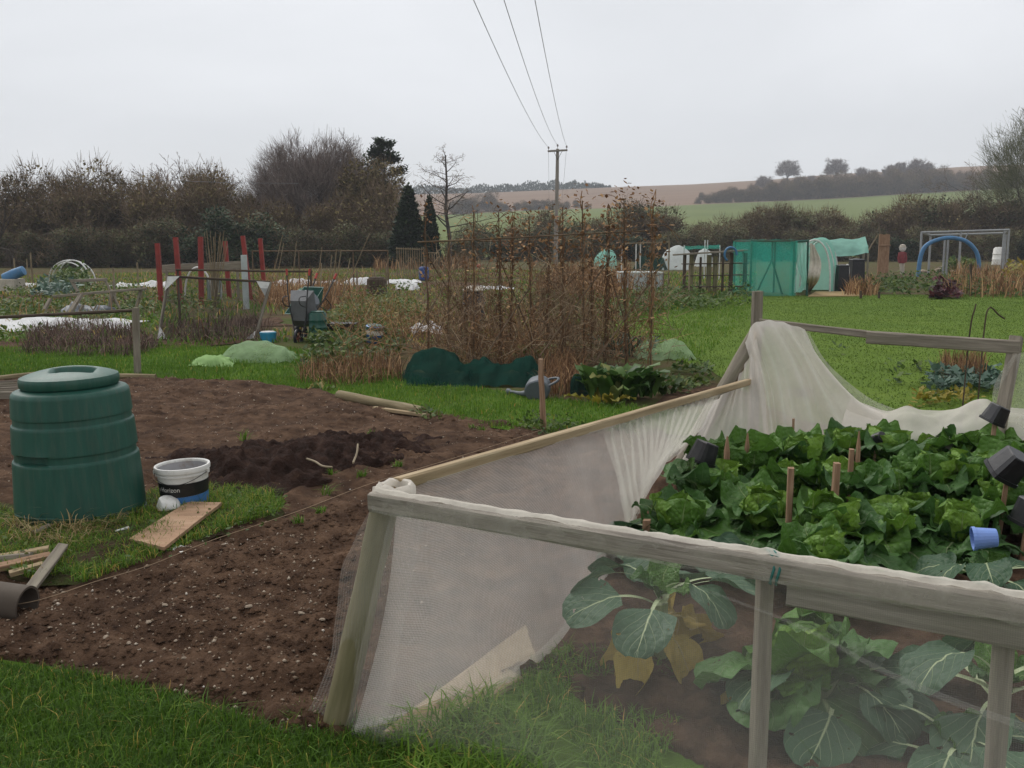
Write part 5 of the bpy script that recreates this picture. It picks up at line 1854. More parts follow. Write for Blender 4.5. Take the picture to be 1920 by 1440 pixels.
# ================================================================== compost bin
def compost_bin():
    c = G(156, 974)
    t = thing('compost_bin', 'large dark green plastic compost bin with stepped rings', 'compost bin', (c.x, c.y, 0))
    mw = TRS((c.x, c.y, .0), 0, 1, math.radians(.5), math.radians(-1.6)) @ Matrix.Diagonal((.91, .91, 1.10, 1))
    prof = [(.390, .0), (.389, .050), (.382, .056), (.381, .072), (.387, .075), (.384, .14), (.377, .25), (.371, .346), (.368, .353), (.360, .357), (.357, .362), (.356, .396), (.3565, .3985), (.367, .400), (.367, .408), (.363, .47), (.359, .530), (.356, .538), (.348, .542), (.346, .546), (.344, .576), (.3445, .5785), (.353, .580), (.353, .588), (.349, .64), (.345, .685), (.340, .699), (.328, .709), (.30, .717), (.28, .722), (.25, .724)]
    a0 = math.radians(248)

    def mod(r, z, th):
        d = (th - a0 + math.pi) % (2 * math.pi) - math.pi
        k = max(0.0, 1 - (abs(d) / .34) ** 4)
        if .33 < z < .41 and k > 0:
            if z < .36:
                return r, z - .0 * k
            r2 = r - .05 * k * (1 if z < .403 else 0)
            return r2, z
        return r * (1 + .004 * math.sin(th * 2 + 1)), z
    pf_ = [prof[0]]
    for q0, q1 in zip(prof[:-1], prof[1:]):
        ll = math.hypot(q1[0] - q0[0], q1[1] - q0[1])
        if ll > .02:
            pf_ += [(q0[0] + (q1[0] - q0[0]) * .004 / ll, q0[1] + (q1[1] - q0[1]) * .004 / ll), (q1[0] - (q1[0] - q0[0]) * .004 / ll, q1[1] - (q1[1] - q0[1]) * .004 / ll)]
        pf_.append(q1)
    mb = MB()
    mb.lathe(pf_, 96, mod)
    mb.build('body', 'bin_green', t, mw, True)
    # lid: dished with a moulded grip recess
    nr_, nt = 26, 72
    lid = MB()
    for i in range(nr_ + 1):
        r = .288 * i / nr_
        for j in range(nt):
            th = 6.283 * j / nt
            x, y = r * math.cos(th), r * math.sin(th)
            z = .822 - .52 * (r ** 2) - .3 * max(0, r - .25) ** 1.5
            # recess
            u_, v_ = x - .035, y + .04
            kx = 1 / (1 + math.exp((abs(u_) - .115) / .007))
            ky = 1 / (1 + math.exp((abs(v_) - .095) / .007))
            z -= .065 * kx * ky * (0.45 + .55 * min(1, max(0, (v_ + .12) / .2)))
            lid.v.append((x, y, z))
    for i in range(nr_):
        for j in range(nt):
            j2 = (j + 1) % nt
            if i == 0:
                lid.f.append((j, nt + j, nt + j2)) if False else None
            lid.f.append((i * nt + j, (i + 1) * nt + j, (i + 1) * nt + j2, i * nt + j2))
    b_ = len(lid.v)
    for r, z in ((.292, .768), (.294, .760), (.293, .735), (.286, .726), (.26, .726)):
        for j in range(nt):
            th = 6.283 * j / nt
            lid.v.append((r * math.cos(th), r * math.sin(th), z))
    for i in range(5):
        s0 = nr_ * nt if i == 0 else b_ + (i - 1) * nt
        s1 = b_ + i * nt
        for j in range(nt):
            j2 = (j + 1) % nt
            lid.f.append((s0 + j, s1 + j, s1 + j2, s0 + j2))
    lid.build('lid', 'bin_green', t, mw @ TRS((0, 0, 0), .25), True)
    # hatch edge strip
    mbh = MB()
    for z in (.10,):
        mbh.tube([((.403 - .03 * z) * math.cos(a0 + q), (.403 - .03 * z) * math.sin(a0 + q), z) for q in np.linspace(-.42, .42, 16)], .004, 5)
    mbh.build('hatch_edge', 'bin_green', t, mw, True)


compost_bin()


# ================================================================== paint bucket
def bucket():
    c = G(349, 960)
    t = thing('paint_bucket', 'white plastic paint bucket with black and blue label beside the compost bin', 'bucket', (c.x, c.y, .03))
    mw = TRS((c.x, c.y, .03), 0, 1, math.radians(1), math.radians(-2))
    R0, R1, Hh = .132, .150, .262

    def rad(z):
        return R0 + (R1 - R0) * z / Hh
    mb = MB()
    mb.lathe([(rad(0) - .006, 0), (rad(0), .004), (rad(.2), .2), (rad(.212), .212), (rad(.212) + .008, .214), (rad(.22) + .008, .222), (rad(.222) + .001, .224), (rad(.235) + .001, .236), (rad(.236) + .012, .238), (rad(.262) + .012, .258), (rad(.262) + .009, .266), (rad(.262) + .002, .267), (rad(.262) - .004, .262), (rad(.26) - .006, .25)], 48, close=False)
    mb.build('body', 'white_plastic', t, mw, True)
    mb = MB()
    mb.lathe([(rad(.262) - .004, .262), (rad(.1) - .005, .1), (rad(.02) - .005, .012), (.0, .010)], 48)
    mb.build('inside', 'inner_plastic', t, mw, True)
    for nm, z0, z1, m_ in (('black_label', .098, .178, 'black_label'), ('blue_label', .012, .0975, 'blue_label')):
        mb = MB()
        mb.lathe([(rad(z0) + .0012, z0), (rad(z1) + .0012, z1)], 48, mod=lambda r, z, th: (r, z + (.004 * math.sin(th * 1 + 1.0) if abs(z - .098) < .001 or abs(z - .0975) < .001 else 0)), close=False)
        mb.build(nm, m_, t, mw, True)
    # lettering wrapped on the label
    def wrap(txt, size, z, th0):
        cu = bpy.data.curves.new('txt', 'FONT')
        cu.body = txt
        cu.size = size
        tmp = bpy.data.objects.new('txt', cu)
        COL.objects.link(tmp)
        dg = bpy.context.evaluated_depsgraph_get()
        me = bpy.data.meshes.new_from_object(tmp.evaluated_get(dg))
        bpy.data.objects.remove(tmp)
        bpy.data.curves.remove(cu)
        for v in me.vertices:
            th = th0 + v.co.x / R1
            zz = z + v.co.y
            r = rad(zz) + .0022
            v.co = (r * math.cos(th), r * math.sin(th), zz)
        me.materials.clear()
        me.materials.append(MATS['white_plastic'])
        mk('lettering', me, None, t, mw)
    wrap('e Horizon', .040, .130, math.radians(217))
    wrap('5 litre', .012, .112, math.radians(305)) if False else None
    mb = MB()
    for sx in (-1, 1):
        mb.box((sx * (rad(.23) + .006), -.02, .228), (.02, .03, .022))
    mb.build('handle_lug', 'white_plastic', t, mw)
    mb = MB()
    mb.tube(spl([((rad(.23) + .012) * math.cos(q), -(rad(.23) + .012) * math.sin(q) - .004, .228 - .05 * math.sin(q) ** 2 * 1.0) for q in np.linspace(0.05, math.pi - .05, 9)], 26), .0022, 5)
    mb.build('handle', 'dark_metal', t, mw, True)


bucket()

# crushed white tub, boards and scraps
c = G(312, 955, .06)
mb = MB()
mb.lathe([(.055, 0), (.068, .03), (.064, .07), (.040, .09), (.0, .094)], 18, mod=lambda r, z, th: (r * (1 + .14 * noise3(math.cos(th) * 2, math.sin(th) * 2, z * 20)), z))
o = mb.build('plastic_tub', 'white_plastic', None, TRS((c.x, c.y, .045), .6, 1, .4, .3), True)
tag(o, 'crumpled white plastic tub in the grass by the paint bucket', 'tub')


def slab(name, quad, thick, mat, label, cat, z=.06, lift=(0, 0, 0, 0)):
    """flat board cut to the outline of its four ground corners"""
    pts = [G(a_, b_, z + l_) for (a_, b_), l_ in zip(quad, lift)]
    cen = sum(pts, Vector()) / 4
    mb = MB()
    n = 8
    top_, bot_ = [], []
    for e in range(4):
        for j in range(n):
            p_ = pts[e].lerp(pts[(e + 1) % 4], j / n)
            w_ = .006 * noise3(p_.x * 40, p_.y * 40, e)
            top_.append(p_ - cen + Vector((w_, w_, .0)))
    k = len(top_)
    mb.v = [tuple(v) for v in top_] + [tuple(v - Vector((0, 0, thick))) for v in top_]
    mb.f = [tuple(range(k)), tuple(range(2 * k - 1, k - 1, -1))] + [(j, k + j, k + (j + 1) % k, (j + 1) % k) for j in range(k)]
    ang = math.atan2((pts[3] - pts[0]).y, (pts[3] - pts[0]).x)
    R_ = Matrix.Rotation(-ang, 4, 'Z')
    mb.v = [tuple(R_ @ Vector(v)) for v in mb.v]
    o_ = mb.build(name, mat, None, Matrix.Translation(cen) @ Matrix.Rotation(ang, 4, 'Z'))
    return tag(o_, label, cat)


slab('edging_board', [(716, 1372), (812, 1367), (1012, 1252), (985, 1172)], .022, 'new_batten', 'wide pale sawn board lying against the net inside the bed corner', 'board', .03, (.02, 0, 0, .10))
slab('plywood_board', [(242, 1010), (308, 1026), (415, 942), (352, 940)], .018, 'plywood', 'brown plywood offcut lying on the grass by the paint bucket', 'board', .075, (0, .01, .03, .02))
slab('wood_offcut', [(392, 955), (418, 960), (452, 948), (408, 938)], .012, 'new_batten', 'small splintered wood offcut beyond the plywood', 'offcut', .06)
slab('paper_scrap', [(318, 1028), (340, 1036), (352, 1026), (330, 1020)], .004, 'white_plastic', 'pale paper scrap trodden into the soil edge', 'scrap', .05)
for (a_, b_, w_, h_, m_, lab) in [((0, 1046), (92, 1030), .045, .03, 'new_batten', 'split pale plank on top of the scrap wood pile'), ((-40, 1072), (95, 1042), .05, .03, 'stake_wood', 'brown weathered plank in the scrap wood pile'), ((-60, 1055), (60, 1042), .05, .035, 'weathered', 'grey plank at the back of the scrap wood pile'), ((18, 1076), (82, 1058), .05, .02, 'new_batten', 'short sawn offcut in the scrap wood pile')]:
    o = lumber('plank', G(a_[0], a_[1], .06), G(b_[0], b_[1], .08), w_, h_, m_, None, roll=U(-.3, .3), wear=.16)
    tag(o, lab, 'plank')
o = lumber('plank', G(54, 1108, .05), G(118, 1022, .13), .05, .02, 'weathered', None, roll=.2, wear=.1, point=False, seg=6)
tag(o, 'grey pointed slat propped across the scrap wood pile', 'plank')
o = pole('cut_branch', G(62, 1000, .07), G(92, 985, .09), .016, .012, 'weathered', None)
tag(o, 'short cut branch in the hay in front of the compost bin', 'branch')
o = pole('white_stick', G(216, 997, .07), G(242, 989, .08), .008, .008, 'white_plastic', None)
tag(o, 'short white stick in the grass in front of the compost bin', 'stick')
# old clay drain pipe lying on its side
c0, c1 = G(-60, 1118, .09), G(36, 1132, .07)
t = thing('drain_pipe', 'short dark clay drain pipe lying at the edge of the soil', 'pipe', (c1.x, c1.y, 0))
mb = MB()
mb.lathe([(.075, 0), (.082, .0), (.080, .24), (.082, .26), (.074, .26), (.072, .24), (.072, 0), (.075, 0)], 28, close=False)
mb.build('barrel', 'terracotta', t, align(c1, c0) @ Matrix.Translation((0, 0, -.04)), True)
# string line across the soil, sagging between pegs
t = thing('string_line', 'thin garden string stretched along the edge of the dug soil', 'string', G(280, 1065))
mb = MB()
mb.tube(spl([G(-60, 1140, .05), G(60, 1128, .07), G(180, 1090, .06), G(280, 1060, .05), G(400, 1012, .06), G(560, 958, .09), G(700, 905, .10), G(880, 850, .12), G(1016, 806, .2)], 50), .0018, 5)
mb.build('cord', 'string', t)
o = pole('stake', G(1020, 812) - Vector((0, 0, .03)), at(1014, 673, G(1020, 812).y), .026, .022, 'stake_wood', None, 8, wob=.25, seg=8)
tag(o, 'rough upright branch stake at the end of the string line', 'stake')
# timbers lying at the far edge of the plot
o = pole('round_post', G(636, 741, .06), G(792, 772, .06), .052, .05, 'log_wood', None, 12, wob=.02)
tag(o, 'round wooden fence post lying at the edge of the dug soil', 'post')
o = lumber('plank', G(702, 765, .04), G(798, 779, .04), .05, .03, 'new_batten', None)
tag(o, 'narrow pale plank lying beside the round fence post', 'plank')
for a_, b_, lab in [((0, 712), (95, 700), 'weathered pole lying on the grass edge behind the compost bin'), ((0, 742), (60, 738), 'pale split log behind the compost bin'), ((240, 706), (292, 707), 'thin pole lying at the foot of the slim fence post')]:
    o = pole('wood_pole', G(a_[0] - 20, a_[1], .05), G(b_[0], b_[1], .05), .04, .035, 'log_wood', None, 8)
    tag(o, lab, 'pole')
for i in range(6):
    o = lumber('plank', G(-30, 722 + i * 4, .03 + .02 * i), G(62 - i * 3, 716 + i * 5, .03 + .02 * i), .07, .02, 'weathered', None, roll=1.5, wear=.1)
    tag(o, 'old plank in the flat stack behind the compost bin', 'plank', 'planks stacked behind the compost bin')
# roots and green shoots on the heap
for i, (pts, lab) in enumerate([([(575, 860), (592, 866), (605, 874), (623, 876)], 'bent bare root lying on the manure heap'), ([(671, 833), (669, 850), (662, 868)], 'pale upright root standing in the manure heap')]):
    mb = MB()
    mb.tube(spl([G(x_, y_, .17) for x_, y_ in pts], 10), .007, 5)
    tag(mb.build('root', 'cane', None, None, True), lab, 'root')
for px, py, h in [(458, 834, .16), (694, 826, .09), (650, 870, .10), (560, 985, .08), (622, 900, .07), (680, 905, .10), (615, 932, .12), (600, 975, .07), (745, 880, .08), (885, 805, .06), (905, 812, .07), (1046, 800, .10), (960, 800, .06)]:
    p = G(px, py)
    n = 26
    P3 = np.stack([p.x + RNG.normal(0, .018, n), p.y + RNG.normal(0, .018, n), np.full(n, soil_z(p.x, p.y) + .0)], 1)
    V, F3, T = blade_arrays(P3, h * RNG.uniform(.4, 1.0, n), .007, RNG.uniform(.3, 1.1, n), RNG.uniform(.25, .8, n))
    tag(npmesh('seedling', V, F3, 'grass', T), 'small green weed seedling on the bare soil', 'seedling', 'weed seedlings on the soil')


# ------------------------------------------------------------------ watering can on the path
def watering_can(name, loc, rz, s, label, mat='grey_plastic', tilt=(0, 0)):
    t = thing(name, label, 'watering can', loc)
    mw = TRS(loc, rz, s, tilt[0], tilt[1])
    mb = MB()
    mb.lathe([(.0, 0), (.105, .0), (.118, .015), (.120, .10), (.116, .19), (.095, .225), (.07, .24), (.055, .235), (.05, .21)], 28, mod=lambda r, z, th: (r * (1.22 if math.cos(th) > 0 else 1.12) ** (abs(math.cos(th))), z), close=False)
    mb.build('body', mat, t, mw, True)
    mb = MB()
    mb.tube(spl([(.12, 0, .05), (.22, 0, .13), (.31, 0, .25), (.36, 0, .30)], 10), [.035, .032, .028, .024, .021, .019, .017, .016, .016, .016], 12)
    sp_ = mb.build('spout', mat, t, mw, True)
    mb = MB()
    mb.tube([(.355, 0, .30), (.375, 0, .315), (.40, 0, .335)], [.016, .03, .042], 12)
    mb.build('rose', mat, sp_, mw, True)
    mb = MB()
    mb.tube(spl([(-.12, 0, .06), (-.21, 0, .12), (-.22, 0, .22), (-.14, 0, .29), (-.02, 0, .31), (.07, 0, .27), (.075, 0, .23)], 20), .014, 8)
    mb.build('handle', mat, t, mw, True)
    return t


p = G(996, 752)
watering_can('watering_can', (p.x + .06, p.y, .10), 2.9, .95, 'grey plastic watering can lying on its side on the grass path', tilt=(1.35, .35))
# ================================================================== the plots behind
def net_mound(name, ridge, base, depth, mat, label, cat='net', seed=1, wr=.05, fr=(7, 2), fold=0.0):
    """mesh or fleece lying over plants: ridge = [(px, py)], base = py of its foot"""
    Yb = G(ridge[0][0], base).y
    Yr = Yb + depth * .45
    r = [at(a, b, Yr) for a, b in ridge]
    n = len(r)
    f0 = [Vector((p.x * Yb / Yr, Yb + .1 * depth * noise3(i * .9, seed), .01)) for i, p in enumerate(r)]
    f1 = [a.lerp(b, .5) + Vector((0, 0, b.z * .26)) for a, b in zip(f0, r)]
    b1 = [Vector((p.x, Yr + depth * .3, p.z * .7)) for p in r]
    b0 = [Vector((p.x, Yb + depth, .01)) for p in r]
    o = cloth(name, [f0, f1, r, b1, b0], 90, 44, mat, None, wr=wr, freq=fr, seed=seed, fold=fold)
    return tag(o, label, cat)


net_mound('mesh_cover', [(412, 681), (425, 655), (455, 643), (490, 642), (530, 650), (548, 662), (558, 680)], 683, 1.1, 'green_net', 'pale green mesh cover humped over low hoops on the grass', seed=3, wr=.11, fr=(6, 3))
net_mound('mesh_cover', [(348, 688), (365, 676), (390, 669), (415, 672), (437, 684)], 690, .6, 'lime_net', 'crumpled lime green mesh lying beside the humped green cover', seed=5, wr=.09, fr=(6, 3))
net_mound('mesh_cover', [(1190, 668), (1205, 645), (1222, 640), (1238, 648), (1258, 634), (1280, 650), (1305, 666)], 676, 1.0, 'green_net', 'pale green mesh cover with two peaks by the lawn edge', seed=7, wr=.10, fr=(6, 3))
net_mound('dark_net', [(748, 714), (768, 674), (790, 661), (820, 658), (845, 664), (865, 679), (882, 678), (902, 674), (925, 683), (945, 685), (965, 677), (985, 676), (1004, 681), (1026, 700)], 727, 1.3, 'dark_green_net', 'dark green netting slumped over plants beside the grass path', seed=9, wr=.11, fr=(13, 4))
net_mound('dark_net', [(1068, 735), (1076, 704), (1090, 700), (1104, 712), (1108, 735)], 742, .3, 'dark_green_net', 'small bundle of dark green netting beside the leafy clump', seed=10, wr=.04)
net_mound('fleece_sheet', [(-160, 604), (-60, 600), (0, 601), (60, 599), (120, 604), (180, 603), (245, 608)], 622, 2.6, 'fleece', 'white fleece sheet spread flat over a bed behind the brown heather', 'fleece', seed=11, wr=.10, fr=(14, 4))
net_mound('fleece_sheet', [(640, 530), (665, 522), (690, 517), (700, 528)], 535, 1.2, 'fleece', 'white fleece peaked beside the dark composter', 'fleece', seed=13, wr=.15)
net_mound('fleece_sheet', [(724, 528), (745, 524), (770, 524), (790, 530)], 533, 1.5, 'fleece', 'long white fleece strip behind the dark composter', 'fleece', seed=14, wr=.12)
net_mound('fleece_sheet', [(742, 538), (760, 533), (776, 530), (786, 540)], 545, 1.0, 'fleece', 'crumpled white fleece in front of the long strip', 'fleece', seed=15, wr=.15)
net_mound('fleece_sheet', [(872, 538), (900, 536), (930, 537), (965, 540)], 543, 1.0, 'fleece', 'white fleece strip seen through the bean canes', 'fleece', seed=16, wr=.1)
net_mound('fleece_sheet', [(772, 620), (790, 609), (812, 607), (835, 620)], 627, .8, 'fleece', 'grey white fleece heap among the dead stems', 'fleece', seed=17, wr=.12)
net_mound('fleece_sheet', [(25, 535), (45, 532), (70, 533), (92, 536)], 538, 1.0, 'fleece', 'low white fleece strip in front of the hoops', 'fleece', seed=18, wr=.1)
net_mound('fleece_sheet', [(205, 534), (235, 529), (265, 531), (300, 528), (320, 534)], 539, 1.2, 'fleece', 'white fleece strip running behind the first red post', 'fleece', seed=19, wr=.16)
net_mound('fleece_sheet', [(505, 530), (560, 527), (600, 529), (645, 528)], 536, 1.2, 'fleece', 'ragged white fleece showing through the dead brush', 'fleece', seed=20, wr=.2)
net_mound('mesh_cover', [(1190, 503), (1200, 484), (1222, 479), (1244, 484), (1254, 503)], 507, 1.6, 'dark_green_net', 'dark green mesh tunnel behind the white cold frame', seed=22, wr=.1)
net_mound('mesh_cover', [(545, 572), (556, 546), (575, 540), (590, 548), (604, 570)], 578, .8, 'emerald_net', 'small green mesh heap behind the wheelbarrows', seed=24, wr=.08)


# ---- clumps of stems and leaves
def stems_obj(name, polypx, dens, h, w, mat, label, lean=(.1, .6), z=0.0, kind='stuff', tint=(.1, .9), rng=RNG, cl=0.0, cat=None, group=None, csc=2.0):
    P_ = scatter(gpoly(polypx), dens, rng)
    if cl:
        P_ = P_[vnoise(P_[:, 0], P_[:, 1], csc, 3) > cl]
    N = len(P_)
    hh = h * rng.uniform(.4, 1.15, N) * (.6 + .7 * vnoise(P_[:, 0], P_[:, 1], 1.3, 8))
    V, F3, T = blade_arrays(z3(P_, z), hh, w * rng.uniform(.6, 1.4, N), rng.uniform(*lean, N), rng.uniform(*tint, N), rng)
    return tag(npmesh(name, V, F3, mat, T), label, cat, group, kind)


stems_obj('dead_heather', [(40, 668), (60, 622), (150, 608), (250, 612), (300, 655), (250, 672)], 420, .36, .009, 'dead_mauve', 'purple brown dead heather like plants in front of the white sheet', (.3, 1.4), cl=.28)
stems_obj('dead_stems', [(555, 718), (575, 690), (640, 680), (750, 692), (760, 716), (640, 728)], 480, .44, .008, 'dead_stem', 'rust brown dead flower stems beside the dark green netting', (.1, 1.3), cl=.3)
stems_obj('dead_stems', [(760, 690), (800, 650), (980, 640), (1060, 660), (1080, 712), (1040, 730), (1000, 700), (860, 680)], 150, .42, .008, 'dead_stem', 'tangled dead stems behind the dark green netting', (.1, 1.3), cl=.3)
stems_obj('dead_stems', [(1010, 742), (1025, 700), (1085, 690), (1100, 720), (1070, 745)], 600, .34, .010, 'dead_stem', 'rusty dead stems beside the rough branch stake', (.2, .9))
stems_obj('dead_stems', [(760, 640), (780, 585), (900, 580), (1180, 585), (1190, 640), (1000, 660)], 55, .5, .008, 'dead_stem', 'tall brown dead weeds around the bean canes', (.1, 1.2), cl=.35)
stems_obj('dead_stems', [(300, 640), (330, 605), (480, 600), (520, 640), (420, 650)], 150, .5, .010, 'dead_mauve', 'dark brown dead plants behind the mesh panel', (.3, 1.4), cl=.3)
stems_obj('dead_brush', [(480, 575), (500, 548), (640, 548), (690, 570), (640, 590)], 90, 1.0, .018, 'dead_stem', 'orange brown dead raspberry brush below the pole frame', (.3, 1.5), tint=(.3, 1))
stems_obj('dead_stems', [(640, 640), (650, 575), (780, 570), (790, 640)], 90, .6, .008, 'dead_stem', 'tan dead stalks between the blue tub and the bean canes', (.1, 1.4), cl=.3, tint=(.3, 1))
stems_obj('dead_stems', [(1580, 556), (1590, 535), (1640, 535), (1650, 556)], 60, .7, .03, 'dead_stem', 'brown dead bush in front of the dark boxes', (.2, .8), tint=(.3, 1))
stems_obj('dead_stems', [(1760, 558), (1790, 525), (1960, 522), (1960, 560)], 26, .9, .03, 'dead_stem', 'brown stalks at the far side of the lawn', (.1, .6), tint=(.3, 1))
stems_obj('dead_stems', [(1752, 722), (1768, 688), (1830, 684), (1850, 716)], 420, .42, .011, 'dead_stem', 'red brown dead stalks beyond the far rail of the bed', (.1, .5))
stems_obj('dead_stems', [(700, 480), (760, 487), (860, 490), (900, 505), (700, 510)], 6, 1.0, .05, 'dead_stem', 'dry stalks in the plots before the tree belt', (.1, .6), tint=(.3, 1))
stems_obj('dead_stems', [(1000, 560), (1040, 520), (1180, 520), (1190, 560)], 20, 1.0, .04, 'dead_stem', 'brown dead weeds left of the cold frame', (.1, .7), tint=(.3, 1))


def leaves_obj(name, polypx, dens, size, mat, label, lift=(0, .3), tint=(.1, .9), cl=0.0, z=.02, rng=RNG, csc=1.2):
    P_ = scatter(gpoly(polypx), dens, rng)
    if cl:
        P_ = P_[vnoise(P_[:, 0], P_[:, 1], csc, 12) > cl]
    N = len(P_)
    hg = vnoise(P_[:, 0], P_[:, 1], 1.6, 15)
    P3 = z3(P_, z)
    P3[:, 2] += hg * lift[1] * rng.uniform(0, 1, N)
    return leaf_litter(name, P3, size, mat, rng.uniform(*tint, N), label, rng, lift=(0, .02))


leaves_obj('weeds', [(560, 720), (580, 640), (720, 635), (780, 660), (700, 690), (640, 700)], 420, .09, 'weed_leaf', 'green weeds mixed with the dead stems by the grass path', (0, .35), cl=.45)
leaves_obj('weeds', [(610, 640), (640, 570), (760, 560), (800, 600), (740, 645)], 420, .075, 'weed_leaf', 'yellow green leafy weeds in front of the dark composter', (0, .6), cl=.3, tint=(.3, 1))
leaves_obj('weeds', [(1150, 600), (1180, 555), (1300, 548), (1420, 556), (1410, 575), (1260, 590)], 130, .12, 'weed_leaf', 'low green weeds along the far edge of the lawn', (0, .5), cl=.4, tint=(.3, .9))
leaves_obj('weeds', [(1600, 556), (1620, 530), (1780, 525), (1960, 530), (1960, 558)], 70, .14, 'weed_leaf', 'green weeds and vegetables beyond the lawn', (0, .6), cl=.35)
leaves_obj('weeds', [(0, 590), (10, 545), (200, 545), (420, 560), (420, 590)], 70, .11, 'weed_leaf', 'green weeds in the plots around the timber frame', (0, .35), cl=.45)
leaves_obj('brassica_leaves', [(60, 560), (80, 540), (140, 538), (150, 558)], 130, .16, 'blue_leaf', 'blue green brassicas in front of the white hoops', (0, .5))
leaves_obj('shrub_leaves', [(100, 545), (110, 530), (165, 530), (170, 545)], 150, .17, 'weed_leaf', 'green bushes inside the white hoops', (0, 1.0))
leaves_obj('weeds', [(860, 610), (900, 560), (1160, 560), (1200, 600), (1100, 620)], 120, .09, 'weed_leaf', 'green weeds behind the bean canes', (0, .3), cl=.45)
leaves_obj('weeds', [(1230, 745), (1260, 690), (1330, 690), (1340, 720), (1300, 745)], 330, .08, 'weed_leaf', 'green weeds on the strip beside the lawn', (0, .2), cl=.4)
leaves_obj('weeds', [(1540, 720), (1560, 660), (1700, 665), (1760, 700), (1740, 725), (1600, 735)], 130, .09, 'weed_leaf', 'straggling weeds on the lawn beyond the bed', (0, .15), cl=.66)
leaves_obj('weeds', [(1735, 745), (1750, 708), (1870, 705), (1880, 740)], 560, .10, 'blue_leaf', 'blue green leafy plants beyond the far rail of the bed', (0, .25))
leaves_obj('weeds', [(1700, 768), (1720, 745), (1820, 742), (1840, 765)], 300, .08, 'yellow_leaf', 'yellowing leaves at the edge of the lawn beyond the net', (0, .1), cl=.35)
leaves_obj('yellow_plant', [(1885, 540), (1890, 520), (1960, 520), (1960, 540)], 40, .3, 'yellow_leaf', 'yellow leaved plant beyond the lawn', (0, .9))
leaves_obj('purple_plant', [(1742, 562), (1752, 552), (1790, 552), (1796, 562)], 170, .2, 'purple_leaf', 'dark purple leaved plant on the far edge of the lawn', (0, .5))
leaves_obj('grass_bank', [(-200, 600), (0, 570), (300, 568), (300, 600), (0, 640)], 60, .1, 'weed_leaf', 'rough grass between the left hand plots', (0, .08), cl=.3)
stems_obj('rough_grass', [(-300, 660), (-200, 575), (300, 575), (560, 640), (300, 660)], 130, .11, .016, 'grass', 'rough green grass between the left hand plots', (.1, .9), tint=(.25, .75), cl=.35)
stems_obj('dry_stalks', [(-250, 640), (-150, 524), (700, 508), (1180, 512), (1170, 545), (780, 600), (560, 640)], 5, .55, .016, 'dead_stem', 'dry brown stalks scattered through the far plots', (.1, 1.2), cl=.45, tint=(.25, 1), csc=.35)
stems_obj('rough_grass', [(1130, 640), (1200, 575), (1420, 553), (1400, 600), (1300, 690)], 160, .10, .016, 'grass', 'longer grass along the edge of the lawn', (.1, .9), tint=(.45, .85), cl=.3)


def leaf_clump(name, px, py, n, size, spread, h, mat, label, cat, rng_seed=1, upr=.6, wide=.42):
    """leafy plant built of curved broad leaves"""
    c = G(px, py)
    nr = np.random.default_rng(rng_seed)
    Vs, Fs, Ts = [], [], []
    b = 0
    for i in range(n):
        az = nr.uniform(0, 6.28)
        r0 = spread * nr.uniform(0, 1) ** .7
        base_ = np.array([c.x + r0 * math.cos(az) * 1.0, c.y + r0 * math.sin(az) * .6, h * nr.uniform(0, .35)])
        L = size * nr.uniform(.6, 1.2)
        el0, el1 = math.radians(nr.uniform(55, 88)) * upr + .4, math.radians(nr.uniform(-40, 30))
        az2 = az + nr.uniform(-.8, .8)
        s_ = np.array([-math.sin(az2), math.cos(az2), 0])
        p_ = base_.copy()
        pts = []
        for k in range(6):
            u_ = k / 5
            w_ = L * wide * math.sin(math.pi * min(.97, .08 + u_ * .9)) ** .8
            cup_ = .25 * w_
            pts += [p_ - s_ * w_ / 2 + np.array([0, 0, cup_ + .02 * math.sin(k * 2 + i)]), p_, p_ + s_ * w_ / 2 + np.array([0, 0, cup_ + .02 * math.sin(k * 2.5 + i)])]
            e = el0 + (el1 - el0) * u_
            p_ = p_ + np.array([math.cos(az2) * math.cos(e), math.sin(az2) * math.cos(e), math.sin(e)]) * L / 5
        Vs.append(np.array(pts))
        f_ = []
        for k in range(5):
            f_ += [(k * 3, k * 3 + 1, k * 3 + 4, k * 3 + 3), (k * 3 + 1, k * 3 + 2, k * 3 + 5, k * 3 + 4)]
        Fs.append(np.array(f_) + b)
        b += 18
        Ts.append(np.full(18, nr.uniform(0, 1)))
    V = np.concatenate(Vs)
    V[:, 2] = np.maximum(V[:, 2], .01)
    t = thing(name, label, cat, (c.x, c.y, 0))
    npmesh('foliage', V, np.concatenate(Fs), mat, np.concatenate(Ts), parent=t, smooth=True)
    mb = MB()
    for i in range(5):
        a = i * 1.26
        mb.tube([(c.x + .05 * math.cos(a), c.y + .05 * math.sin(a), -.01), (c.x + spread * .5 * math.cos(a), c.y + spread * .3 * math.sin(a), h * .5)], [.012, .008], 5)
    mb.build('stems', 'stalk', t)
    return t


leaf_clump('leafy_clump', 1165, 748, 85, .34, .36, .20, 'clump_leaf', 'big leafy green clump at the edge of the grass path', 'plant', 3, upr=.95, wide=.5)
leaf_clump('leafy_clump', 1140, 757, 9, .24, .30, .04, 'yellow_leaf', 'yellowing leaves drooping from the leafy clump', 'plant', 6, upr=.2)
leaf_clump('leafy_clump', 1250, 740, 12, .2, .15, .1, 'weed_leaf', 'smaller leafy plant beside the big clump', 'plant', 5)
leaf_clump('leek_row', 1150, 668, 40, .36, .30, .12, 'blue_leaf', 'blue green leeks behind the bean canes', 'plant', 8, upr=.9, wide=.14)
leaf_clump('leek_row', 1200, 665, 30, .34, .22, .12, 'blue_leaf', 'blue green leeks next to the two peaked mesh cover', 'plant', 9, upr=.9, wide=.14)
leaf_clump('bright_plant', 1000, 672, 26, .22, .16, .18, 'bright_leaf', 'bright lime green plant among the dead stems', 'plant', 10, upr=.7, wide=.3)
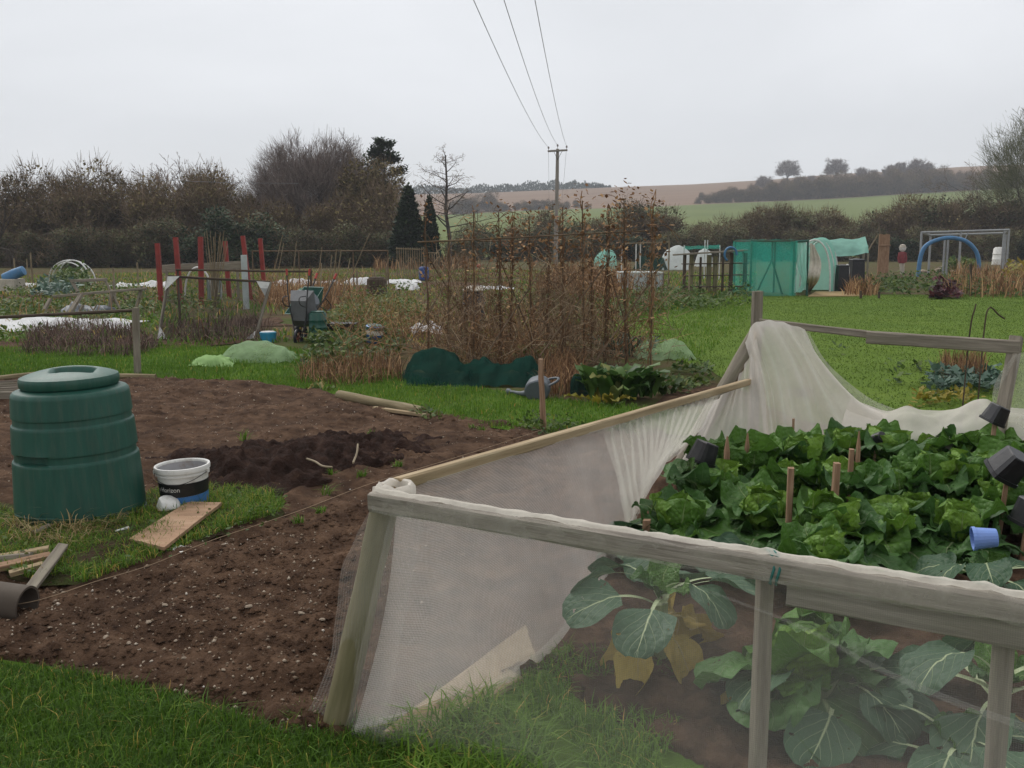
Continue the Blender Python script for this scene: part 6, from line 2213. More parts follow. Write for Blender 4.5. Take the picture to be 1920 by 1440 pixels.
for i, (px, py) in enumerate([(195, 712), (1500, 742), (600, 735)]):
    leaf_clump('weed_rosette', px, py, 14, .13, .08, .02, 'weed_leaf', 'small rosette weed in the grass path', 'weed', 20 + i, upr=.3, wide=.5)['group'] = 'rosette weeds in the grass path'

# ---- bean frame: canes, braces, crossbar and dead vines
YB = 12.6
bf = thing('bean_frame', 'bamboo cane bean frame hung with brown dead vines', 'cane frame', (at(1000, 600, YB).x, YB, 0))


def cane(px0, py0, px1, py1, Y0, Y1, r=.011, parent=None, nm='cane', seg=3):
    a, b_ = at(px0, py0, Y0), at(px1, py1, Y1)
    if a.z < .05:
        a.z = -.03
    return pole(nm, a, b_, r, r * .75, 'brown_cane', parent, 6, wob=.05, seg=seg)


def foot(px, ptop, Y, pxf=None, r=.011, parent=None):
    b_ = at(px, ptop, Y)
    x0 = at(pxf if pxf else px, 600, Y).x
    return pole('cane', (x0, Y, -.03), b_, r, r * .7, 'brown_cane', parent, 6, wob=.06, seg=3), Vector((x0, Y, 0)), b_


cane(783, 454, 1232, 432, 13.0, 12.3, .012, bf, 'crossbar')
cane(900, 452, 1045, 450, 14.2, 14.0, .010, bf, 'crossbar')
VN = [(797, 400, 13.0, .25), (843, 430, 13.0, .15), (888, 395, 12.9, .5), (935, 398, 12.8, .9), (962, 410, 13.4, .9), (992, 405, 12.8, .8), (1030, 420, 13.4, .6), (1055, 388, 12.7, .7), (1092, 376, 12.6, .9), (1142, 395, 12.6, 1.0), (1170, 372, 12.5, 1.4), (1225, 382, 12.3, 1.1), (1110, 440, 13.3, .7), (870, 440, 13.6, .3)]


def vine(parent, a, b_, amt, seed):
    """dead twining stem with curled brown leaves"""
    rng = random.Random(seed)
    nr = np.random.default_rng(seed)
    mb = MB()
    L = (b_ - a).length
    for s in range(2 + int(amt * 2)):
        n = 26
        ph = rng.uniform(0, 6)
        z1 = rng.uniform(.6, 1.08)
        pts = []
        for k in range(n):
            u_ = k / (n - 1) * z1
            w_ = .02 + .05 * amt * abs(noise3(u_ * 5, s * 3.1, seed))
            pts.append(a.lerp(b_, u_) + Vector((w_ * math.cos(ph + u_ * 24), w_ * math.sin(ph + u_ * 24), .01)))
        mb.tube(pts, [.005] * n, 4, cap=False)
    for s in range(int(16 * amt)):
        u_ = rng.uniform(.15, .98)
        p0 = a.lerp(b_, u_)
        d_ = Vector((rng.uniform(-.35, .35), rng.uniform(-.25, .25), rng.uniform(-.55, .30)))
        mb.tube(spl([p0, p0 + d_ * .5 + Vector((0, 0, .06)), p0 + d_], 6), .004, 3, cap=False)
    n = int(230 * amt)
    u_ = nr.uniform(.1, 1.05, n)
    u_ = np.where(nr.uniform(0, 1, n) < .45, nr.uniform(.62, 1.05, n), u_)
    A_ = np.array(a)[None] * (1 - u_[:, None]) + np.array(b_)[None] * u_[:, None] + nr.normal(0, .055 + .03 * amt, (n, 3))
    me = leaf_litter('_dead_leaves', A_, .062, 'dead_stem', nr.uniform(.35, 1, n), '', rng=nr, lift=(-.03, .03))
    me2 = mb.mesh('dead_vine')
    at_ = me2.attributes.new('tint', 'FLOAT', 'POINT')
    at_.data.foreach_set('value', np.full(len(me2.vertices), .35 + .2 * (seed % 3), dtype=np.float32))
    o_ = mk('dead_vine', me2, 'dead_stem', parent)
    mk('dead_leaves', me, None, o_)


for i, (px, pt, Y, amt) in enumerate(VN):
    o_, a_, b_ = foot(px, pt, Y, px + [6, -4, 0, 5, -6][i % 5], .011, bf)
    vine(bf, a_, b_, amt, 60 + i)
for (x0, y0, x1, y1, Y0, Y1) in [(770, 640, 873, 471, 12.4, 13.0), (905, 676, 1035, 478, 12.2, 13.0), (1012, 668, 1148, 480, 12.0, 12.8), (1115, 680, 1216, 532, 11.9, 12.4), (876, 600, 793, 465, 13.9, 13.0), (1000, 640, 930, 470, 13.6, 12.9), (1190, 660, 1140, 500, 13.2, 12.6)]:
    cane(x0, y0, x1, y1, Y0, Y1, .010, bf)
# pea sticks and upright brush in the frame
nr = np.random.default_rng(77)
n = 420
bx_ = nr.uniform(860, 1200, n)
P0 = np.array([tuple(at(float(a), 600, 13.0 + float(c_))) for a, c_ in zip(bx_, nr.uniform(-.4, 1.2, n))])
P0[:, 2] = 0
hh = nr.uniform(.25, 1.0, n) ** 1.6 * 1.4
P1 = P0 + np.stack([nr.normal(0, .5, n), nr.normal(0, .3, n), hh], 1)
md = nr.uniform(0, .6, n)[:, None]
P0 = P0 * (1 - md) + P1 * md + nr.normal(0, .06, (n, 3))
tag(strips(P0, P1, .010, .005, nr.uniform(.2, .9, n), nr, 'dead_weeds', 'dead_stem'), 'thicket of thin dead stems inside the bean frame', None, None, 'stuff')

nr = np.random.default_rng(78)
n = 650
bx_, bY = nr.uniform(630, 1010, n), nr.uniform(12.6, 17.5, n)
P0 = np.array([tuple(at(float(a), 600, float(c_))) for a, c_ in zip(bx_, bY)])
P0[:, 2] = nr.uniform(0, .35, n)
P1 = P0 + np.stack([nr.normal(0, .28, n), nr.normal(0, .2, n), nr.uniform(.05, .55, n)], 1)
tag(strips(P0, P1, .010, .005, nr.uniform(.3, 1, n), nr, 'dead_weeds', 'dead_stem'), 'loose tangle of thin dead twigs beside the bean frame', None, None, 'stuff')

nr = np.random.default_rng(79)
n = 3600
ck = nr.integers(0, 46, n)
cpx, cY, cz = nr.uniform(830, 1225, 46), nr.uniform(12.3, 14.6, 46), nr.uniform(.1, 1.0, 46) ** 1.2 * 1.15
cx_ = np.array([at(float(a), 600, float(b_)).x for a, b_ in zip(cpx, cY)])
P0 = np.stack([cx_[ck] + nr.normal(0, .20, n), cY[ck] + nr.normal(0, .16, n), np.maximum(cz[ck] + nr.normal(0, .22, n), .02)], 1)
dv = nr.normal(0, 1, (n, 3)) * np.array([[.75, .6, 1.0]])
P1 = P0 + dv / np.linalg.norm(dv, axis=1, keepdims=True) * nr.uniform(.10, .38, n)[:, None]
P1[:, 2] = np.maximum(P1[:, 2], .01)
tag(strips(P0, P1, .009, .005, nr.uniform(.1, 1, n), nr, 'dead_weeds', 'tan_stem'), 'messy straw brown tangle of dry stalks filling the bean frame', None, None, 'stuff')

# ---- red posts
for i, (xt, yt, xb, Y, lab) in enumerate([(295, 456, 304, 26.5, 'red painted timber post next to the fleece strip, first of the six'), (329, 445, 341, 26.3, 'red painted timber post behind the corner of the mesh panel'), (376, 444, 379, 25.5, 'red painted timber post beside the bamboo cane bundle'), (422, 452, 432, 29, 'thin red painted post on the far side of the cane bundle'), (455, 442, 472, 28, 'leaning red painted post beside the pale concrete post'), (488, 447, 499, 29, 'red painted post at the dead brush, last of the six')]):
    a, b_ = at(xb, 600, Y), at(xt, yt, Y)
    o = lumber('red_post', (a.x, Y, -.1), b_, .125, .12, 'red_paint', None, wear=.05, seg=5)
    tag(o, lab, 'post')
b_ = at(457, 478, 24)
o = lumber('concrete_post', (b_.x + .02, 24, -.1), b_, .135, .13, 'pale_panel', None, wear=.03)
tag(o, 'pale grey concrete post beside the leaning red post', 'post')
# cane bundle and loose canes
cb = thing('cane_bundle', 'bundle of bamboo canes splaying upward beside the red posts', 'canes', (at(402, 540, 25).x, 25, 0))
for i in range(22):
    x0 = 402 + U(-5, 5)
    a = at(x0, 540, 25)
    x1, y1 = 384 + i * 2.0 + U(-2, 2), U(432, 462)
    pole('cane', (a.x, 25 + U(-.05, .05), -.05), at(x1, y1, 25 + U(-.1, .1)), .012, .008, 'cane', cb, 5, wob=.03, seg=2)
for i, (x0, x1, y1, Y, lab) in enumerate([(596, 603, 493, 22, 'pale cane standing in the plot behind the green barrow tray'), (618, 631, 467, 24, 'leaning bamboo cane of the loose group'), (623, 640, 467, 24.3, 'leaning bamboo cane of the loose group'), (612, 622, 478, 23, 'leaning bamboo cane of the loose group'), (636, 657, 483, 23.5, 'leaning bamboo cane of the loose group'), (630, 693, 438, 24, 'long bamboo cane leaning far over the dead brush'), (500, 530, 440, 27, 'bamboo cane leaning out of the dead brush'), (510, 532, 455, 27, 'bamboo cane leaning out of the dead brush'), (545, 556, 452, 28, 'bamboo cane leaning out of the dead brush'), (590, 604, 462, 27, 'bamboo cane leaning out of the dead brush')]):
    o = pole('bamboo_cane', (at(x0, 560, Y).x, Y, -.05), at(x1, y1, Y), .016, .011, 'cane', None, 6, wob=.04, seg=3)
    tag(o, lab, 'cane', 'loose leaning canes' if 'loose' in lab else ('canes in the dead brush' if 'out of' in lab else None))
for i, (px, pt, Y) in enumerate([(26, 484, 42), (50, 486, 42), (57, 474, 40), (212, 502, 36), (257, 492, 34), (702, 505, 33), (724, 500, 33), (669, 505, 33), (60, 505, 38), (1255, 450, 36), (1293, 497, 30)]):
    b_ = at(px, pt, Y)
    o = lumber('thin_stake', (b_.x, Y, -.05), b_, .05, .045, 'cane', None, wear=.05, seg=2)
    tag(o, 'thin wooden stake standing in the far plots', 'stake', 'thin stakes in the far plots')

# ---- white hoops
hp = thing('hoop_frame', 'three bare white plastic hoops over a far bed', 'hoops', (at(133, 520, 40).x, 40, 0))
for (xl, xr, pt, Y) in ((81, 189, 487, 40.3), (87, 172, 491, 39.2), (98, 180, 487, 38.2)):
    l_, r_ = at(xl, 530, Y), at(xr, 530, Y)
    h = at(133, pt, Y).z
    mb = MB()
    mb.tube([Vector(((l_.x + r_.x) / 2 - (r_.x - l_.x) / 2 * math.cos(q), Y + .5 * math.cos(q), h * math.sin(q) ** .85 - .02)) for q in np.linspace(0, math.pi, 22)], .028, 6)
    mb.build('hoop', 'pipe_white', hp, None, True)
o_ = MB()
o_.tube([Vector((at(353 + 34 * k / 8, 520, 27).x, 27 - .1 * k, .35 + at(350, 502, 27).z * math.sin(k / 8 * 1.4) * .6)) for k in range(9)], .03, 6)
l_, r_ = at(346, 545, 27), at(398, 545, 27)
mb = MB()
mb.tube([Vector(((l_.x + r_.x) / 2 - (r_.x - l_.x) / 2 * math.cos(q), 27, at(370, 500, 27).z * math.sin(q) ** .8 - .02)) for q in np.linspace(0, math.pi, 20)], .028, 6)
tag(mb.build('pipe_hoop', 'pipe_white', None, None, True), 'single white pipe hoop between the red posts', 'hoop')

# ---- timber frame (collapsed trestle) on the left plots
tf = thing('timber_trestle', 'rickety low timber frame of splayed legs and long rails', 'timber frame', (at(170, 585, 22.4).x, 22.4, 0))
for x0, y0, x1, y1, Y0, Y1, w, m_ in [(98, 556, 275, 541, 22.2, 22.6, .085, 'weathered'), (133, 527, 200, 524, 23.4, 23.4, .10, 'weathered'), (150, 552, 275, 540, 22.3, 22.7, .06, 'rust'), (95, 560, 78, 589, 22.2, 22.0, .09, 'weathered'), (152, 553, 127, 589, 22.3, 21.9, .11, 'weathered'), (156, 572, 147, 585, 22.6, 22.5, .07, 'weathered'), (210, 545, 204, 564, 23.2, 23.2, .10, 'weathered'), (196, 523, 226, 563, 23.4, 23.2, .06, 'weathered'), (134, 527, 146, 547, 23.4, 23.3, .07, 'weathered'), (265, 541, 252, 573, 22.7, 22.5, .08, 'weathered'), (213, 525, 216, 560, 23.5, 23.5, .06, 'weathered'), (168, 572, 181, 580, 22.0, 22.0, .03, 'cane'), (182, 570, 170, 582, 22.1, 22.1, .03, 'cane')]:
    a, b_ = at(x0, y0, Y0), at(x1, y1, Y1)
    if y1 > 560:
        b_.z = min(b_.z, .0)
    lumber('timber', a, b_, w, w * .7, m_, tf, wear=.08, seg=3)
net_mound('tarpaulin', [(104, 587), (120, 572), (140, 566), (165, 573), (190, 570), (206, 585)], 588, .8, 'grey_plastic', 'crumpled blue grey tarpaulin under the timber frame', 'tarpaulin', seed=51, wr=.12)

# ---- slim fence post with rail and wire
p = G(258, 703)
tfp = thing('slim_fence', 'slim wooden fence post with a thin rail behind the compost bin', 'fence', (p.x, p.y, 0))
tp = at(254, 577, p.y)
lumber('post', (p.x, p.y, -.05), tp, .075, .07, 'weathered', tfp, wear=.08)
pole('rail', tp + Vector((0, 0, -.03)), at(-200, 606, p.y - .4), .02, .022, 'dark_timber', tfp, 6, wob=.03)

# ---- mesh panel with white corner gussets
YP = G(300, 637).y
c_ = [at(297, 637, YP), at(478, 641, YP - .05), at(507, 529, YP + .25), at(316, 518, YP + .3)]
mp_ = thing('windbreak', 'leaning frame of dark mesh with white triangular corner plates', 'panel', c_[0])
c_[0].z = c_[1].z = .0
for i in range(4):
    lumber('frame_bar', c_[i], c_[(i + 1) % 4], .05, .04, 'weathered' if i != 2 else 'dark_timber', mp_, wear=.05)
cloth('mesh', [[c_[3] + Vector((0, -.03, 0)), c_[2] + Vector((0, -.03, 0))], [c_[0] + Vector((0, -.03, .02)), c_[1] + Vector((0, -.03, .02))]], 20, 14, 'black_mesh', mp_, wr=.01)


def gusset(a, b_, c):
    mb = MB()
    f_ = Vector((0, -.034, 0))
    g_ = Vector((0, -.042, 0))
    mb.add([a + f_, b_ + f_, c + f_, a + g_, b_ + g_, c + g_], [(0, 1, 2), (5, 4, 3), (0, 3, 4, 1), (1, 4, 5, 2), (2, 5, 3, 0)])
    mb.build('corner_plate', 'pipe_white', mp_)


gusset(c_[3], at(338, 518, YP + .3), at(310, 545, YP + .23))
gusset(c_[2], at(482, 527, YP + .26), at(498, 555, YP + .2))
gusset(c_[0] + Vector((0, 0, .02)), at(315, 635, YP), at(301, 612, YP + .07))
gusset(c_[1] + Vector((0, 0, .02)), at(452, 643, YP), at(480, 620, YP + .0))
# pole frame over the dead brush
pf = thing('pole_goal', 'tall thin pole frame standing over the dead brush', 'frame', (at(600, 530, 36).x, 36, 0))
for x0, y0, x1, y1 in [(472, 471, 728, 470)]:
    pole('rail', at(x0, y0, 36), at(x1, y1, 36), .025, .025, 'brown_cane', pf, 6, wob=.0)
for x0, pt in ((473, 471), (662, 471), (727, 470), (560, 471)):
    b_ = at(x0, pt, 36)
    pole('post', (b_.x, 36, -.05), b_, .03, .025, 'brown_cane', pf, 6, wob=.0)
o = pole('rail_pole', at(330, 506, 19), at(585, 509, 19), .022, .02, 'dark_timber', None, 6)
tag(o, 'dark horizontal pole strung in front of the red posts', 'pole')
for px in (332, 582):
    b_ = at(px, 506, 19)
    pole('post', (b_.x, 19.03, -.05), b_ + Vector((0, .03, .02)), .025, .022, 'dark_timber', o, 6)
o = lumber('shelf_board', at(305, 504, 27.5), at(452, 497, 27.5), .22, .05, 'weathered', None, roll=1.57)
tag(o, 'weathered board resting between the red posts', 'board')
for px in (312, 445):
    b_ = at(px, 503, 27.5)
    lumber('leg', (b_.x, 27.5, -.05), b_, .07, .06, 'weathered', o)
# upright pale corrugated sheets behind the cane bundle
o = thing('corrugated_panel', 'pale upright corrugated sheet behind the red posts', 'panel', (at(403, 555, 28).x, 28, 0))
mb = MB()
xa, xb = at(388, 540, 28).x, at(416, 540, 28).x
zt = at(400, 522, 28).z
nn_ = 28
for k in range(nn_ + 1):
    xx = xa + (xb - xa) * k / nn_
    dy = .03 * math.sin(k * 1.6)
    mb.v += [(xx, 28 + dy, 0), (xx, 28 + dy, zt)]
mb.f = [(2 * k, 2 * k + 2, 2 * k + 3, 2 * k + 1) for k in range(nn_)]
mb.build('sheet', 'pale_panel', o)


# ---- barrels, drums, bins
def drum(name, px, pb, wpx, hpx, mat, label, cat='barrel', taper=1.0, lid=None, ribs=2, tilt=0, Y=None):
    c = G(px, pb) if Y is None else Vector((at(px, 500, Y).x, Y, 0))
    k = c.y / FPX
    R_, H_ = wpx * k / 2, hpx * k
    t = thing(name, label, cat, (c.x, c.y, 0))
    prof = [(R_ * .94, 0), (R_, .03 * H_)]
    for i in range(ribs):
        z = H_ * (i + 1) / (ribs + 1)
        rr = R_ * (1 + (taper - 1) * z / H_)
        prof += [(rr, z - .03 * H_), (rr * 1.05, z - .01 * H_), (rr * 1.05, z + .01 * H_), (rr, z + .03 * H_)]
    prof += [(R_ * taper, H_ * .96), (R_ * taper * .9, H_), (.001, H_)]
    mb = MB()
    mb.lathe(prof, 24)
    mb.build('body', mat, t, TRS(c, 0, 1, tilt, tilt), True)
    mb = MB()
    mb.lathe([(R_ * taper * .80, H_ * 1.001), (R_ * taper * .82, H_ * 1.04), (R_ * taper * .7, H_ * 1.06), (.001, H_ * 1.07)], 20)
    mb.build('lid', lid or mat, t, TRS(c, 0, 1, tilt, tilt), True)
    return t


drum('blue_drum', 795, 526, 19, 24, 'deep_blue', 'blue plastic drum standing by the cane trellis')
drum('black_barrel', 888, 609, 44, 60, 'black_plastic', 'black plastic barrel composter behind the bean canes', 'composter', .92)
cc = G(888, 609)
mb = MB()
mb.lathe([(.215, .0), (.225, .02), (.19, .05), (.12, .085), (.05, .10), (.0, .10)], 26, mod=lambda r, z, th: (r * (1 + .2 * noise3(math.cos(th) * 2, math.sin(th) * 2, z * 9)), z + .03 * noise3(math.cos(th) * 3 * r * 6, math.sin(th) * 3 * r * 6, 2) * (r < .2)))
tag(mb.build('rag_heap', 'cream_sheet', None, TRS((cc.x, cc.y, 60 / FPX * cc.y * 1.06)), True), 'pale rags laid on top of the black barrel', 'rags')
drum('dark_composter', 707, 562, 40, 40, 'dark_timber', 'dark square sided composter overgrown with weeds', 'composter', .9)
drum('white_barrel', 1871, 497, 22, 31, 'white_plastic', 'white plastic barrel standing beyond the blue arch', 'barrel', .85)
drum('red_bucket', 1858, 545, 8, 8, 'rust', 'small rusty tin in the far weeds', 'tin')
drum('water_butt', 597, 641, 34, 55, 'bin_green', 'dark green ribbed water butt behind the grey barrow', 'water butt', .95, ribs=3)
drum('blue_bucket', 503, 641, 28, 19, 'cyan_plastic', 'turquoise bucket with a white rim beside the grey barrow', 'bucket', 1.12, lid='white_plastic', ribs=0)
bk = drum('blue_bucket', 701, 643, 27, 33, 'blue_label', 'blue and white tub with a green rim by the dark crate', 'tub', 1.3, lid='tray_green', ribs=0, tilt=.1)
cc = G(701, 643)
k_ = cc.y / FPX
mb = MB()
mb.lathe([(13.5 * k_ * (1 + .3 * z_ ) + .004, 33 * k_ * z_) for z_ in (.52, .78)], 24, close=False)
mb.build('white_band', 'white_plastic', bk, TRS(cc, 0, 1, .1, .1), True)
mb = MB()
mb.lathe([(13.5 * k_ * (1 + .3 * z_) + .006, 33 * k_ * z_) for z_ in (.78, .99)], 24, close=False)
mb.build('green_rim', 'tray_green', bk, TRS(cc, 0, 1, .1, .1), True)
# dark crate
cc = G(640, 634)
cr_t = thing('dark_crate', 'low dark plastic crate with an open front by the blue tub', 'crate', cc)
kk = cc.y / FPX
for nm, c2, s2 in [('top', (0, .2, 26 * kk), (54 * kk, .4, .02)), ('side', (-26 * kk, .2, 12 * kk), (.02, .4, 25 * kk)), ('side', (26 * kk, .2, 12 * kk), (.02, .4, 25 * kk)), ('back', (0, .4, 12 * kk), (50 * kk, .02, 24 * kk)), ('front_strip', (0, -.01, 21 * kk), (54 * kk, .02, 10 * kk))]:
    mb = MB()
    mb.box(c2, s2)
    mb.build(nm, 'black_plastic', cr_t, Matrix.Translation(cc))
# blue lidded box at left
cc = G(10, 546)
bxT = thing('lidded_box', 'beige storage box with a blue lidded drum on top', 'box', cc)
kk = cc.y / FPX
mb = MB()
mb.box((0, .4, 11 * kk), (34 * kk, .8, 22 * kk), jit=.02)
mb.build('box', 'cream_sheet', bxT, Matrix.Translation(cc))
mb = MB()
mb.lathe([(.0, -.38), (9 * kk, -.38), (10 * kk, 0), (9 * kk, .35), (.0, .38)], 18)
mb.build('drum', 'sky_blue', bxT, Matrix.Translation(cc + Vector((8 * kk, .4, 31 * kk))) @ Matrix.Rotation(1.2, 4, 'Y'), True)


# ---- wheelbarrows stood on end
def wheelbarrow(px, pb, label, tray, s=1.0, rz=0.0, tilt=-1.25, grip='red_grip', zoff=.17):
    c = G(px, pb)
    t = thing('wheelbarrow', label, 'wheelbarrow', c)
    mw = TRS((c.x, c.y, zoff), rz, s) @ Matrix.Rotation(tilt, 4, 'X')
    # local: Y forward to the wheel, Z up; built lying, then tipped on its nose
    mb = MB()
    top_, bot_ = [(-.30, -.42), (.30, -.42), (.33, .45), (-.33, .45)], [(-.20, -.22), (.20, -.22), (.18, .25), (-.18, .25)]
    mb.add([(x_, y_, .42) for x_, y_ in top_] + [(x_, y_, .16) for x_, y_ in bot_] + [(x_ * .95, y_ * .95, .42) for x_, y_ in top_] + [(x_ * .93, y_ * .93, .18) for x_, y_ in bot_],
           [(0, 1, 5, 4), (1, 2, 6, 5), (2, 3, 7, 6), (3, 0, 4, 7), (7, 6, 5, 4), (8, 12, 13, 9), (9, 13, 14, 10), (10, 14, 15, 11), (11, 15, 12, 8), (12, 15, 14, 13), (0, 8, 9, 1), (1, 9, 10, 2), (2, 10, 11, 3), (3, 11, 8, 0)])
    mb.build('tray', tray, t, mw)
    for sx in (-1, 1):
        mb = MB()
        mb.tube(spl([(sx * .06, .62, .0), (sx * .17, .25, .12), (sx * .24, -.3, .17), (sx * .29, -.85, .30)], 14), .016, 8)
        h_ = mb.build('handle', 'dark_metal', t, mw, True)
        mb = MB()
        mb.tube([(sx * .285, -.80, .29), (sx * .295, -.94, .325)], [.026, .028], 8)
        mb.build('grip', grip, h_, mw, True)
        mb = MB()
        mb.tube(spl([(sx * .21, -.08, .14), (sx * .21, -.2, -.13), (sx * .21, -.36, -.13), (sx * .22, -.34, .15)], 12), .012, 6)
        mb.build('leg', 'dark_metal', t, mw, True)
    mb = MB()
    R_ = .17
    mb.tube([(.0 + .0 * q, .62 + R_ * math.cos(q), R_ * math.sin(q)) for q in np.linspace(0, 6.283, 25)], .04, 8, cap=False)
    w_ = mb.build('wheel', 'black_plastic', t, mw, True)
    mb = MB()
    for q in range(5):
        mb.tube([(0, .62, 0), (0, .62 + .14 * math.cos(q * 1.256), .14 * math.sin(q * 1.256))], [.022, .014], 6)
    mb.tube([(-.07, .62, 0), (.07, .62, 0)], .022, 8)
    mb.build('hub', 'rust', w_, mw, True)


wheelbarrow(556, 642, 'grey wheelbarrow with red grips stood up on its nose', 'barrow_grey', .70, -.28, -1.42, zoff=.50)
wheelbarrow(590, 632, 'green wheelbarrow with red grips tipped up behind the grey one', 'tray_green', .75, 2.6, -.75, zoff=.42)
p = G(590, 636)
watering_can('watering_can', (p.x, p.y - .15, .72), 2.6, 1.25, 'large dark grey watering can upended on the green water butt', tilt=(.0, 2.3))

# ---- cane trellis row and far frames
ct = thing('cane_trellis', 'close row of upright canes tied to a bar in the far plots', 'trellis', (at(780, 520, 45).x, 45, 0))
pole('bar', at(742, 466, 45), at(800, 468, 45), .025, .025, 'cane', ct, 5, wob=0)
for i in range(14):
    x = 744 + i * 4.2
    b_ = at(x, 464 + U(-1, 1), 45)
    pole('cane', (b_.x, 45, -.05), b_, .025, .02, 'cane', ct, 5, wob=.02, seg=2)
ct = thing('cane_trellis', 'shorter row of canes beside the blue drum', 'trellis', (at(812, 520, 47).x, 47, 0))
pole('bar', at(800, 474, 47), at(824, 474, 47), .025, .025, 'cane', ct, 5, wob=0)
for i in range(6):
    b_ = at(801 + i * 4.4, 473, 47)
    pole('cane', (b_.x, 47, -.05), b_, .025, .02, 'cane', ct, 5, wob=.02, seg=2)

# cold frame
cc = G(1203, 545)
cf = thing('cold_frame', 'low white panelled cold frame beyond the bean canes', 'cold frame', cc)
kk = cc.y / FPX
for i, (x0, x1) in enumerate(((-38, -24), (-24, 10), (10, 26), (26, 40))):
    mb = MB()
    mb.box(((x0 + x1) / 2 * kk, 0, 16 * kk), ((x1 - x0) * kk - .03, .03, 32 * kk))
    mb.build('panel', 'pale_panel' if i != 2 else 'cream_sheet', cf, Matrix.Translation(cc))
for x_ in (-38, -24, 10, 26, 40):
    lumber('post', cc + Vector((x_ * kk, -.02, -.03)), cc + Vector((x_ * kk, -.02, 34 * kk)), .05, .05, 'weathered', cf, wear=.03, seg=2)
mb = MB()
mb.box((0, .6, 33.5 * kk), (80 * kk, 1.2, .03))
mb.build('lid', 'clear_sheet', cf, Matrix.Translation(cc))
for sx in (-39, 40.5):
    mb = MB()
    mb.box((sx * kk, .6, 15 * kk), (.03, 1.15, 30 * kk))
    mb.build('side', 'pale_panel', cf, Matrix.Translation(cc))

# dark timber pen with plank top
Yp = 31.0
pen = thing('timber_pen', 'dark timber pen of upright posts with a plank along the top', 'pen', (at(1340, 550, Yp).x, Yp, 0))
for px, pt, w in [(1284, 478, .10), (1297, 476, .13), (1330, 478, .14), (1342, 480, .12), (1372, 474, .12), (1398, 474, .12), (1314, 482, .07), (1356, 482, .07)]:
    b_ = at(px, pt, Yp)
    lumber('post', (b_.x, Yp, -.05), b_, w, w * .8, 'green_post' if px in (1297, 1330, 1342) else 'dark_timber', pen, wear=.06, seg=3)
lumber('plank', at(1262, 478, Yp - .1), at(1402, 469, Yp - .1), .18, .05, 'weathered', pen, roll=0, wear=.06)
lumber('plank', at(1280, 517, Yp + .1), at(1402, 515, Yp + .1), .35, .03, 'dark_timber', pen, roll=0)
lumber('plank', at(1280, 537, Yp + .1), at(1402, 537, Yp + .1), .35, .03, 'dark_timber', pen, roll=0)
lumber('plank', at(1280, 495, Yp + .12), at(1402, 493, Yp + .12), .45, .03, 'dark_timber', pen, roll=0)
mb = MB()
cc = at(1370, 477, Yp - .2)
mb.tube([cc + Vector((.19 * math.cos(q), .0, .22 * math.sin(q))) for q in np.linspace(-.1, math.pi + 1.0, 22)], .035, 8)
tag(mb.build('hose_coil', 'sky_blue', None, None, True), 'blue grey hose looped over the timber pen', 'hose')
# white dome tent and green frame behind the pen
net_mound('white_cover', [(1240, 495), (1247, 473), (1262, 462), (1278, 462), (1292, 474), (1298, 495)], 507, 2.4, 'clear_sheet', 'white plastic cloche cover behind the timber pen', 'cloche', seed=71, wr=.08)
net_mound('white_cover', [(1306, 483), (1312, 470), (1322, 466), (1332, 472), (1336, 483)], 500, 1.5, 'clear_sheet', 'small clear cloche behind the timber pen', 'cloche', seed=72, wr=.06)
net_mound('white_cover', [(1112, 500), (1120, 476), (1135, 467), (1152, 475), (1158, 500)], 508, 2.0, 'mint_sheet', 'pale green cloche far behind the bean canes', 'cloche', seed=73, wr=.06)
gf = thing('green_frame', 'flat green mesh roof on thin poles behind the cloches', 'frame', (at(1315, 500, 44).x, 44, 0))
cloth('roof', [[at(1280, 462, 45), at(1350, 459, 45)], [at(1282, 467, 43), at(1351, 466, 43)]], 12, 6, 'emerald_net', gf, wr=.05)
for px in (1283, 1322, 1327, 1350):
    b_ = at(px, 460 if px in (1283, 1350) else 450, 44)
    pole('pole', (b_.x, 44, -.05), b_, .025, .025, 'pipe_white', gf, 6, wob=0)
wf = thing('wire_frame', 'thin pole goal frame behind the bean canes', 'frame', (at(1225, 500, 40).x, 40, 0))
pole('rail', at(1165, 457, 40), at(1256, 454, 40), .025, .025, 'cane', wf, 6, wob=0)
for px in (1166, 1193, 1201, 1255):
    b_ = at(px, 457, 40)
    pole('post', (b_.x, 40, -.05), b_ + Vector((0, .02, 0)), .025, .025, 'pipe_white', wf, 6, wob=0)

# ---- green mesh fruit cage and polytunnel
Yc = 30.0
cg = thing('fruit_cage', 'emerald green mesh fruit cage with a timber A brace', 'fruit cage', (at(1448, 552, Yc).x, Yc, 0))
xl, xr = at(1408, 500, Yc).x, at(1488, 500, Yc).x
ztp = at(1448, 452, Yc).z
for nm, a, b_ in [('post', (xl, Yc, -.05), (xl, Yc, ztp)), ('post', (xr, Yc, -.05), (xr, Yc, ztp)), ('post', (xl, Yc + 2.2, -.05), (xl, Yc + 2.2, ztp)), ('post', (xr, Yc + 2.2, -.05), (xr, Yc + 2.2, ztp)), ('rail', (xl, Yc, ztp), (xr, Yc, ztp)), ('rail', (xl, Yc + 2.2, ztp), (xr, Yc + 2.2, ztp)), ('rail', (xl, Yc, ztp), (xl, Yc + 2.2, ztp)), ('rail', (xr, Yc, ztp), (xr, Yc + 2.2, ztp)), ('brace', ((xl + xr) / 2, Yc + .06, ztp), ((xl + xr) / 2, Yc + .06, ztp * .66)), ('brace', ((xl + xr) / 2, Yc + .06, ztp * .66), (xl + .2, Yc + .06, .05)), ('brace', ((xl + xr) / 2, Yc + .06, ztp * .66), (xr - .3, Yc + .06, .05))]:
    lumber(nm, a, b_, .055, .05, 'dark_timber', cg, wear=.03, seg=2)


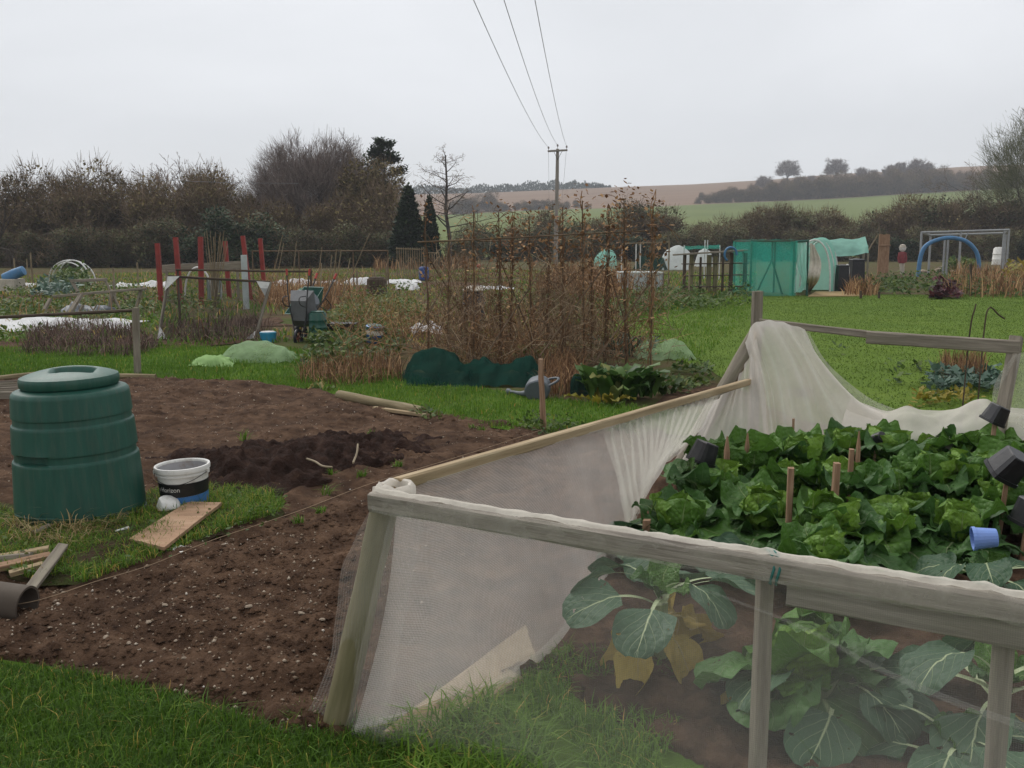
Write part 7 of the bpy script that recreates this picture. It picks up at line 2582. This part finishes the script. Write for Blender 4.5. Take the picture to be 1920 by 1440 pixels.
def wallnet(nm, a, b_, h, mat, parent, seed, wr=.04):
    a, b_ = Vector(a), Vector(b_)
    return cloth(nm, [[a + Vector((0, 0, h)), a.lerp(b_, .5) + Vector((0, 0, h - .02)), b_ + Vector((0, 0, h))], [a + Vector((0, 0, .0)), a.lerp(b_, .5) + Vector((0, 0, .0)), b_ + Vector((0, 0, .0))]], 24, 16, mat, parent, wr=wr, freq=(6, 2), seed=seed, fold=.03)


e = .06
wallnet('mesh_wall', (xl - e, Yc - e, 0), (xr + e, Yc - e, 0), ztp, 'emerald_net', cg, 1)
wallnet('mesh_wall', (xl - e, Yc + 2.2 + e, 0), (xr + e, Yc + 2.2 + e, 0), ztp, 'emerald_net', cg, 2)
wallnet('mesh_wall', (xl - e, Yc - e, 0), (xl - e, Yc + 2.2 + e, 0), ztp, 'emerald_net', cg, 3)
wallnet('mesh_wall', (xr + e, Yc - e, 0), (xr + e, Yc + 2.2 + e, 0), ztp, 'emerald_net', cg, 4)
cloth('mesh_roof', [[Vector((xl - e, Yc - e, ztp + .03)), Vector((xr + e, Yc - e, ztp + .03))], [Vector((xl - e, Yc + 2.26, ztp + .02)), Vector((xr + e, Yc + 2.26, ztp + .02))]], 14, 14, 'emerald_net', cg, wr=.05)
# fold strips at the cage corners
for x_, w_ in ((xl, .14), (xr - .08, .16)):
    wallnet('mesh_fold', (x_ - .05, Yc - e - .03, 0), (x_ + w_, Yc - e - .03, 0), ztp, 'emerald_net', cg, 6)
# polytunnel behind: hoops under mint sheet
pt = thing('polytunnel', 'pale mint green polytunnel with a sagging sheet beside the fruit cage', 'polytunnel', (at(1540, 525, 32).x, 32, 0))
xa = at(1492, 500, 32).x
xb = at(1558, 500, 32).x
zt_ = at(1520, 448, 32).z


def arch(x0, x1, Y, h, n=15):
    return [Vector(((x0 + x1) / 2 - (x1 - x0) / 2 * math.cos(q), Y, h * math.sin(q) ** .7)) for q in np.linspace(0, math.pi, n)]


cloth('sheet', [arch(xa, xb, 32, zt_), arch(xa + .4, xb + .45, 33, zt_ + .02), arch(xa + .9, xb + .9, 34, zt_ + .05)], 40, 14, 'mint_sheet', pt, wr=.06, freq=(5, 3), seed=81)
for k in (0, 1, 2):
    mb = MB()
    mb.tube(arch(xa + .45 * k, xb + .45 * k, 32 + k, zt_ - .03), .03, 6)
    mb.build('hoop', 'pipe_white', pt, None, True)
cloth('end_sheet', [arch(xa + .9, xb + .9, 34.02, zt_ + .03), [Vector((p_.x, 34.05, .0)) for p_ in arch(xa + .9, xb + .9, 34, zt_)]], 24, 10, 'mint_sheet', pt, wr=.04)
rf = thing('sheet_shelter', 'mint green sheet roof stretched behind the dark boxes', 'shelter', (at(1590, 510, 36).x, 36, 0))
cloth('sheet', [[at(1530, 450, 37.5), at(1580, 448, 37.5), at(1622, 446, 37.5)], [at(1545, 462, 36.5), at(1590, 460, 36.5), at(1626, 458, 36.5)], [at(1556, 480, 36), at(1595, 478, 36), at(1629, 474, 36)]], 36, 18, 'mint_sheet', rf, wr=.12, freq=(4, 4), seed=83)
for px, py, Y in ((1534, 450, 37.6), (1621, 447, 37.6), (1558, 480, 36.05), (1628, 474, 36.05)):
    b_ = at(px, py, Y)
    pole('post', (b_.x, Y, -.05), b_ + Vector((0, 0, -.01)), .04, .035, 'weathered', rf, 6, wob=0)
# open curtain between cage and tunnel
cu = thing('mesh_curtain', 'cream and green mesh curtain hanging open beside the fruit cage', 'net', (at(1515, 545, 30.2).x, 30.2, 0))
pole('post', (at(1515, 500, 30.3).x, 30.3, -.05), at(1515, 452, 30.3), .04, .035, 'tray_green', cu, 6, wob=0)
pole('rail', at(1488, 453, 30.25), at(1517, 451, 30.25), .03, .03, 'tray_green', cu, 6, wob=0)
cloth('sheet', [[at(1491, 456, 30.2), at(1512, 454, 30.2)], [at(1495, 500, 30.15), at(1512, 490, 30.1)], [at(1504, 530, 30.1), at(1512, 528, 30.05)], [G(1494, 549, .02), G(1504, 548, .02)]], 16, 24, 'mint_sheet', cu, wr=.05, fold=.05, freq=(3, 2))
cloth('sheet', [[at(1519, 455, 30.2), at(1528, 460, 30.2)], [at(1518, 490, 30.1), at(1540, 492, 30.0)], [at(1514, 525, 30.0), at(1534, 528, 29.9)], [G(1512, 548, .02), G(1520, 547, .02)]], 16, 24, 'cream_sheet', cu, wr=.05, fold=.05, freq=(3, 2), seed=4)
# dark boxes
for (px, pb, w, h, Y, lab) in [(1580, 522, 25, 25, 33, 'square black plastic composter in front of the sheet shelter'), (1606, 516, 30, 30, 34.5, 'larger black composter beside the square one')]:
    c = Vector((at(px, 500, Y).x, Y, 0))
    kk = Y / FPX
    hz = max(at(px, pb - h, Y).z, .4)
    t = thing('composter', lab, 'composter', c)
    mb = MB()
    w2_ = w * kk / 2
    mb.lathe([(w2_ * 1.2, 0), (w2_ * 1.2, .03), (w2_ * 1.05, hz * .93), (w2_ * .98, hz * .95)], 4, close=True)
    mb.build('body', 'black_plastic', t, TRS(c, .785))
    mb = MB()
    mb.lathe([(w2_ * 1.12, hz * .95), (w2_ * 1.12, hz * .98), (w2_ * .95, hz), (.001, hz * 1.03)], 4, close=False)
    mb.build('lid', 'black_plastic', t, TRS(c, .785))
tyre = at(1588, 497, 33.6)
mb = MB()
mb.tube([Vector((tyre.x + .0 + .19 * math.sin(q) * .4, 33.55 + .1 * math.sin(q), .62 + .24 * math.cos(q))) for q in np.linspace(0, 6.28, 22)], .05, 8, cap=False)
tag(mb.build('white_ring', 'pipe_white', None, None, True), 'white hose ring leaning between the two black composters', 'hose')
slab('straw_patch', [(1515, 555), (1618, 554), (1610, 546), (1530, 546)], .03, 'dry_straw', 'flat patch of pale straw on the lawn edge by the fruit cage', 'straw', .04)
slab('blue_tray', [(1578, 533), (1598, 534), (1602, 529), (1580, 528)], .05, 'sky_blue', 'shallow blue tray on the grass before the black composters', 'tray', .08)
# bamboo lattice and white bag by the shelter
bl = thing('bamboo_lattice', 'upright brown bamboo lattice beyond the sheet shelter', 'lattice', (at(1658, 510, 46).x, 46, 0))
for i in range(9):
    b_ = at(1650 + i * 2.2, 437 + U(0, 3), 46)
    pole('cane', (b_.x, 46, -.05), b_, .045, .04, 'stake_wood', bl, 5, wob=.02, seg=2)
pole('cane', at(1628, 470, 45.8), at(1646, 440, 45.8), .03, .03, 'cane', bl, 5)
pole('bar', at(1648, 460, 45.9), at(1670, 460, 45.9), .03, .03, 'stake_wood', bl, 5, wob=0)

# ---- scarecrow
Ys = 50.0
sc_ = thing('scarecrow', 'scarecrow in a red jacket with a round white head', 'scarecrow', (at(1690, 510, Ys).x, Ys, 0))
cx0 = at(1690, 510, Ys).x
zc_ = at(1690, 493, Ys).z
zs_ = at(1690, 474, Ys).z
zh_ = at(1690, 467, Ys).z
for sx in (-.07, .07):
    pole('leg', (cx0 + sx * .6 + .06, Ys, -.05), (cx0 + sx, Ys, zc_ + .05), .055, .07, 'cream_sheet', sc_, 8)
mb = MB()
mb.lathe([(.14, 0), (.17, .05), (.15, .25), (.17, .42), (.13, .52), (.05, .56), (.0, .565)], 16, mod=lambda r, z, th: (r * (1 - .35 * abs(math.sin(th))), z))
mb.build('jacket', 'red_cloth', sc_, TRS((cx0, Ys, zc_ - .02), 0, (1, 1, (zs_ - zc_ + .1) / .56)), True)
for sx in (-1, 1):
    mb = MB()
    mb.tube([(cx0 + sx * .14, Ys, zs_ + .02), (cx0 + sx * .20, Ys - .02, (zs_ + zc_) / 2), (cx0 + sx * .17, Ys - .05, zc_ + .02)], [.06, .055, .045], 8)
    mb.build('sleeve', 'red_cloth', sc_, None, True)
mb = MB()
mb.lathe([(.04, -.2), (.06, -.16), (.15, -.08), (.17, .02), (.13, .12), (.05, .17), (.0, .175)], 16)
hd = mb.build('head', 'white_plastic', sc_, TRS((cx0, Ys, zh_ + .03)), True)
mb = MB()
mb.lathe([(.20, .03), (.20, .045), (.15, .06), (.13, .16), (.0, .2)], 16)
mb.build('hat', 'cream_sheet', hd, TRS((cx0, Ys, zh_ + .05)), True)

# ---- grey pole cage, blue arch, rubble
Yk = 50.0
kf = thing('pole_cage', 'large grey pole fruit cage frame without netting', 'frame', (at(1808, 505, Yk).x, Yk, 0))
T0, T1, T2, T3 = at(1728, 436, Yk), at(1892, 431, Yk), at(1745, 441, Yk + 3), at(1886, 437, Yk + 3)
for a, b_ in ((T0, T1), (T2, T3), (T0, T2), (T1, T3)):
    pole('rail', a, b_, .06, .06, 'galvanised', kf, 6, wob=0)
for a in (T0, T1, T2, T3, at(1802, 434, Yk), at(1772, 446, Yk + .5), at(1778, 446, Yk + .5), at(1883, 432, Yk)):
    pole('post', (a.x, a.y, -.05), a, .06, .055, 'galvanised', kf, 6, wob=0)
pole('brace', at(1808, 452, Yk), at(1816, 434, Yk), .03, .03, 'galvanised', kf, 6, wob=0)
mb = MB()
mb.tube(spl([Vector((at(1722, 500, 47).x, 47, -.02)), at(1727, 478, 47), at(1741, 457, 47), at(1775, 446, 47), at(1808, 451, 47), at(1828, 468, 47), at(1835, 490, 47), Vector((at(1835, 510, 47).x, 47, -.02))], 30), .10, 10)
tag(mb.build('blue_arch', 'sky_blue', None, None, True), 'thick blue pipe arch standing in the grey pole cage', 'arch')
leaves_obj('arch_plants', [(1770, 512), (1780, 504), (1830, 504), (1835, 512)], 60, .35, 'weed_leaf', 'green plants growing under the blue arch', (0, .8))
for i, (px, py, s) in enumerate([(1775, 508, .5), (1760, 510, .35), (1898, 493, .4), (1910, 500, .35), (1790, 512, .3), (1730, 512, .3)]):
    c = G(px, py)
    o = mk('rubble', SM[i % 4], None, None, TRS((c.x, c.y, s * .25), i, s))
    tag(o, 'pale lump of rubble near the grey pole cage', 'rubble', 'rubble by the pole cage')
slab('bare_plot', [(1668, 522), (1790, 524), (1790, 515), (1690, 514)], .02, 'soil', 'dug brown strip in front of the scarecrow', 'plot', .03)
for px, pt in ((1614, 545), (1648, 547), (1820, 495)):
    c = G(px, 560 if px != 1820 else 555)
    o = lumber('dark_stake', (c.x, c.y, -.03), at(px, pt, c.y), .07, .06, 'dark_timber', None, seg=3)
    tag(o, 'short dark stake along the far edge of the lawn', 'stake', 'dark stakes along the lawn')
# tall bent weeds by the far rail
for i, pts in enumerate([[(1808, 700), (1818, 625), (1830, 570)], [(1836, 705), (1845, 620), (1855, 577), (1872, 590), (1884, 598)]]):
    Y = 8.3
    base_ = at(pts[0][0], pts[0][1], Y)
    base_.z = 0
    mb = MB()
    mb.tube(spl([base_] + [at(a_, b_, Y) for a_, b_ in pts[1:]], 14), .007, 5)
    o = mb.build('weed_stalk', 'dark_timber')
    tag(o, ['straight thin dead stalk rising past the far rail', 'bent thin dead stalk with a drooping seed head'][i], 'stalk')
# shed front glimpsed in the hedge
for px, pt, w, lab in [(115, 440, 50, 'dim grey shed wall half hidden in the tree belt'), (15, 460, 60, 'low grey shed at the foot of the tree belt')]:
    Y = 68.5
    c = Vector((at(px, 500, Y).x, Y, 0))
    kk = Y / FPX
    h = at(px, pt, Y).z
    t = thing('garden_shed', lab, 'shed', c)
    n_ = 8
    for i in range(n_):
        mb = MB()
        mb.box(((i + .5 - n_ / 2) * w * kk / n_, 0, h / 2), (w * kk / n_ - .02, .05, h))
        mb.build('board', 'dark_timber', t, Matrix.Translation(c))
    mb = MB()
    mb.box((0, 1.0, h / 2 - .02), (w * kk - .06, 1.9, h - .04))
    mb.build('wall', 'dark_timber', t, Matrix.Translation(c))
    mb = MB()
    mb.add([(-w * kk / 2 - .1, -.15, h), (w * kk / 2 + .1, -.15, h), (w * kk / 2 + .1, 2.1, h + .3), (-w * kk / 2 - .1, 2.1, h + .3), (-w * kk / 2 - .1, -.15, h + .06), (w * kk / 2 + .1, -.15, h + .06), (w * kk / 2 + .1, 2.1, h + .36), (-w * kk / 2 - .1, 2.1, h + .36)], [(3, 2, 1, 0), (4, 5, 6, 7), (0, 1, 5, 4), (1, 2, 6, 5), (2, 3, 7, 6), (3, 0, 4, 7)])
    mb.build('roof', 'dark_timber', t, Matrix.Translation(c))
mb = MB()
mb.lathe([(.0, -.1), (.07, -.06), (.1, 0), (.07, .07), (.0, .1)], 14)
c = at(898, 499, 44)
o = mb.build('pink_float', 'red_grip', None, TRS(c), True)
tag(o, 'small pink ball on a stick in the far plots', 'ball')
pole('stick', (c.x, 44, -.05), (c.x, 44, c.z - .05), .015, .012, 'cane', o, 5)
# ================================================================== air
hz = MB()
hz.box((0, 340, 59.5), (3300, 1300, 121))
hm, hn, hl, ho = newmat('haze_air')
pv = hn.new('ShaderNodeVolumePrincipled')
pv.inputs['Color'].default_value = (0.82, 0.86, 0.92, 1)
pv.inputs['Density'].default_value = 0.0006
pv.inputs['Anisotropy'].default_value = 0.0
hl.new(pv.outputs[0], ho.inputs['Volume'])
tag(hz.build('haze', hm), 'thin damp autumn haze', None, None, 'stuff')
